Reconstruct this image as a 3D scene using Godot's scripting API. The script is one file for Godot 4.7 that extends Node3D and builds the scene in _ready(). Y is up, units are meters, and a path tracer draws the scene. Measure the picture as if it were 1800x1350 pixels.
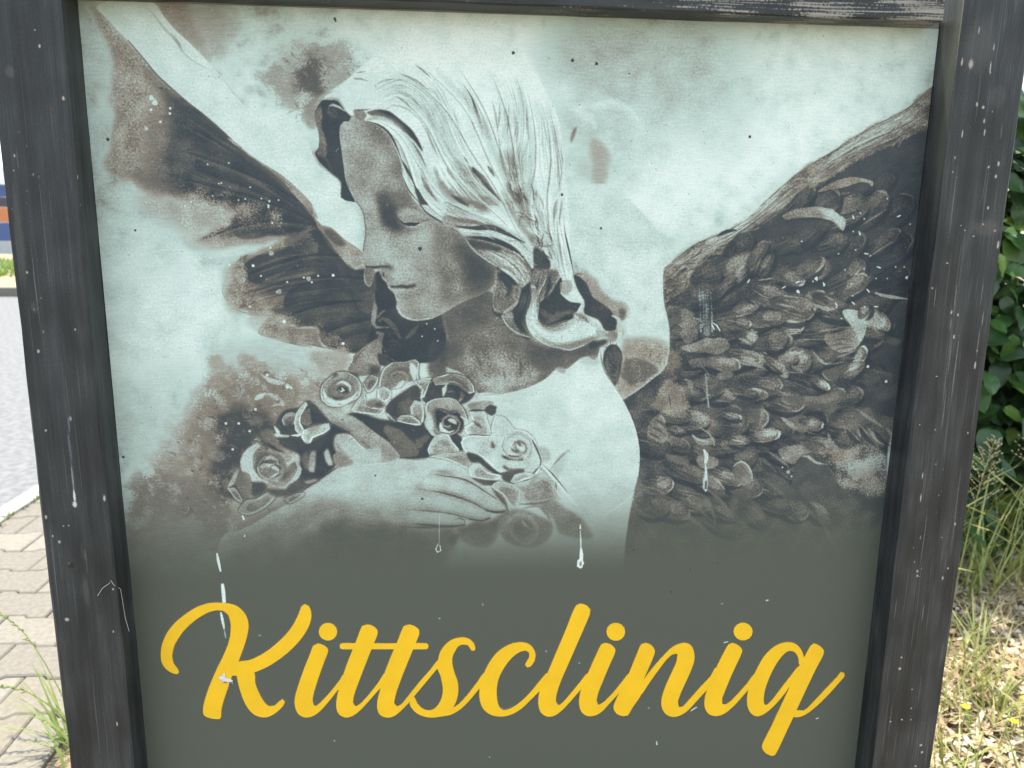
extends Node3D

const GROUND := -1.244   # the ground lies this far below the top edge of the print
var made := {}

func _ready() -> void:
	# ------------------------------------------------ camera, sky, sun, exposure
	var cam := Camera3D.new()
	cam.name = "camera"
	cam.position = Vector3(-0.06716, -0.19421 - GROUND, 0.76277)
	cam.rotation = Vector3(-0.199023, -0.076525, 0.012642)
	cam.fov = 53.06
	cam.near = 0.02
	cam.far = 400.0
	var lens := CameraAttributesPhysical.new()
	lens.frustum_focal_length = 24.035
	lens.frustum_focus_distance = 0.77
	lens.exposure_aperture = 9.0
	lens.frustum_near = 0.02
	lens.frustum_far = 400.0
	cam.attributes = lens
	add_child(cam)
	var sky_mat := ProceduralSkyMaterial.new()
	sky_mat.sky_top_color = Color(0.70, 0.77, 0.84)
	sky_mat.sky_horizon_color = Color(0.95, 0.945, 0.925)
	sky_mat.sky_curve = 0.16
	sky_mat.ground_bottom_color = Color(0.35, 0.34, 0.3)
	sky_mat.ground_horizon_color = Color(0.7, 0.72, 0.7)
	sky_mat.sky_energy_multiplier = 1.0
	var env := Environment.new()
	env.background_mode = Environment.BG_SKY
	env.sky = Sky.new()
	env.sky.sky_material = sky_mat
	env.background_energy_multiplier = 1.0
	env.tonemap_mode = Environment.TONE_MAPPER_LINEAR
	env.tonemap_exposure = 2.75
	env.sdfgi_enabled = true
	env.ssao_enabled = true
	env.ssil_enabled = true
	var we := WorldEnvironment.new()
	we.name = "world_environment"
	we.environment = env
	add_child(we)
	var sun := DirectionalLight3D.new()
	sun.name = "sun"
	sun.light_color = Color(1.0, 0.95, 0.86)
	sun.light_energy = 0.95
	sun.light_angular_distance = 0.5
	sun.shadow_enabled = true
	sun.look_at_from_position(Vector3.ZERO, Vector3(0.14, -0.92, 0.28), Vector3.UP)
	add_child(sun)
	# ------------------------------------------------ the place
	build_ground()
	build_pavement()
	build_far_side()
	build_hedge()
	# ------------------------------------------------ the sign and the small things
	build_sign()
	build_plants()

# ---------------------------------------------------------------- helpers
func numbered(called: String) -> String:
	var n: int = made.get(called, 0)
	made[called] = n + 1
	return called if n == 0 else "%s_%03d" % [called, n]

func tag(o: Node3D, label: String, category: String, group := "", kind := "") -> void:
	o.set_meta("label", label)
	if category:
		o.set_meta("category", category)
	if group:
		o.set_meta("group", group)
	if kind:
		o.set_meta("kind", kind)

func obj(called: String, mesh: Mesh, mat: Material, parent: Node = null) -> MeshInstance3D:
	var o := MeshInstance3D.new()
	o.name = called if parent else numbered(called)
	o.mesh = mesh
	if mat:
		o.material_override = mat
	(parent if parent else self).add_child(o, true)
	return o

func thing(called: String, at: Vector3) -> Node3D:
	var o := Node3D.new()
	o.name = numbered(called)
	add_child(o, true)
	o.position = at
	return o

func scatter(called: String, mesh: Mesh, mat: Material, spots: Array, tints: Array, parent: Node = null) -> MultiMeshInstance3D:
	var mm := MultiMesh.new()
	mm.transform_format = MultiMesh.TRANSFORM_3D
	mm.use_colors = true
	mm.mesh = mesh
	mm.instance_count = spots.size()
	for i in spots.size():
		mm.set_instance_transform(i, spots[i])
		mm.set_instance_color(i, tints[i])
	var o := MultiMeshInstance3D.new()
	o.name = called if parent else numbered(called)
	o.multimesh = mm
	o.material_override = mat
	(parent if parent else self).add_child(o, true)
	o.set_meta("kind", "stuff")
	return o

func mat(c: Color, rough := 0.8) -> StandardMaterial3D:
	var m := StandardMaterial3D.new()
	m.albedo_color = c.linear_to_srgb()
	m.roughness = rough
	return m

# corners run counter-clockwise seen from outside
func quad(st: SurfaceTool, a: Vector3, b: Vector3, c: Vector3, d: Vector3, ua := Vector2.ZERO, ub := Vector2.ZERO, uc := Vector2.ZERO, ud := Vector2.ZERO) -> void:
	for q in [[a, ua], [c, uc], [b, ub], [a, ua], [d, ud], [c, uc]]:
		st.set_uv(q[1])
		st.add_vertex(q[0])

func tri(st: SurfaceTool, a: Vector3, b: Vector3, c: Vector3) -> void:
	for q in [a, c, b]:
		st.set_uv(Vector2(q.x, q.z))
		st.add_vertex(q)

func begin() -> SurfaceTool:
	var st := SurfaceTool.new()
	st.begin(Mesh.PRIMITIVE_TRIANGLES)
	return st

func finish(st: SurfaceTool) -> ArrayMesh:
	st.generate_normals()
	return st.commit()

func prism(outline: PackedVector2Array, z0: float, z1: float) -> ArrayMesh:
	# outline in x,y; flat cap at z1 and walls down to z0
	if Geometry2D.is_polygon_clockwise(outline):
		outline.reverse()
	var st := begin()
	st.set_smooth_group(-1)
	prism_into(st, outline, z0, z1)
	return finish(st)

func prism_into(st: SurfaceTool, outline: PackedVector2Array, z0: float, z1: float) -> void:
	var ix := Geometry2D.triangulate_polygon(outline)
	for k in range(0, ix.size(), 3):
		var p: Array[Vector2] = [outline[ix[k]], outline[ix[k + 1]], outline[ix[k + 2]]]
		if (p[1] - p[0]).cross(p[2] - p[0]) < 0.0:
			p.reverse()
		tri(st, Vector3(p[0].x, p[0].y, z1), Vector3(p[1].x, p[1].y, z1), Vector3(p[2].x, p[2].y, z1))
	var n := outline.size()
	for i in n:
		var a := outline[i]
		var b := outline[(i + 1) % n]
		quad(st, Vector3(a.x, a.y, z0), Vector3(b.x, b.y, z0), Vector3(b.x, b.y, z1), Vector3(a.x, a.y, z1))

func box_mesh(lo: Vector3, hi: Vector3) -> BoxMesh:
	var b := BoxMesh.new()
	b.size = hi - lo
	return b

func box(called: String, lo: Vector3, hi: Vector3, m: Material, parent: Node = null) -> MeshInstance3D:
	var o := obj(called, box_mesh(lo, hi), m, parent)
	o.position = (lo + hi) * 0.5
	return o

func picture(w: int, h: int, data: PackedByteArray, format := Image.FORMAT_RGB8) -> ImageTexture:
	return ImageTexture.create_from_image(Image.create_from_data(w, h, false, format, data))

# two-colour mottled texture from three sizes of noise
func mottle(w: int, a: Color, b: Color, f1: float, f2: float, sd: int, bias := 0.5) -> ImageTexture:
	var n1 := noise_bytes(w, w, f1, 4, sd)
	var n2 := noise_bytes(w, w, f2, 2, sd + 1)
	var px := PackedByteArray()
	px.resize(w * w * 3)
	for i in w * w:
		var t := clampf(n1[i] * 0.00235 + n2[i] * 0.00235 - 0.6 + bias, 0.0, 1.0)
		px[i * 3] = int(lerpf(a.r, b.r, t) * 255.0)
		px[i * 3 + 1] = int(lerpf(a.g, b.g, t) * 255.0)
		px[i * 3 + 2] = int(lerpf(a.b, b.b, t) * 255.0)
	return picture(w, w, px)

func grain_map(w: int, f1: float, f2: float, sd: int) -> ImageTexture:
	var n1 := noise_bytes(w, w, f1, 4, sd)
	var n2 := noise_bytes(w, w, f2, 2, sd + 1)
	var px := PackedByteArray()
	px.resize(w * w)
	for i in w * w:
		px[i] = (n1[i] + n2[i]) / 2
	return picture(w, w, px, Image.FORMAT_L8)

# ---------------------------------------------------------------- ground, road, pavement
func sheet(called: String, x0: float, x1: float, z0: float, z1: float, y: float, m: Material) -> MeshInstance3D:
	var st := begin()
	quad(st, Vector3(x0, y, z1), Vector3(x1, y, z1), Vector3(x1, y, z0), Vector3(x0, y, z0))
	var o := obj(called, finish(st), m)
	o.set_meta("kind", "structure")
	return o

func tiled(tex: Texture2D, per_metre: float, rough := 0.9, bump: Texture2D = null, bump_cm := 0.0) -> StandardMaterial3D:
	var m := StandardMaterial3D.new()
	m.albedo_texture = tex
	m.roughness = rough
	m.uv1_triplanar = true
	m.uv1_world_triplanar = true
	m.uv1_scale = Vector3.ONE * per_metre
	if bump:
		m.heightmap_enabled = true
		m.heightmap_texture = bump
		m.heightmap_scale = bump_cm
	return m

func build_ground() -> void:
	var earth := tiled(mottle(512, Color(0.47, 0.41, 0.33), Color(0.70, 0.62, 0.51), 0.02, 0.2, 31), 1.3, 0.95, grain_map(512, 0.03, 0.2, 33), 1.5)
	var o: MeshInstance3D = sheet("ground", -150, 150, -150, 150, -0.13, tiled(mottle(512, Color(0.36, 0.40, 0.22), Color(0.58, 0.56, 0.38), 0.02, 0.2, 35), 0.9))
	o.set_meta("label", "open grassy ground reaching to the horizon")
	o = sheet("soil", -0.86, 9, -12.2, 6, -0.004, earth)
	o.set_meta("label", "dry bare soil under and behind the sign")
	var asphalt := tiled(mottle(512, Color(0.36, 0.365, 0.38), Color(0.585, 0.59, 0.605), 0.02, 0.3, 37), 1.6, 0.9, grain_map(256, 0.2, 0.4, 38), 0.5)
	o = sheet("road", -40, -1.78, -12.2, 12, -0.12, asphalt)
	o.set_meta("label", "pale grey asphalt road left of the pavement")

func paver_outline() -> PackedVector2Array:
	var p := PackedVector2Array()
	for q in [[-10, -8.25], [-5.75, -8.25], [-4.25, -6.75], [4.25, -6.75], [5.75, -8.25], [10, -8.25], [10, 8.25], [5.75, 8.25], [4.25, 6.75], [-4.25, 6.75], [-5.75, 8.25], [-10, 8.25]]:
		p.append(Vector2(q[0], q[1]) * 0.01)
	return p

# a stone with a bevelled rim, its top at height 0
func paver_mesh(cut_left := false, cut_right := false) -> ArrayMesh:
	var o := paver_outline()
	var lim := 0.0 if cut_left or cut_right else 0.1
	var full := PackedVector2Array()
	if cut_left or cut_right:
		var sgn := 1.0 if cut_left else -1.0
		for q in o:
			if q.x * sgn > 0.001:
				full.append(q)
			elif is_equal_approx(absf(q.x), 0.0425):
				full.append(Vector2(0.0, q.y))
		o = full
	if Geometry2D.is_polygon_clockwise(o):
		o.reverse()
	var rim_out: PackedVector2Array = Geometry2D.offset_polygon(o, -0.0015)[0]
	var top: PackedVector2Array = Geometry2D.offset_polygon(o, -0.0055)[0]
	if Geometry2D.is_polygon_clockwise(rim_out):
		rim_out.reverse()
	if Geometry2D.is_polygon_clockwise(top):
		top.reverse()
	var st := begin()
	st.set_smooth_group(-1)
	var ix := Geometry2D.triangulate_polygon(top)
	for k in range(0, ix.size(), 3):
		var p: Array[Vector2] = [top[ix[k]], top[ix[k + 1]], top[ix[k + 2]]]
		if (p[1] - p[0]).cross(p[2] - p[0]) < 0.0:
			p.reverse()
		tri(st, flat3(p[0], 0.0), flat3(p[1], 0.0), flat3(p[2], 0.0))
	var n := mini(rim_out.size(), top.size())
	for i in n:
		var j := (i + 1) % n
		quad(st, flat3(rim_out[i], -0.004), flat3(rim_out[j], -0.004), flat3(top[j], 0.0), flat3(top[i], 0.0))
		quad(st, flat3(rim_out[i], -0.06), flat3(rim_out[j], -0.06), flat3(rim_out[j], -0.004), flat3(rim_out[i], -0.004))
	return finish(st)

func flat3(p: Vector2, y: float) -> Vector3:
	return Vector3(p.x, y, -p.y)

func build_pavement() -> void:
	rng.seed = 41
	var pavement := Node3D.new()
	pavement.name = "pavement"
	add_child(pavement)
	tag(pavement, "pavement of interlocking beige concrete stones between kerb and sign", "", "", "structure")
	var sand := tiled(mottle(256, Color(0.36, 0.33, 0.28), Color(0.55, 0.51, 0.44), 0.05, 0.3, 43), 3.0)
	box("bedding", Vector3(-1.68, -0.14, -12.2), Vector3(-0.86, -0.012, 4.0), sand, pavement)
	var bump := grain_map(512, 0.1, 0.35, 45)
	var mats := []
	for c in [Color(0.535, 0.51, 0.47), Color(0.50, 0.475, 0.44), Color(0.56, 0.535, 0.495), Color(0.52, 0.49, 0.44)]:
		mats.append(tiled(mottle(256, c.darkened(0.16), c.lightened(0.13), 0.05, 0.38, 47 + mats.size()), 4.0, 0.9, bump, 0.15))
	var whole := paver_mesh()
	var half_l := paver_mesh(true, false)
	var half_r := paver_mesh(false, true)
	var spots := []
	var tints := []
	for row in range(-76, 28):
		var z := row * 0.15 + 0.02
		var odd := absi(row) % 2
		for k in 5:
			var x := -1.58 + k * 0.2 + (0.1 if odd else 0.0)
			var m := whole
			if odd and k == 4:
				continue
			if not odd and k == 4:
				continue
			if odd and k == 3:
				m = half_r
			var t := Transform3D(Basis.from_euler(Vector3(rng.randfn(0, 0.006), rng.randfn(0, 0.006), rng.randfn(0, 0.006))), Vector3(x, rng.randfn(0.0, 0.0012), z))
			if row < -4 and row > -56:
				var o := obj("paving_stone", m, mats[rng.randi() % 4], pavement)
				o.transform = t
				if odd and k == 0:
					o = obj("paving_stone", half_l, mats[rng.randi() % 4], pavement)
					o.transform = Transform3D(Basis(), Vector3(-1.68, 0.0, z))
			else:
				spots.append(t)
				tints.append(Color.WHITE)
	scatter("further_paving_stones", whole, mats[0], spots, tints, pavement)
	var kerb := Node3D.new()
	kerb.name = "kerb"
	add_child(kerb)
	tag(kerb, "pale concrete kerb between the pavement and the road", "", "", "structure")
	var conc := tiled(mottle(256, Color(0.62, 0.61, 0.58), Color(0.82, 0.81, 0.78), 0.06, 0.35, 53), 3.0, 0.85, bump, 0.2)
	var prof := PackedVector2Array([Vector2(-1.78, -0.3), Vector2(-1.683, -0.3), Vector2(-1.683, 0.006), Vector2(-1.755, 0.006), Vector2(-1.772, -0.008), Vector2(-1.78, -0.03)])
	var stone := prism(prof, 0.003, 0.497)
	for k in range(-25, 8):
		var o := obj("kerb_stone", stone, conc, kerb)
		o.position = Vector3(0, rng.randfn(0, 0.001), k * 0.5)
	# moss and blades of grass in the gap along the kerb
	var gs := []
	var gt := []
	for k in 420:
		gs.append(blade_at(Vector3(-1.675 + rng.randfn(0, 0.01), -0.01, rng.randf_range(-5.0, -1.2)), 0.04, 0.5))
		gt.append(Color(0.16, 0.20, 0.05))
	var moss := scatter("kerb_grass", blade_mesh(), leaf_green(), gs, gt)
	tag(moss, "thin line of short grass growing along the kerb joint", "grass", "", "stuff")

func build_far_side() -> void:
	rng.seed = 59
	var kerb := Node3D.new()
	kerb.name = "far_kerb"
	add_child(kerb)
	tag(kerb, "dark kerb on the far side of the road", "", "", "structure")
	var conc := tiled(mottle(128, Color(0.36, 0.35, 0.33), Color(0.5, 0.49, 0.46), 0.06, 0.35, 61), 2.0)
	for k in 34:
		box("kerb_stone", Vector3(-40 + k * 1.0, -0.3, -12.4), Vector3(-39.01 + k * 1.0, 0.02, -12.22), conc, kerb)
	var verge := sheet("far_verge", -60, 30, -60, -12.4, 0.0, tiled(mottle(256, Color(0.50, 0.45, 0.36), Color(0.72, 0.66, 0.54), 0.03, 0.2, 63), 1.0))
	verge.set_meta("label", "dry trodden verge beyond the road")
	var gs := []
	var gt := []
	for k in 12000:
		gs.append(blade_at(Vector3(rng.randf_range(-20, -3), 0.0, rng.randf_range(-21, -15.2)), rng.randf_range(0.1, 0.22), 0.5, 3.0))
		gt.append(Color(0.13, 0.24, 0.04).lerp(Color(0.24, 0.3, 0.07), rng.randf()))
	tag(scatter("verge_grass", blade_mesh(), leaf_green(), gs, gt), "green grass strip on the verge beyond the road", "grass", "", "stuff")
	# a banner stretched between two posts beyond the grass
	var b := thing("banner", Vector3(-12.6, 0, -21.5))
	tag(b, "blue, white and orange banner on two posts beyond the road", "banner")
	var white := mat(Color(0.75, 0.76, 0.78), 0.5)
	var bands := [[2.05, 2.5, Color(0.75, 0.76, 0.78)], [1.72, 2.05, Color(0.05, 0.08, 0.23)], [1.45, 1.72, Color(0.05, 0.05, 0.07)], [1.05, 1.45, Color(0.55, 0.19, 0.08)], [0.55, 1.05, Color(0.06, 0.10, 0.27)], [0.2, 0.55, Color(0.42, 0.44, 0.47)]]
	for q in bands:
		box("panel", Vector3(-1.5, q[0] + 0.004, -0.02), Vector3(1.5, q[1], 0.02), mat(q[2], 0.5), b)
	for x in [-1.54, 1.54]:
		box("post", Vector3(x - 0.035, -0.13, -0.035), Vector3(x + 0.035, 2.6, 0.035), white, b)

# ---------------------------------------------------------------- plants
func leaf_green() -> StandardMaterial3D:
	var m := StandardMaterial3D.new()
	m.vertex_color_use_as_albedo = true
	m.roughness = 0.55
	m.backlight_enabled = true
	m.backlight = Color(0.42, 0.5, 0.2)
	return m

# a bent tapering blade, 1 m tall, leaning towards +z
func blade_mesh() -> ArrayMesh:
	var st := begin()
	var n := 5
	for k in n:
		var u0 := float(k) / n
		var u1 := float(k + 1) / n
		var w0 := 0.028 * (1.0 - u0 * u0)
		var w1 := 0.028 * (1.0 - u1 * u1)
		var z0 := 0.42 * u0 * u0
		var z1 := 0.42 * u1 * u1
		for s in [-1.0, 1.0]:
			quad(st, Vector3(minf(0, s * w0), u0, z0 + (0.008 if s < 0 else 0.0)), Vector3(maxf(0, s * w0), u0, z0 + (0.008 if s > 0 else 0.0)), Vector3(maxf(0, s * w1), u1, z1), Vector3(minf(0, s * w1), u1, z1))
	return finish(st)

func blade_at(p: Vector3, h: float, lean := 0.4, wide := 1.0) -> Transform3D:
	var b := Basis.from_euler(Vector3(rng.randf_range(-0.1, lean), rng.randf() * TAU, rng.randfn(0, 0.15)))
	var hh := h * rng.randf_range(0.6, 1.25)
	return Transform3D(b * Basis.from_scale(Vector3(wide * (0.5 * hh + 0.1), hh, hh * rng.randf_range(0.5, 1.6))), p)

# an oval leaf, 1 long, with a folded midrib, a drooping tip and a wavy rim
func leaf_mesh(sd: int) -> ArrayMesh:
	var r := RandomNumberGenerator.new()
	r.seed = sd
	var st := begin()
	st.set_smooth_group(0)
	var n := 8
	var fold := r.randf_range(0.12, 0.3)
	var droop := r.randf_range(0.1, 0.3)
	var w := r.randf_range(0.3, 0.38)
	var rows := []
	for k in n + 1:
		var u := float(k) / n
		var half := w * pow(sin(PI * pow(u, 0.8)), 0.75) if k > 0 and k < n else 0.0
		var wave := 0.02 * sin(u * 17.0 + sd)
		var mid := Vector3(0, u, -droop * u * u)
		var up := fold * half + wave
		var vein := 0.018 if k % 2 else -0.006
		rows.append([mid, mid + Vector3(-half * 0.55, -0.03, up * 0.75 + vein), mid + Vector3(-half, -0.02, up), mid + Vector3(half * 0.55, -0.03, up * 0.75 + vein), mid + Vector3(half, -0.02, up)])
	for k in n:
		var a: Array = rows[k]
		var b: Array = rows[k + 1]
		for q in [[1, 0], [2, 1], [0, 3], [3, 4]]:
			leaf_quad(st, a[q[0]], a[q[1]], b[q[1]], b[q[0]])
	st.generate_normals()
	return st.commit()

func leaf_quad(st: SurfaceTool, a: Vector3, b: Vector3, c: Vector3, d: Vector3) -> void:
	for q in [a, c, b, a, d, c]:
		st.set_uv(Vector2(q.x + 0.5, q.y))
		var rib := clampf(1.0 - absf(q.x) * 7.0, 0.0, 1.0)
		st.set_color(Color.WHITE.lerp(Color(1.35, 1.3, 1.3), rib))
		st.add_vertex(q)

func build_hedge() -> void:
	rng.seed = 71
	var hedge := thing("hedge", Vector3(0, 0, 0))
	tag(hedge, "dense broad-leaved green hedge behind the right post of the sign", "hedge")
	var greens := []
	for c in [Color(0.018, 0.05, 0.016), Color(0.025, 0.066, 0.018), Color(0.034, 0.085, 0.02), Color(0.05, 0.115, 0.024), Color(0.12, 0.21, 0.035)]:
		var m := mat(c, 0.42)
		m.backlight_enabled = true
		m.backlight = Color(0.16, 0.24, 0.07)
		greens.append(m)
	var shapes := []
	for k in 6:
		shapes.append(leaf_mesh(k + 1))
	var bark := tiled(mottle(128, Color(0.25, 0.21, 0.17), Color(0.42, 0.37, 0.31), 0.05, 0.3, 73), 6.0)
	# stems
	for k in 34:
		var x := 0.5 + k * 0.095 + rng.randfn(0, 0.03)
		var z := -1.9 + rng.randfn(0, 0.14)
		var path := PackedVector3Array()
		var lean := Vector3(rng.randfn(0, 0.08), 0, rng.randfn(0, 0.06))
		for j in 7:
			var y := j * 0.26
			path.append(Vector3(x, y - 0.03, z) + lean * y + Vector3(sin(y * 3.0 + k), 0, cos(y * 2.6 + k)) * 0.02)
		obj("stem", tube(path, 0.011, 0.003, 6), bark, hedge)
	var loose := [[], [], [], [], []]
	var whites := [[], [], [], [], []]
	var pieces := 0
	for layer in 10:
		for j in 28:
			for i in 62:
				var x := 0.4 + i * 0.053 + rng.randfn(0, 0.022)
				var y := 0.06 + j * 0.053 + rng.randfn(0, 0.022)
				var hump := 0.1 * sin(x * 4.1 + 1.0) * cos(y * 3.3) + 0.05 * sin(x * 9.0 + y * 7.0)
				var z := -1.5 - layer * 0.075 + hump + rng.randfn(0, 0.03)
				if y < 0.28 and rng.randf() < 0.75 - y:
					continue
				if rng.randf() < 0.12 + layer * 0.02:
					continue
				var size := rng.randf_range(0.062, 0.115) * (1.0 if rng.randf() < 0.85 else 0.7)
				var b := Basis.from_euler(Vector3(rng.randfn(-0.75, 0.35), rng.randfn(0.0, 0.6), 0.0)) * Basis(Vector3.BACK, rng.randfn(PI, 0.9))
				var t := Transform3D(b * Basis.from_scale(Vector3.ONE * size), Vector3(x, y, z))
				var pick := rng.randf()
				var g := 0 if pick < 0.26 else (1 if pick < 0.56 else (2 if pick < 0.82 else (3 if pick < 0.955 else 4)))
				if layer < 2 and x > 1.42 and x < 2.2 and y < 1.7 and pieces < 300:
					var o := obj("leaf", shapes[rng.randi() % 6], greens[g], hedge)
					o.transform = t
					pieces += 1
				else:
					loose[g].append(t)
					whites[g].append(Color.WHITE)
	for g in 5:
		scatter("foliage", shapes[g], greens[g], loose[g], whites[g], hedge)

func tube(path: PackedVector3Array, r0: float, r1: float, sides: int) -> ArrayMesh:
	var st := begin()
	tube_into(st, path, r0, r1, sides)
	return finish(st)

func tube_into(st: SurfaceTool, path: PackedVector3Array, r0: float, r1: float, sides: int) -> void:
	st.set_smooth_group(0)
	var n := path.size()
	var rings := []
	for i in n:
		var d := (path[mini(i + 1, n - 1)] - path[maxi(i - 1, 0)]).normalized()
		var u := d.cross(Vector3(0.31, 0.2, 0.93)).normalized()
		var v := d.cross(u)
		var r := lerpf(r0, r1, float(i) / (n - 1))
		var ring := []
		for k in sides:
			var a := TAU * k / sides
			ring.append(path[i] + (u * cos(a) + v * sin(a)) * r)
		rings.append(ring)
	for i in n - 1:
		for k in sides:
			var l := (k + 1) % sides
			quad(st, rings[i][k], rings[i][l], rings[i + 1][l], rings[i + 1][k])

func build_plants() -> void:
	rng.seed = 83
	# dry leaf and wood litter on the soil
	var flake := begin()
	for k in 3:
		var a := 0.18 * k - 0.3
		quad(flake, Vector3(-0.5 + k * 0.33, absf(a) * 0.5, -0.28 + 0.1 * (k % 2)), Vector3(-0.5 + k * 0.33, absf(a) * 0.4 + 0.06, 0.28), Vector3(-0.17 + k * 0.33, absf(a + 0.18) * 0.4, 0.25), Vector3(-0.17 + k * 0.33, absf(a + 0.18) * 0.5, -0.2))
	var flake_mesh := finish(flake)
	var flake_mat := StandardMaterial3D.new()
	flake_mat.vertex_color_use_as_albedo = true
	flake_mat.roughness = 0.9
	var fs := []
	var ft := []
	var tans := [Color(0.50, 0.36, 0.25), Color(0.58, 0.46, 0.34), Color(0.40, 0.27, 0.18), Color(0.66, 0.56, 0.45), Color(0.26, 0.18, 0.12)]
	for k in 13000:
		var p := Vector3(rng.randf_range(0.5, 2.6), rng.randf_range(0.0, 0.012), rng.randf_range(-2.0, -0.1))
		var b := Basis.from_euler(Vector3(rng.randfn(0, 0.35), rng.randf() * TAU, rng.randfn(0, 0.35)))
		fs.append(Transform3D(b * Basis.from_scale(Vector3(rng.randf_range(0.014, 0.06), 0.03, rng.randf_range(0.010, 0.032))), p))
		ft.append(tans[rng.randi() % 5])
	tag(scatter("leaf_litter", flake_mesh, flake_mat, fs, ft), "dry brown leaf litter on the soil in front of the hedge", "leaf litter", "", "stuff")
	# grass
	var blade := blade_mesh()
	var gm := leaf_green()
	var gs := []
	var gt := []
	var clumps := []
	for k in 70:
		clumps.append(Vector3(rng.randf_range(0.75, 2.4), 0, rng.randf_range(-1.6, -0.15)))
	for c in clumps:
		var tall: float = rng.randf_range(0.1, 0.2) if c.z > -1.05 else rng.randf_range(0.18, 0.42)
		var tone_c := Color(0.15, 0.22, 0.04).lerp(Color(0.36, 0.36, 0.12), rng.randf())
		for k in rng.randi_range(5, 20):
			gs.append(blade_at(c + Vector3(rng.randfn(0, 0.04), 0, rng.randfn(0, 0.04)), tall, 0.55, 0.55))
			gt.append(tone_c.lerp(Color(0.45, 0.40, 0.2), rng.randf() * 0.4))
	for k in 520:
		var z := rng.randf_range(-1.55, -1.2)
		gs.append(blade_at(Vector3(rng.randf_range(0.6, 2.6), 0, z), rng.randf_range(0.15, 0.5), 0.45, 0.45))
		gt.append(Color(0.17, 0.26, 0.05).lerp(Color(0.42, 0.42, 0.15), rng.randf()))
	for k in 520:
		gs.append(blade_at(Vector3(rng.randf_range(0.75, 1.6), 0, rng.randf_range(-0.75, -0.1)), rng.randf_range(0.04, 0.12), 0.6, 0.7))
		gt.append(Color(0.14, 0.22, 0.04).lerp(Color(0.34, 0.36, 0.1), rng.randf()))
	for k in 2600:
		gs.append(blade_at(Vector3(rng.randf_range(0.7, 2.3), 0.004, rng.randf_range(-1.3, -0.15)), rng.randf_range(0.05, 0.13), 1.15, 0.35))
		gt.append(Color(0.50, 0.42, 0.23).lerp(Color(0.30, 0.32, 0.10), rng.randf() * rng.randf()))
	tag(scatter("grass", blade, gm, gs, gt), "yellowing grass growing through the litter below the hedge", "grass", "", "stuff")
	# tall flowering grass stalks by the right post
	var straw := mat(Color(0.36, 0.35, 0.14), 0.6)
	var pale := mat(Color(0.55, 0.46, 0.28), 0.7)
	pale.backlight_enabled = true
	pale.backlight = Color(0.4, 0.34, 0.18)
	var stalks := [[1.36, -1.18, 0.50, 0.08, -0.02, "grass stalk with a loose tan seed head beside the right post"], [1.52, -1.22, 0.62, 0.10, 0.0, "tallest grass stalk with a tan seed head, in front of the hedge"], [1.60, -1.12, 0.46, -0.04, 0.02, "short flowering grass stalk in front of the hedge"], [1.74, -1.25, 0.58, -0.12, 0.03, "flowering grass stalk leaning left in front of the hedge, farthest from the post"], [1.43, -1.0, 0.42, 0.16, 0.05, "grass stalk bent to the right in front of the hedge"]]
	for q in stalks:
		grass_stalk(q[0], q[1], q[2], q[3], q[4], q[5], straw, pale)
	# small yellow flowers
	var yellow := mat(Color(0.85, 0.62, 0.02), 0.5)
	var spots := [[1.04, -0.88, 0.07, "small yellow flower highest beside the right post"], [0.985, -0.69, 0.05, "small yellow flower nearest the foot of the right post"], [1.02, -0.64, 0.06, "small yellow flower low in the grass, just right of another"], [1.17, -0.66, 0.06, "small yellow flower farthest right in the grass"], [1.10, -0.60, 0.05, "small yellow flower low in the grass near the picture's lower edge"]]
	for q in spots:
		var fl := thing("flower", Vector3(q[0], 0, q[1]))
		tag(fl, q[3], "flower", "yellow flowers in the grass")
		obj("stem", tube(PackedVector3Array([Vector3(0, -0.01, 0), Vector3(0.004, q[2] * 0.5, 0.002), Vector3(0.0, q[2], 0.006)]), 0.0012, 0.0009, 5), straw, fl)
		for k in 5:
			var st := begin()
			var a := TAU * k / 5.0
			var d := Vector3(cos(a), 0.35, sin(a))
			var s := Vector3(-sin(a), 0, cos(a))
			var c := Vector3(0, q[2], 0.006)
			quad(st, c, c + d * 0.006 - s * 0.004, c + d * 0.011, c + d * 0.006 + s * 0.004)
			obj("petal", finish(st), yellow, fl)
	# the tuft by the left post
	var tuft := thing("grass_tuft", Vector3(-0.84, 0, -0.72))
	tag(tuft, "tuft of fresh green grass with a seed head by the left post", "grass tuft")
	var green := mat(Color(0.21, 0.26, 0.075), 0.5)
	green.backlight_enabled = true
	green.backlight = Color(0.35, 0.45, 0.15)
	for k in 34:
		var o := obj("blade", blade, green, tuft)
		var a := rng.randf_range(-1.0, 1.0)
		o.transform = Transform3D(Basis(Vector3.UP, PI * 1.5 + a) * Basis(Vector3.RIGHT, rng.randf_range(0.1, 0.6)) * Basis.from_scale(Vector3(rng.randf_range(0.06, 0.12), rng.randf_range(0.08, 0.21), rng.randf_range(0.05, 0.2))), Vector3(rng.randfn(0, 0.02), -0.005, rng.randfn(0, 0.03)))
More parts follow.
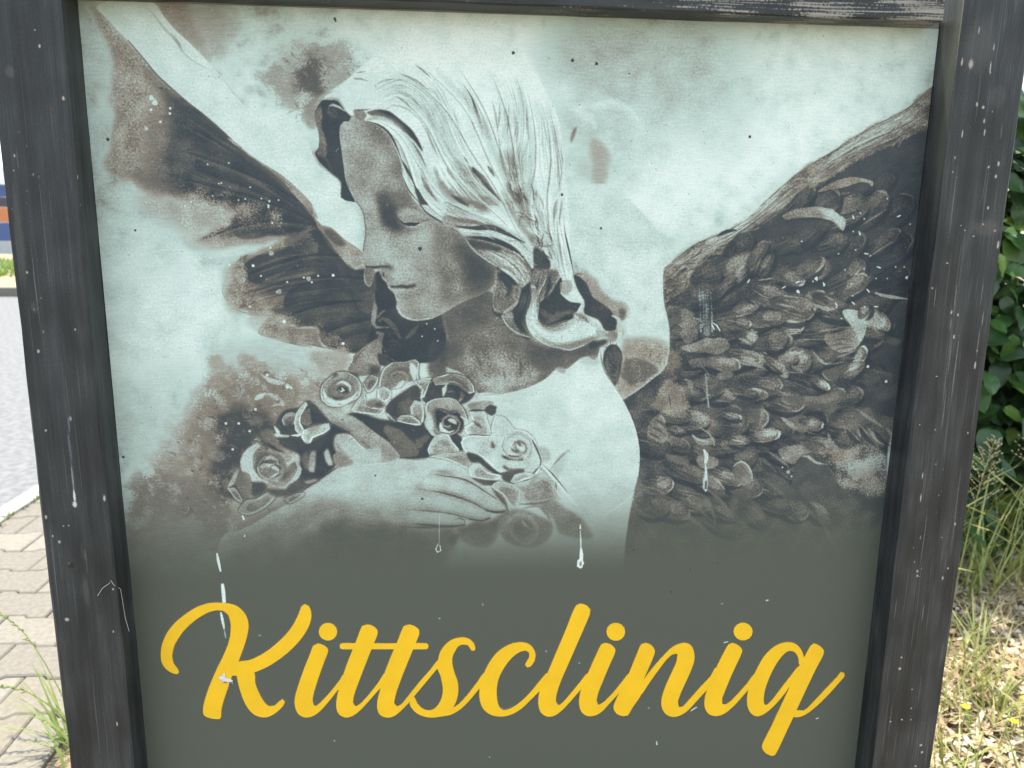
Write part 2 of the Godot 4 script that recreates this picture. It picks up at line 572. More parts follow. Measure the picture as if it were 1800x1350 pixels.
	for q in [[Vector3(-0.10, 0.20, -0.05), Vector3(-0.19, 0.24, -0.09)], [Vector3(-0.09, 0.11, 0.0), Vector3(-0.17, 0.12, 0.0)]]:
		var path := PackedVector3Array()
		for k in 9:
			var u := k / 8.0
			path.append(Vector3.ZERO.lerp(q[0], u).lerp((q[0] as Vector3).lerp(q[1], u), u) + Vector3(0, 0.02 * sin(u * PI), 0))
		var stem := obj("stem", tube(path, 0.0014, 0.0007, 5), green, tuft)
		var st := begin()
		for k in 22:
			var u := lerpf(0.55, 1.0, k / 21.0)
			var c: Vector3 = path[mini(int(u * 8.0), 7)].lerp(path[mini(int(u * 8.0) + 1, 8)], u * 8.0 - int(u * 8.0))
			spikelet(st, c, Vector3(rng.randfn(-0.6, 0.4), rng.randfn(0.5, 0.4), rng.randfn(0, 0.4)), 0.012, 0.0022)
		obj("seed_head", finish(st), green, stem)
	# a pale fibre caught on the left post
	var fp := PackedVector3Array()
	for q in [[-0.4175, -0.553], [-0.412, -0.545], [-0.405, -0.54], [-0.4035, -0.537], [-0.401, -0.542], [-0.3985, -0.55], [-0.3975, -0.565], [-0.3965, -0.582], [-0.394, -0.596]]:
		fp.append(Vector3(q[0], q[1] - GROUND, 0.0345 if q[0] < -0.4 else 0.027))
	tag(obj("fibre", tube(fp, 0.0003, 0.0002, 5), mat(Color(0.5, 0.48, 0.45))), "thin pale fibre caught on the left post of the sign", "fibre")

func spikelet(st: SurfaceTool, c: Vector3, d: Vector3, ln: float, w: float) -> void:
	d = d.normalized()
	var u := d.cross(Vector3(0.2, 0.1, 0.97)).normalized() * w
	var v := d.cross(u).normalized() * w
	var tip := c + d * ln
	var m := c + d * ln * 0.4
	var ring := [m + u, m + v, m - u, m - v]
	for k in 4:
		tri(st, c, ring[(k + 1) % 4], ring[k])
		tri(st, tip, ring[k], ring[(k + 1) % 4])

func grass_stalk(x: float, z: float, h: float, lean: float, lz: float, label: String, stem_mat: Material, head_mat: Material) -> void:
	var g := thing("grass_stalk", Vector3(x, 0, z))
	tag(g, label, "grass stalk", "flowering grass stalks below the hedge")
	var path := PackedVector3Array()
	for k in 10:
		var u := k / 9.0
		path.append(Vector3(lean * u * u, h * u - 0.01, lz * u + 0.01 * sin(u * 4.0)))
	obj("stem", tube(path, 0.0017, 0.0006, 5), stem_mat, g)
	var st := begin()
	for k in 46:
		var u := lerpf(0.62, 1.0, pow(k / 45.0, 0.8))
		var f := u * 9.0
		var c := path[mini(int(f), 8)].lerp(path[mini(int(f) + 1, 9)], f - int(f))
		var a := k * 2.4
		var out := Vector3(cos(a), 0.75, sin(a)) * (0.055 * (1.05 - u) / 0.43 + 0.006)
		tube_into(st, PackedVector3Array([c, c + out * 0.6, c + out + Vector3(0, -0.004, 0)]), 0.0004, 0.0002, 3)
		for j in 3:
			spikelet(st, c + out * (0.55 + 0.22 * j), out + Vector3(rng.randfn(0, 0.01), rng.randfn(0.0, 0.01), rng.randfn(0, 0.01)), 0.009, 0.0018)
	obj("seed_head", finish(st), head_mat, g)

# ---------------------------------------------------------------- the sign
func ellipse_into(px: PackedByteArray, hp: PackedByteArray, w: int, h: int, cx: float, cy: float, rx: float, ry: float, c: Color, a: float, dh: int) -> void:
	for y in range(maxi(0, int(cy - ry - 1)), mini(h, int(cy + ry + 2))):
		for x in range(maxi(0, int(cx - rx - 1)), mini(w, int(cx + rx + 2))):
			var d := Vector2((x - cx) / rx, (y - cy) / ry).length() + 0.5 * (n_fine[(y * TW + x * 3) % (TW * TH)] * 0.00392 - 0.5) + 0.45 * (n_fine[(y * 7 + x * TW) % (TW * TH)] * 0.00392 - 0.5)
			var m := clampf((1.0 - d) * 2.2, 0.0, 1.0) * a
			if m > 0.0:
				var i := (y * w + x) * 3
				px[i] = int(lerpf(px[i], c.r * 255.0, m))
				px[i + 1] = int(lerpf(px[i + 1], c.g * 255.0, m))
				px[i + 2] = int(lerpf(px[i + 2], c.b * 255.0, m))
				hp[y * w + x] = clampi(hp[y * w + x] + int(dh * m), 0, 255)

# weathered black paint on grained wood: u runs round the post, v down its length
# marks: [u px, v px, half width, half height] of bare spots, drips, and painted sun and sheen
func painted_wood(w: int, h: int, sd: int, base: Color, streaky: float, peel: float, spots: Array) -> StandardMaterial3D:
	var fine := noise_bytes(w, h / 40, 0.3, 3, sd, w, h)
	var broad := noise_bytes(w, h / 24, 0.035, 3, sd + 1, w, h)
	var patch := noise_bytes(w / 2, h / 4, 0.02, 3, sd + 2, w, h)
	var dust := noise_bytes(w, h, 0.16, 3, sd + 3)
	var px := PackedByteArray()
	var hp := PackedByteArray()
	px.resize(w * h * 3)
	hp.resize(w * h)
	for i in w * h:
		var f := fine[i] * 0.00392
		var b := broad[i] * 0.00392
		var p := patch[i] * 0.00392
		var d := dust[i] * 0.00392
		var worn := clampf((f - 0.58) * 3.2, 0.0, 1.0) * clampf((p - 0.35) * 2.6, 0.0, 1.0) * streaky
		var k := 1.0 + (b - 0.5) * 0.4 + (d - 0.5) * 0.22 + (p - 0.5) * 0.45 + (f - 0.5) * 0.25
		var c := Color(base.r * k, base.g * k, base.b * k).lerp(Color(0.44, 0.43, 0.41), worn * 0.55)
		var bare := 0.0
		if peel > 0.0:
			var along_v := float(i / w) / h
			bare = clampf((f * 0.55 + d * 0.25 + p * 0.35 - lerpf(0.80, 0.53, smoothstep(0.3, 0.97, along_v)) + (peel - 1.0) * 0.1) * 14.0, 0.0, 1.0)
		else:
			bare = clampf((f * 0.5 + d * 0.5 - 0.845) * 16.0, 0.0, 1.0) * clampf((p - 0.42) * 5.0, 0.0, 1.0)
		c = c.lerp(Color(0.70, 0.68, 0.64).darkened((1.0 - f) * 0.5), bare * 0.85)
		px[i * 3] = clampi(int(c.r * 255.0), 0, 255)
		px[i * 3 + 1] = clampi(int(c.g * 255.0), 0, 255)
		px[i * 3 + 2] = clampi(int(c.b * 255.0), 0, 255)
		hp[i] = clampi(int(128.0 + (f - 0.5) * 120.0 + (b - 0.5) * 60.0 - bare * 30.0 + (d - 0.5) * 20.0), 0, 255)
	for q in spots:
		ellipse_into(px, hp, w, h, q[0], q[1], q[2], q[3], q[4] if q.size() > 4 else Color(0.70, 0.66, 0.62), q[5] if q.size() > 5 else 0.9, -30)
	var m := StandardMaterial3D.new()
	m.albedo_texture = picture(w, h, px)
	m.roughness = 0.48
	m.metallic_specular = 0.4
	m.heightmap_enabled = true
	m.heightmap_texture = picture(w, h, hp, Image.FORMAT_L8)
	m.heightmap_scale = 0.06
	return m

# fine pale scratches along the grain and small chips, at random over the front of a post
func scratches(sd: int, n: int, strength: float) -> Array:
	var r := RandomNumberGenerator.new()
	r.seed = sd
	var out := []
	for k in n:
		var v := r.randf_range(0.3, 0.62)
		out.append([r.randf_range(4, 138), r.randf_range(100, 1800), r.randf_range(0.8, 1.6), r.randf_range(12, 110), Color(v, v * 0.98, v * 0.95), r.randf_range(0.25, 0.7) * strength])
	# chips sit in loose clusters, most of them small
	for c in n / 13:
		var at := Vector2(r.randf_range(10, 132), r.randf_range(60, 1850))
		for k in r.randi_range(2, 9):
			var v := r.randf_range(0.45, 0.75)
			var size := r.randf_range(0.6, 1.3) * (1.0 if r.randf() < 0.8 else 1.9)
			out.append([at.x + r.randfn(0, 12), at.y + r.randfn(0, 42), size, size * r.randf_range(0.8, 2.6), Color(v, v * 0.98, v * 0.95), 0.85 * strength])
	return out

# a bevelled bar: outline (counter-clockwise in two axes) swept along its length in short steps, slightly uneven
# u = way round / 0.32 m, v = way along from a to b
func bar(outline: PackedVector2Array, a: float, b: float, steps: int, upright: bool, v0: float, v1: float) -> ArrayMesh:
	var st := begin()
	st.set_smooth_group(-1)
	var n := outline.size()
	var way := PackedFloat32Array([0.0])
	for i in n:
		way.append(way[i] + outline[i].distance_to(outline[(i + 1) % n]))
	for s in steps:
		var t0 := lerpf(a, b, float(s) / steps)
		var t1 := lerpf(a, b, float(s + 1) / steps)
		for i in n:
			var j := (i + 1) % n
			var p := [place(outline[i], t0, i, upright), place(outline[j], t0, j, upright), place(outline[j], t1, j, upright), place(outline[i], t1, i, upright)]
			var u := [way[i] / 0.32, way[i + 1] / 0.32]
			var va := (t0 - v0) / (v1 - v0)
			var vb := (t1 - v0) / (v1 - v0)
			quad(st, p[0], p[1], p[2], p[3], Vector2(u[0], va), Vector2(u[1], va), Vector2(u[1], vb), Vector2(u[0], vb))
	for e in 2:
		var t := a if e == 0 else b
		for i in range(1, n - 1):
			var q := [place(outline[0], t, 0, upright), place(outline[i], t, i, upright), place(outline[i + 1], t, i + 1, upright)]
			if e == 0:
				tri(st, q[0], q[2], q[1])
			else:
				tri(st, q[0], q[1], q[2])
	return finish(st)

func place(p: Vector2, t: float, i: int, upright: bool) -> Vector3:
	var wob := 0.0007 * Vector2(sin(t * 9.0 + i * 0.4), cos(t * 7.0 + i * 0.3)) + 0.0003 * Vector2(sin(t * 61.0 + i), cos(t * 47.0 + i * 2.0))
	return Vector3(p.x + wob.x, t, -p.y - wob.y) if upright else Vector3(t, p.x + wob.x, p.y + wob.y)

func bevelled(x0: float, x1: float, z0: float, z1: float, c: float) -> PackedVector2Array:
	# seen from above with -z up, counter-clockwise, starting at the front left corner
	var r := PackedVector2Array()
	for q in [[x0 + c, z1], [x1 - c, z1], [x1, z1 - c], [x1, z0 + c], [x1 - c, z0], [x0 + c, z0], [x0, z0 + c], [x0, z1 - c]]:
		r.append(Vector2(q[0], -q[1]))
	return r

func build_sign() -> void:
	var sign := thing("sign", Vector3(0, -GROUND, 0))
	tag(sign, "large black framed sign with a printed statue and yellow script lettering", "sign")
	var pm := StandardMaterial3D.new()
	pm.albedo_texture = ImageTexture.create_from_image(paint_print())
	pm.albedo_color = Color(0.92, 0.92, 0.92)
	pm.roughness = 0.5
	pm.texture_repeat = false
	pm.metallic_specular = 0.3
	var st := begin()
	quad(st, Vector3(-0.4, -0.857, 0), Vector3(0.4, -0.857, 0), Vector3(0.4, 0, 0), Vector3(-0.4, 0, 0), Vector2(0, 1), Vector2(1, 1), Vector2(1, 0), Vector2(0, 0))
	var panel := obj("print_panel", finish(st), pm, sign)
	panel.set_meta("label", "weathered print of a winged stone figure holding roses")
	box("backing_board", Vector3(-0.4, -0.94, -0.012), Vector3(0.4, 0.006, -0.0006), mat(Color(0.25, 0.25, 0.24)), sign)
	# posts: the picture of the paint covers 1.02 m below y = 0.1
	rng.seed = 5
	var black := Color(0.178, 0.19, 0.2)
	var left := bar(bevelled(-0.4625, -0.4, -0.037, 0.033, 0.0016), GROUND - 0.3, 0.13, 40, true, 0.13, -0.9)
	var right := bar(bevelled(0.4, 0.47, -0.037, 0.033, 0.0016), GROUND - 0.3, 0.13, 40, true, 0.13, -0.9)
	var po := obj("post", left, painted_wood(640, 2048, 101, black, 0.4, 0.0, [[76,324,1.7,1.7], [81,349,2.4,3.6], [112,433,3.0,4.2], [91,450,5.5,4.2,Color(.35,.22,.2),0.6], [126,564,2.4,4.8], [126,612,1.7,1.7], [21,530,1.7,3.6], [17,555,1.7,1.7], [28,392,9.2,12.8,Color(.36,.34,.34),0.5], [21,731,2.4,3.0], [25,874,3.0,4.2], [26,794,6.7,12.8,Color(.35,.34,.33),0.4], [22,1024,2.4,3.0], [94,834,1.7,3.0], [116,1158,3.0,7.9], [4,1194,3.0,4.8], [34,1213,1.7,1.7], [44,1212,1.7,1.7], [23,1245,3.0,4.2], [12,1233,1.7,3.0], [115,1345,2.4,3.0], [21,1407,5.5,4.8], [107,1436,1.7,3.6], [97,1641,1.7,6.7], [41,1294,8.0,6.7,Color(.12,.12,.13),0.9], [37,1290,3.0,3.6,Color(.4,.39,.38),0.6], [65,1012,1.7,21.5,Color(.5,.5,.55),0.6], [62,1056,3.0,37.5,Color(.42,.43,.48),0.6], [69,1001,3.0,5.4,Color(.6,.6,.62),0.8], [61,1118,2.1,37.5,Color(.55,.55,.58),0.8], [61,1154,3.0,15.3,Color(.85,.85,.85),0.9], [60,1169,5.5,7.9,Color(.8,.8,.8),0.9], [14,673,9.2,99.3,Color(.36,.35,.34),0.45], [63,1350,6.7,37.5,Color(.36,.35,.34),0.4]] + scratches(3, 34, 0.6)), sign)
	po.set_meta("label", "left post with faint pale drips")
	po = obj("post", right, painted_wood(640, 2048, 131, black, 0.8, 0.0, [[10,330,2.4,9.1], [28,333,5.5,10.4], [67,338,1.7,14.1], [35,274,1.7,7.9], [68,303,1.7,6.7], [49,404,3.0,4.8], [62,409,3.6,3.6], [89,517,2.4,3.6], [108,511,3.0,6.1], [106,534,3.0,4.2], [99,593,2.4,4.2], [93,624,3.0,2.4], [119,636,3.0,2.4], [76,647,3.0,1.7], [129,663,3.0,9.1], [48,627,1.7,1.7], [57,636,1.7,1.7], [29,699,3.6,1.7], [5,748,2.4,2.4], [50,795,2.4,4.8], [64,800,2.4,3.6], [61,844,2.4,5.4], [114,902,2.4,9.1], [114,872,2.4,1.7], [35,924,3.0,1.6], [116,1042,1.7,3.6], [29,1132,1.6,9.1], [31,1181,1.7,11.6], [113,1239,2.4,4.2], [88,1269,1.7,1.7], [44,1344,2.4,4.2], [45,1355,2.4,3.6], [102,1361,2.4,6.1], [111,1339,2.4,3.0], [33,1545,3.0,2.4], [33,1572,4.2,3.6], [67,1623,2.4,1.7], [71,1670,2.4,2.4], [53,1697,3.0,3.0], [27,1701,2.4,2.4], [74,1698,1.7,2.4], [106,1763,4.2,3.6], [111,1781,3.6,3.6], [100,1816,3.0,3.0], [28,458,1.7,9.1], [72,454,1.7,7.9], [45,1035,1.7,1.7], [10,1024,1.7,1.7], [117,808,1.6,19.0,Color(.55,.53,.5),0.7], [114,854,1.6,37.5,Color(.55,.53,.5),0.6], [-7,1041,1.6,37.5,Color(.5,.49,.47),0.5], [54,946,1.6,56.1,Color(.48,.47,.46),0.5], [101,631,37.8,19.0,Color(.4,.38,.36),0.35], [39,301,37.8,56.1,Color(.42,.42,.41),0.3], [89,390,19.1,25.2,Color(.4,.4,.4),0.25], [553,90,7,330,Color(.66,.64,.56),.9], [545,60,18,330,Color(.42,.42,.36),.75], [540,420,14,300,Color(.37,.37,.33),.6], [520,260,30,420,Color(.33,.33,.3),.5], [556,240,3,330,Color(.5,.5,.46),.5]] + scratches(9, 60, 0.9)), sign)  # cream inner-face streak is painted sunlight; soft grey patches near the top, painted sheen
	po.set_meta("label", "right post with many small pale chips")
	var rail := bar(bevelled(0.0, 0.031, -0.029, -0.002, 0.0014), -0.3995, 0.3855, 24, false, -0.4, 0.4)
	po = obj("top_rail", rail, painted_wood(512, 1536, 151, black, 0.7, 1.0, []), sign)
	po.set_meta("label", "top rail with paint peeling off at its right end")
	obj("bottom_rail", bar(bevelled(-0.94, -0.862, -0.029, -0.002, 0.0014), -0.3995, 0.3995, 12, false, -0.4, 0.4), mat(Color(0.05, 0.053, 0.056), 0.6), sign)
	letter(sign, "letter K", 0, [[72.4,1153.4,69.1,1157.2,59.1,1154.3,48.4,1144.9,43,1133.1,42.1,1117.7,45.7,1097.4,55.9,1074.8,70.8,1055.1,92.3,1036.8,115.8,1022.4,138.6,1016.2,161.1,1016.8,181.2,1021.6,194.1,1033.3,201.3,1047.3,203.1,1063.9,199.3,1084.1,191,1109.5,183,1129.9,176.2,1147.8,167.1,1165.7,157.6,1191.6,149.2,1215,143.9,1233.3,142.6,1247.9,139.9,1253.1,123.8,1251.2,112.5,1245.4,110.2,1234.7,114.6,1213.7,125.8,1182.6,141.9,1146.7,154.9,1121.3,165.5,1095.9,170.1,1075.6,171.3,1055.4,167.7,1040.1,158,1031.5,144.5,1031.2,128.3,1036.5,109.5,1048.6,90.3,1065.7,75.4,1085.5,66.2,1103.1,62.2,1120.9,63.9,1135.1,70,1145.6], [161.6,1161.6,173.9,1147.7,181.5,1135.5,200.1,1133,221.3,1123.4,242.8,1108.5,266.9,1086.1,284,1063.6,295.3,1041,300.5,1027.2,306.4,1023.1,313.1,1026.3,317.3,1036.5,317.2,1051.8,311.4,1069.5,299.1,1089.7,279.6,1112.3,257.9,1131,234,1147.1,206.8,1159.3,189.1,1164.9,173,1163.6], [173.3,1158.1,206.8,1157.7,209.1,1180.3,215,1201.6,223.4,1220.4,232.2,1230,241.7,1229.1,251.5,1220.1,257.5,1215.8,261.9,1221.8,258.1,1229.7,245.7,1242.6,231.2,1251.4,219.4,1252.8,205.6,1247.7,194.6,1235.3,186.3,1216.4,179.6,1189.7,176.4,1166.1]])
	letter(sign, "letter i", 1, [[319.2,1107,327.5,1102.9,339,1107.6,346.1,1116.9,339.1,1137.5,327.4,1169.9,316.8,1202.6,313.2,1221.1,315,1230.5,319.2,1232.8,326.5,1226.9,346.2,1205,365.9,1179.1,372.1,1168.8,380,1181,370.1,1196.5,361.7,1200.2,345.6,1220.9,328.3,1241.7,313.7,1253.2,299.4,1256.2,286.6,1249.5,280.5,1233.2,280.6,1214.5,288,1188.3,299.9,1154.5,310.3,1128.8], [363.9,1080,361.9,1087.8,357,1093.9,350.1,1097.2,342.6,1096.9,335.9,1093.2,331.4,1086.9,330,1079,332,1071.3,336.9,1065.2,343.8,1061.9,351.3,1062.1,357.9,1065.8,362.4,1072.1]])
	letter(sign, "letter t", 2, [[410,1069.7,419.4,1066.9,429.9,1070.3,437.9,1078.3,438.4,1086,431.5,1104,421.4,1129.7,407.6,1166,396.1,1197.4,389.6,1218.6,389.2,1231.9,393.8,1236.1,401.1,1232.4,419.5,1211.6,436.7,1188.2,450.2,1167.5,455.8,1180.9,446,1195.2,437.5,1202.9,419.1,1225,401.9,1244.5,387.3,1256.1,374.1,1259.1,362.4,1252.4,357.3,1238.8,358.7,1217.4,365.5,1191,372,1170.1,383.6,1136.4,396.2,1105.5], [367.6,1109.8,368.7,1105.2,372.9,1103.7,412.6,1104.9,450.2,1106.4,487.9,1107.2,528.2,1108.5,532,1110.7,532.7,1114.9,531.9,1119,528.1,1120.8,487.8,1119.5,450,1118.3,412.3,1117.2,372.5,1115.9,368.4,1114.2]])
	letter(sign, "letter t", 3, [[487.3,1071.9,496.8,1069.1,507.3,1073,515.5,1080.5,515.9,1088.3,509.3,1106.3,497,1137.4,482.1,1176.5,472.1,1205.5,467,1224.1,467.3,1234.9,472.7,1239.1,480,1235.3,495.9,1214.4,515.4,1188.3,534.8,1165,550.6,1144.4,557.7,1152.5,549.2,1161.5,529.9,1186.2,505.5,1217.4,495.7,1230.5,476.1,1251.4,463.9,1260.4,451.9,1262.1,440,1256.8,434.3,1243.1,435.4,1222.9,442.4,1196.4,448.9,1170.1,460.2,1138.8,473.8,1105.2]])
	letter(sign, "letter s", 4, [[550.6,1144.4,554.2,1128.7,563.9,1113.2,578.2,1101.9,594.9,1098.4,609.3,1101.5,618.9,1112.3,621.3,1121.5,619.4,1126.8,614.1,1126.1,610.5,1119.9,606.9,1114.5,591.3,1114,584.1,1124.3,578.1,1137.3,577.6,1153.2,581.6,1171.9,587.6,1190.8,588.8,1212.4,585.1,1231.2,578.5,1245.8,568,1257.7,553.4,1263.9,536.4,1265.4,519.5,1261.2,505.1,1251.2,495.7,1233.2,504.3,1220.1,510.1,1233.8,519.6,1245,531.7,1250,543.8,1245.9,553.6,1232.7,559,1214,558.6,1195.2,554,1173.7,549.2,1161.5], [576.6,1247.1,590,1238.1,607,1218.4,623.9,1194.8,638.4,1173.8,643.3,1190.1,628.8,1207.1,611.9,1229.4,594.8,1247.8,577.8,1259.4,563.1,1262.9,551,1263.8,563.2,1254.8]])
	letter(sign, "letter c", 5, [[638.4,1173.8,647.9,1152.8,662.3,1132.1,681.5,1118.1,700.7,1112.1,717.7,1113.4,730,1122.3,736.3,1137,734.2,1153,727,1163.4,721,1165.1,716.7,1159.9,719.5,1152.5,724.3,1143.3,724.1,1134,717.9,1129.3,708.3,1130.9,693.8,1141,679.5,1159.2,667.6,1182.9,662.9,1206.9,663.6,1231.3,668.2,1247.9,676.8,1255,687.9,1252.7,702.5,1243.7,719.5,1228,734,1210.8,748.4,1191,760.4,1178,768.1,1194.4,747.6,1214,729.5,1233.8,710.1,1253.6,690.5,1265.2,670.8,1268.5,651.1,1263.6,636.3,1249.4,629.6,1227.4,630,1205.8,634.8,1187.1]])
	letter(sign, "letter l", 6, [[812.9,1038,820,1035.1,831.1,1038.5,839.4,1047.9,838.9,1057,831.1,1079.1,815.3,1120.9,799.3,1163.1,785.5,1200.4,778.7,1227.4,778.6,1241.1,782.9,1248.1,791.5,1242.9,808.3,1221.7,825,1199.1,838.1,1181.9,844.7,1194.4,835.3,1210.3,826.7,1215.5,808.8,1238.1,791.9,1258.1,777.3,1269.9,762.4,1272.1,749.8,1263.3,744,1245.3,745.2,1220.7,753.3,1193.9,760.4,1178,774.2,1140.9,792.5,1091.1,806,1052.2]])
	letter(sign, "letter i", 7, [[863.2,1121,870.4,1118.1,881.7,1121.6,890.7,1131.2,889.9,1141.9,880.9,1165.8,869.6,1197.9,860.6,1224.9,858.2,1241.3,862.8,1250.5,871.4,1245.9,890.6,1224.6,907.2,1202,920.2,1184.7,927,1197.2,917.6,1211.9,904.3,1223.8,886.4,1245.1,869.6,1265.2,854.8,1273.7,841,1273.8,829.5,1265,823.9,1245.5,825.7,1220.9,832.4,1196.7,840.4,1178,850.7,1151.4], [908.7,1095.8,907.3,1103.9,902.5,1110.4,895.3,1113.8,887.2,1113.6,879.7,1109.7,874.4,1103,872.3,1094.7,873.8,1086.6,878.6,1080.3,885.7,1076.9,893.8,1077.1,901.3,1080.9,906.6,1087.6]])
	letter(sign, "letter n", 8, [[941.1,1123.4,949.7,1120.5,961.1,1125.4,968.6,1136.3,967.2,1148.4,958.4,1173.8,950.1,1198,946.1,1230.8,932.1,1255.1,921.6,1275.5,912.8,1277.1,900,1271.9,892.8,1260.5,894,1248.1,904.2,1221,913.3,1199.5,920.1,1183.4,930.1,1153.9], [946.1,1230.8,940.4,1216.8,950.1,1198,968.3,1171.4,987.1,1147.7,1003.7,1130.7,1023.3,1122.7,1037.3,1126.3,1045.5,1138.7,1048.1,1160.5,1042,1184.8,1031.1,1214.5,1022.4,1239.1,1020.6,1252.9,1023.6,1261.9,1031.2,1260.2,1047.8,1240,1066.7,1215.8,1083.2,1195.7,1092.2,1178.2,1106.1,1195.1,1094.4,1211.3,1078.7,1224.5,1060.9,1246,1041.9,1269,1027.2,1279.6,1012,1282.4,997.7,1275.7,988.4,1258.6,988.1,1237.8,995.5,1210.5,1006.5,1180.8,1013,1162,1013.8,1145.8,1007,1144.3,992.7,1157.3,974,1185.2,957.8,1211.9]])
	letter(sign, "letter i", 9, [[1114.2,1128.7,1121.6,1125.7,1133.3,1130.6,1142.4,1140.4,1141.1,1151.2,1132.6,1174.1,1122,1203.9,1113.6,1231.3,1109.1,1247.8,1110.8,1257.6,1115.6,1259.2,1125.5,1254,1142.1,1235.1,1158.5,1213.5,1171.2,1194.6,1178.4,1205.9,1169.2,1219.4,1162,1226.1,1145.7,1249.2,1126.7,1270.8,1111.9,1281.5,1096.6,1283.7,1083.4,1277.6,1075.2,1261.9,1074.7,1241,1078.6,1223.1,1088.1,1193.2,1098.9,1163.5], [1160.6,1102.6,1159.3,1110.7,1154.5,1117.1,1147.2,1120.6,1138.7,1120.3,1130.8,1116.4,1125.1,1109.7,1122.6,1101.5,1123.9,1093.4,1128.7,1087,1136,1083.6,1144.4,1083.8,1152.3,1087.7,1158.1,1094.4]])
	letter(sign, "letter q", 10, [[1171.2,1194.6,1178.7,1175.6,1189.7,1154.1,1206.2,1136.9,1223.4,1128.8,1241.3,1128.5,1254.7,1135.7,1263.4,1146.9,1269.4,1162.1,1274,1178.8,1261,1177,1258.6,1164.5,1250.9,1150.6,1240.3,1146.1,1230.3,1149.9,1216.5,1168.6,1203.6,1198.5,1195.7,1228.7,1194.3,1251,1197.1,1262.3,1201.1,1263.8,1210.7,1254.4,1226.8,1229.8,1242.8,1205.3,1261.2,1179.7,1270.4,1195.2,1248,1220.8,1233.2,1244,1214.4,1268.5,1197.4,1283.4,1182.2,1287.6,1169.9,1279.5,1161.5,1260.9,1160.7,1235.8,1163.9,1216.5], [1269.4,1162.1,1280.5,1136.5,1286.5,1132,1298.6,1137,1308.7,1148.3,1307.8,1157.8,1293.5,1193.2,1277,1240,1263.5,1278.9,1259.4,1291.4,1247.7,1323.7,1235.1,1360.5,1227.3,1377.5,1220.8,1378.7,1207,1370.8,1199.4,1357.5,1202.3,1344.7,1215.3,1311,1230.1,1269.1,1244.7,1227.6,1254.8,1194.7], [1259.3,1275.9,1275.3,1279.3,1285.3,1274,1304.2,1252.2,1322.9,1229,1341.5,1206,1348.4,1195.9,1355.1,1198.1,1356.6,1205.1,1347.9,1217.3,1329.4,1241.9,1308.2,1266.4,1288.8,1284.1,1273.8,1292,1258.1,1291.4]])
	# a dried dropping on the first letter
	var lime := mat(Color(0.62, 0.61, 0.57), 0.7)
	var grey := mat(Color(0.16, 0.15, 0.14), 0.8)
	for q in [[-0.004, 0.0026, 0.0042, 0.0028, lime], [0.0, 0.0, 0.0052, 0.0024, lime], [0.0035, -0.001, 0.0036, 0.0022, lime], [0.0045, -0.0024, 0.0026, 0.0013, grey], [-0.001, -0.0016, 0.0024, 0.0012, grey], [-0.002, 0.0058, 0.0016, 0.003, lime]]:
		var lump := SphereMesh.new()
		lump.radius = 1.0
		lump.height = 2.0
		lump.radial_segments = 10
		lump.rings = 5
		var d := obj("dried_dropping", lump, q[4], sign)
		d.position = Vector3(-0.31051 + q[0], -0.67003 + q[1], 0.0009)
		d.scale = Vector3(q[2], q[3], 0.0011 if q[4] == lime else 0.0015)

var ink_picture: ImageTexture

# slightly faded, dusty yellow vinyl
func yellow_ink() -> ImageTexture:
	if ink_picture == null:
		var c := Color(0.78, 0.475, 0.008).linear_to_srgb()
		var w := 512
		var n1 := noise_bytes(w, w, 0.008, 4, 171)
		var n2 := noise_bytes(w, w, 0.25, 2, 172)
		var px := PackedByteArray()
		px.resize(w * w * 3)
		for i in w * w:
			var k := 1.0 + (n1[i] * 0.00392 - 0.5) * 0.04 + (n2[i] * 0.00392 - 0.5) * 0.06
			var d := clampf((n2[i] * 0.00392 - 0.80) * 6.0, 0.0, 1.0) * 0.5
			px[i * 3] = clampi(int(lerpf(c.r * k, 0.45, d) * 255.0), 0, 255)
			px[i * 3 + 1] = clampi(int(lerpf(c.g * k, 0.34, d) * 255.0), 0, 255)
			px[i * 3 + 2] = clampi(int(lerpf(c.b * k + (k - 0.99) * 0.3, 0.18, d) * 255.0), 0, 255)
		ink_picture = picture(w, w, px)
	return ink_picture

func letter(sign: Node3D, label: String, order: int, strokes: Array) -> void:
	var ink := tiled(yellow_ink(), 6.0, 0.42)
	var st := begin()
	st.set_smooth_group(-1)
	var k := 0
	for s in strokes:
		var o := PackedVector2Array()
		for q in curve(s, true, 5.0):
			o.append(Vector2(q.x / 1750.0 - 0.4, -q.y / 1750.0))
		if Geometry2D.is_polygon_clockwise(o):
			o.reverse()
		prism_into(st, o, 0.0002, 0.0006 + order * 0.00003 + k * 0.000012)
		k += 1
	var l := obj("letter", finish(st), ink, sign)
	l.set_meta("label", label)

# ---------------------------------------------------------------- the print on the board: a painted statue, drawn as tone (dark to pale) and warmth
const TW := 1400
const TH := 1500
var tone := PackedFloat32Array()
var warmth := PackedFloat32Array()
var n_mid := PackedByteArray()
var n_fine := PackedByteArray()
var n_weave := PackedByteArray()
var mk := PackedFloat32Array()
var mx := 0
var my := 0
var mw := 0
var mh := 0
var fade_v := PackedFloat32Array()
var over := false
var rng := RandomNumberGenerator.new()

func noise_bytes(w: int, h: int, freq: float, oct: int, sd: int, out_w := 0, out_h := 0) -> PackedByteArray:
	var n := FastNoiseLite.new()
	n.seed = sd
	n.noise_type = FastNoiseLite.TYPE_SIMPLEX_SMOOTH
	n.frequency = freq
	n.fractal_type = FastNoiseLite.FRACTAL_FBM
	n.fractal_octaves = oct
	var im := n.get_image(w, h)
	if out_w > 0:
		im.resize(out_w, out_h, Image.INTERPOLATE_BILINEAR)
	return im.get_data()

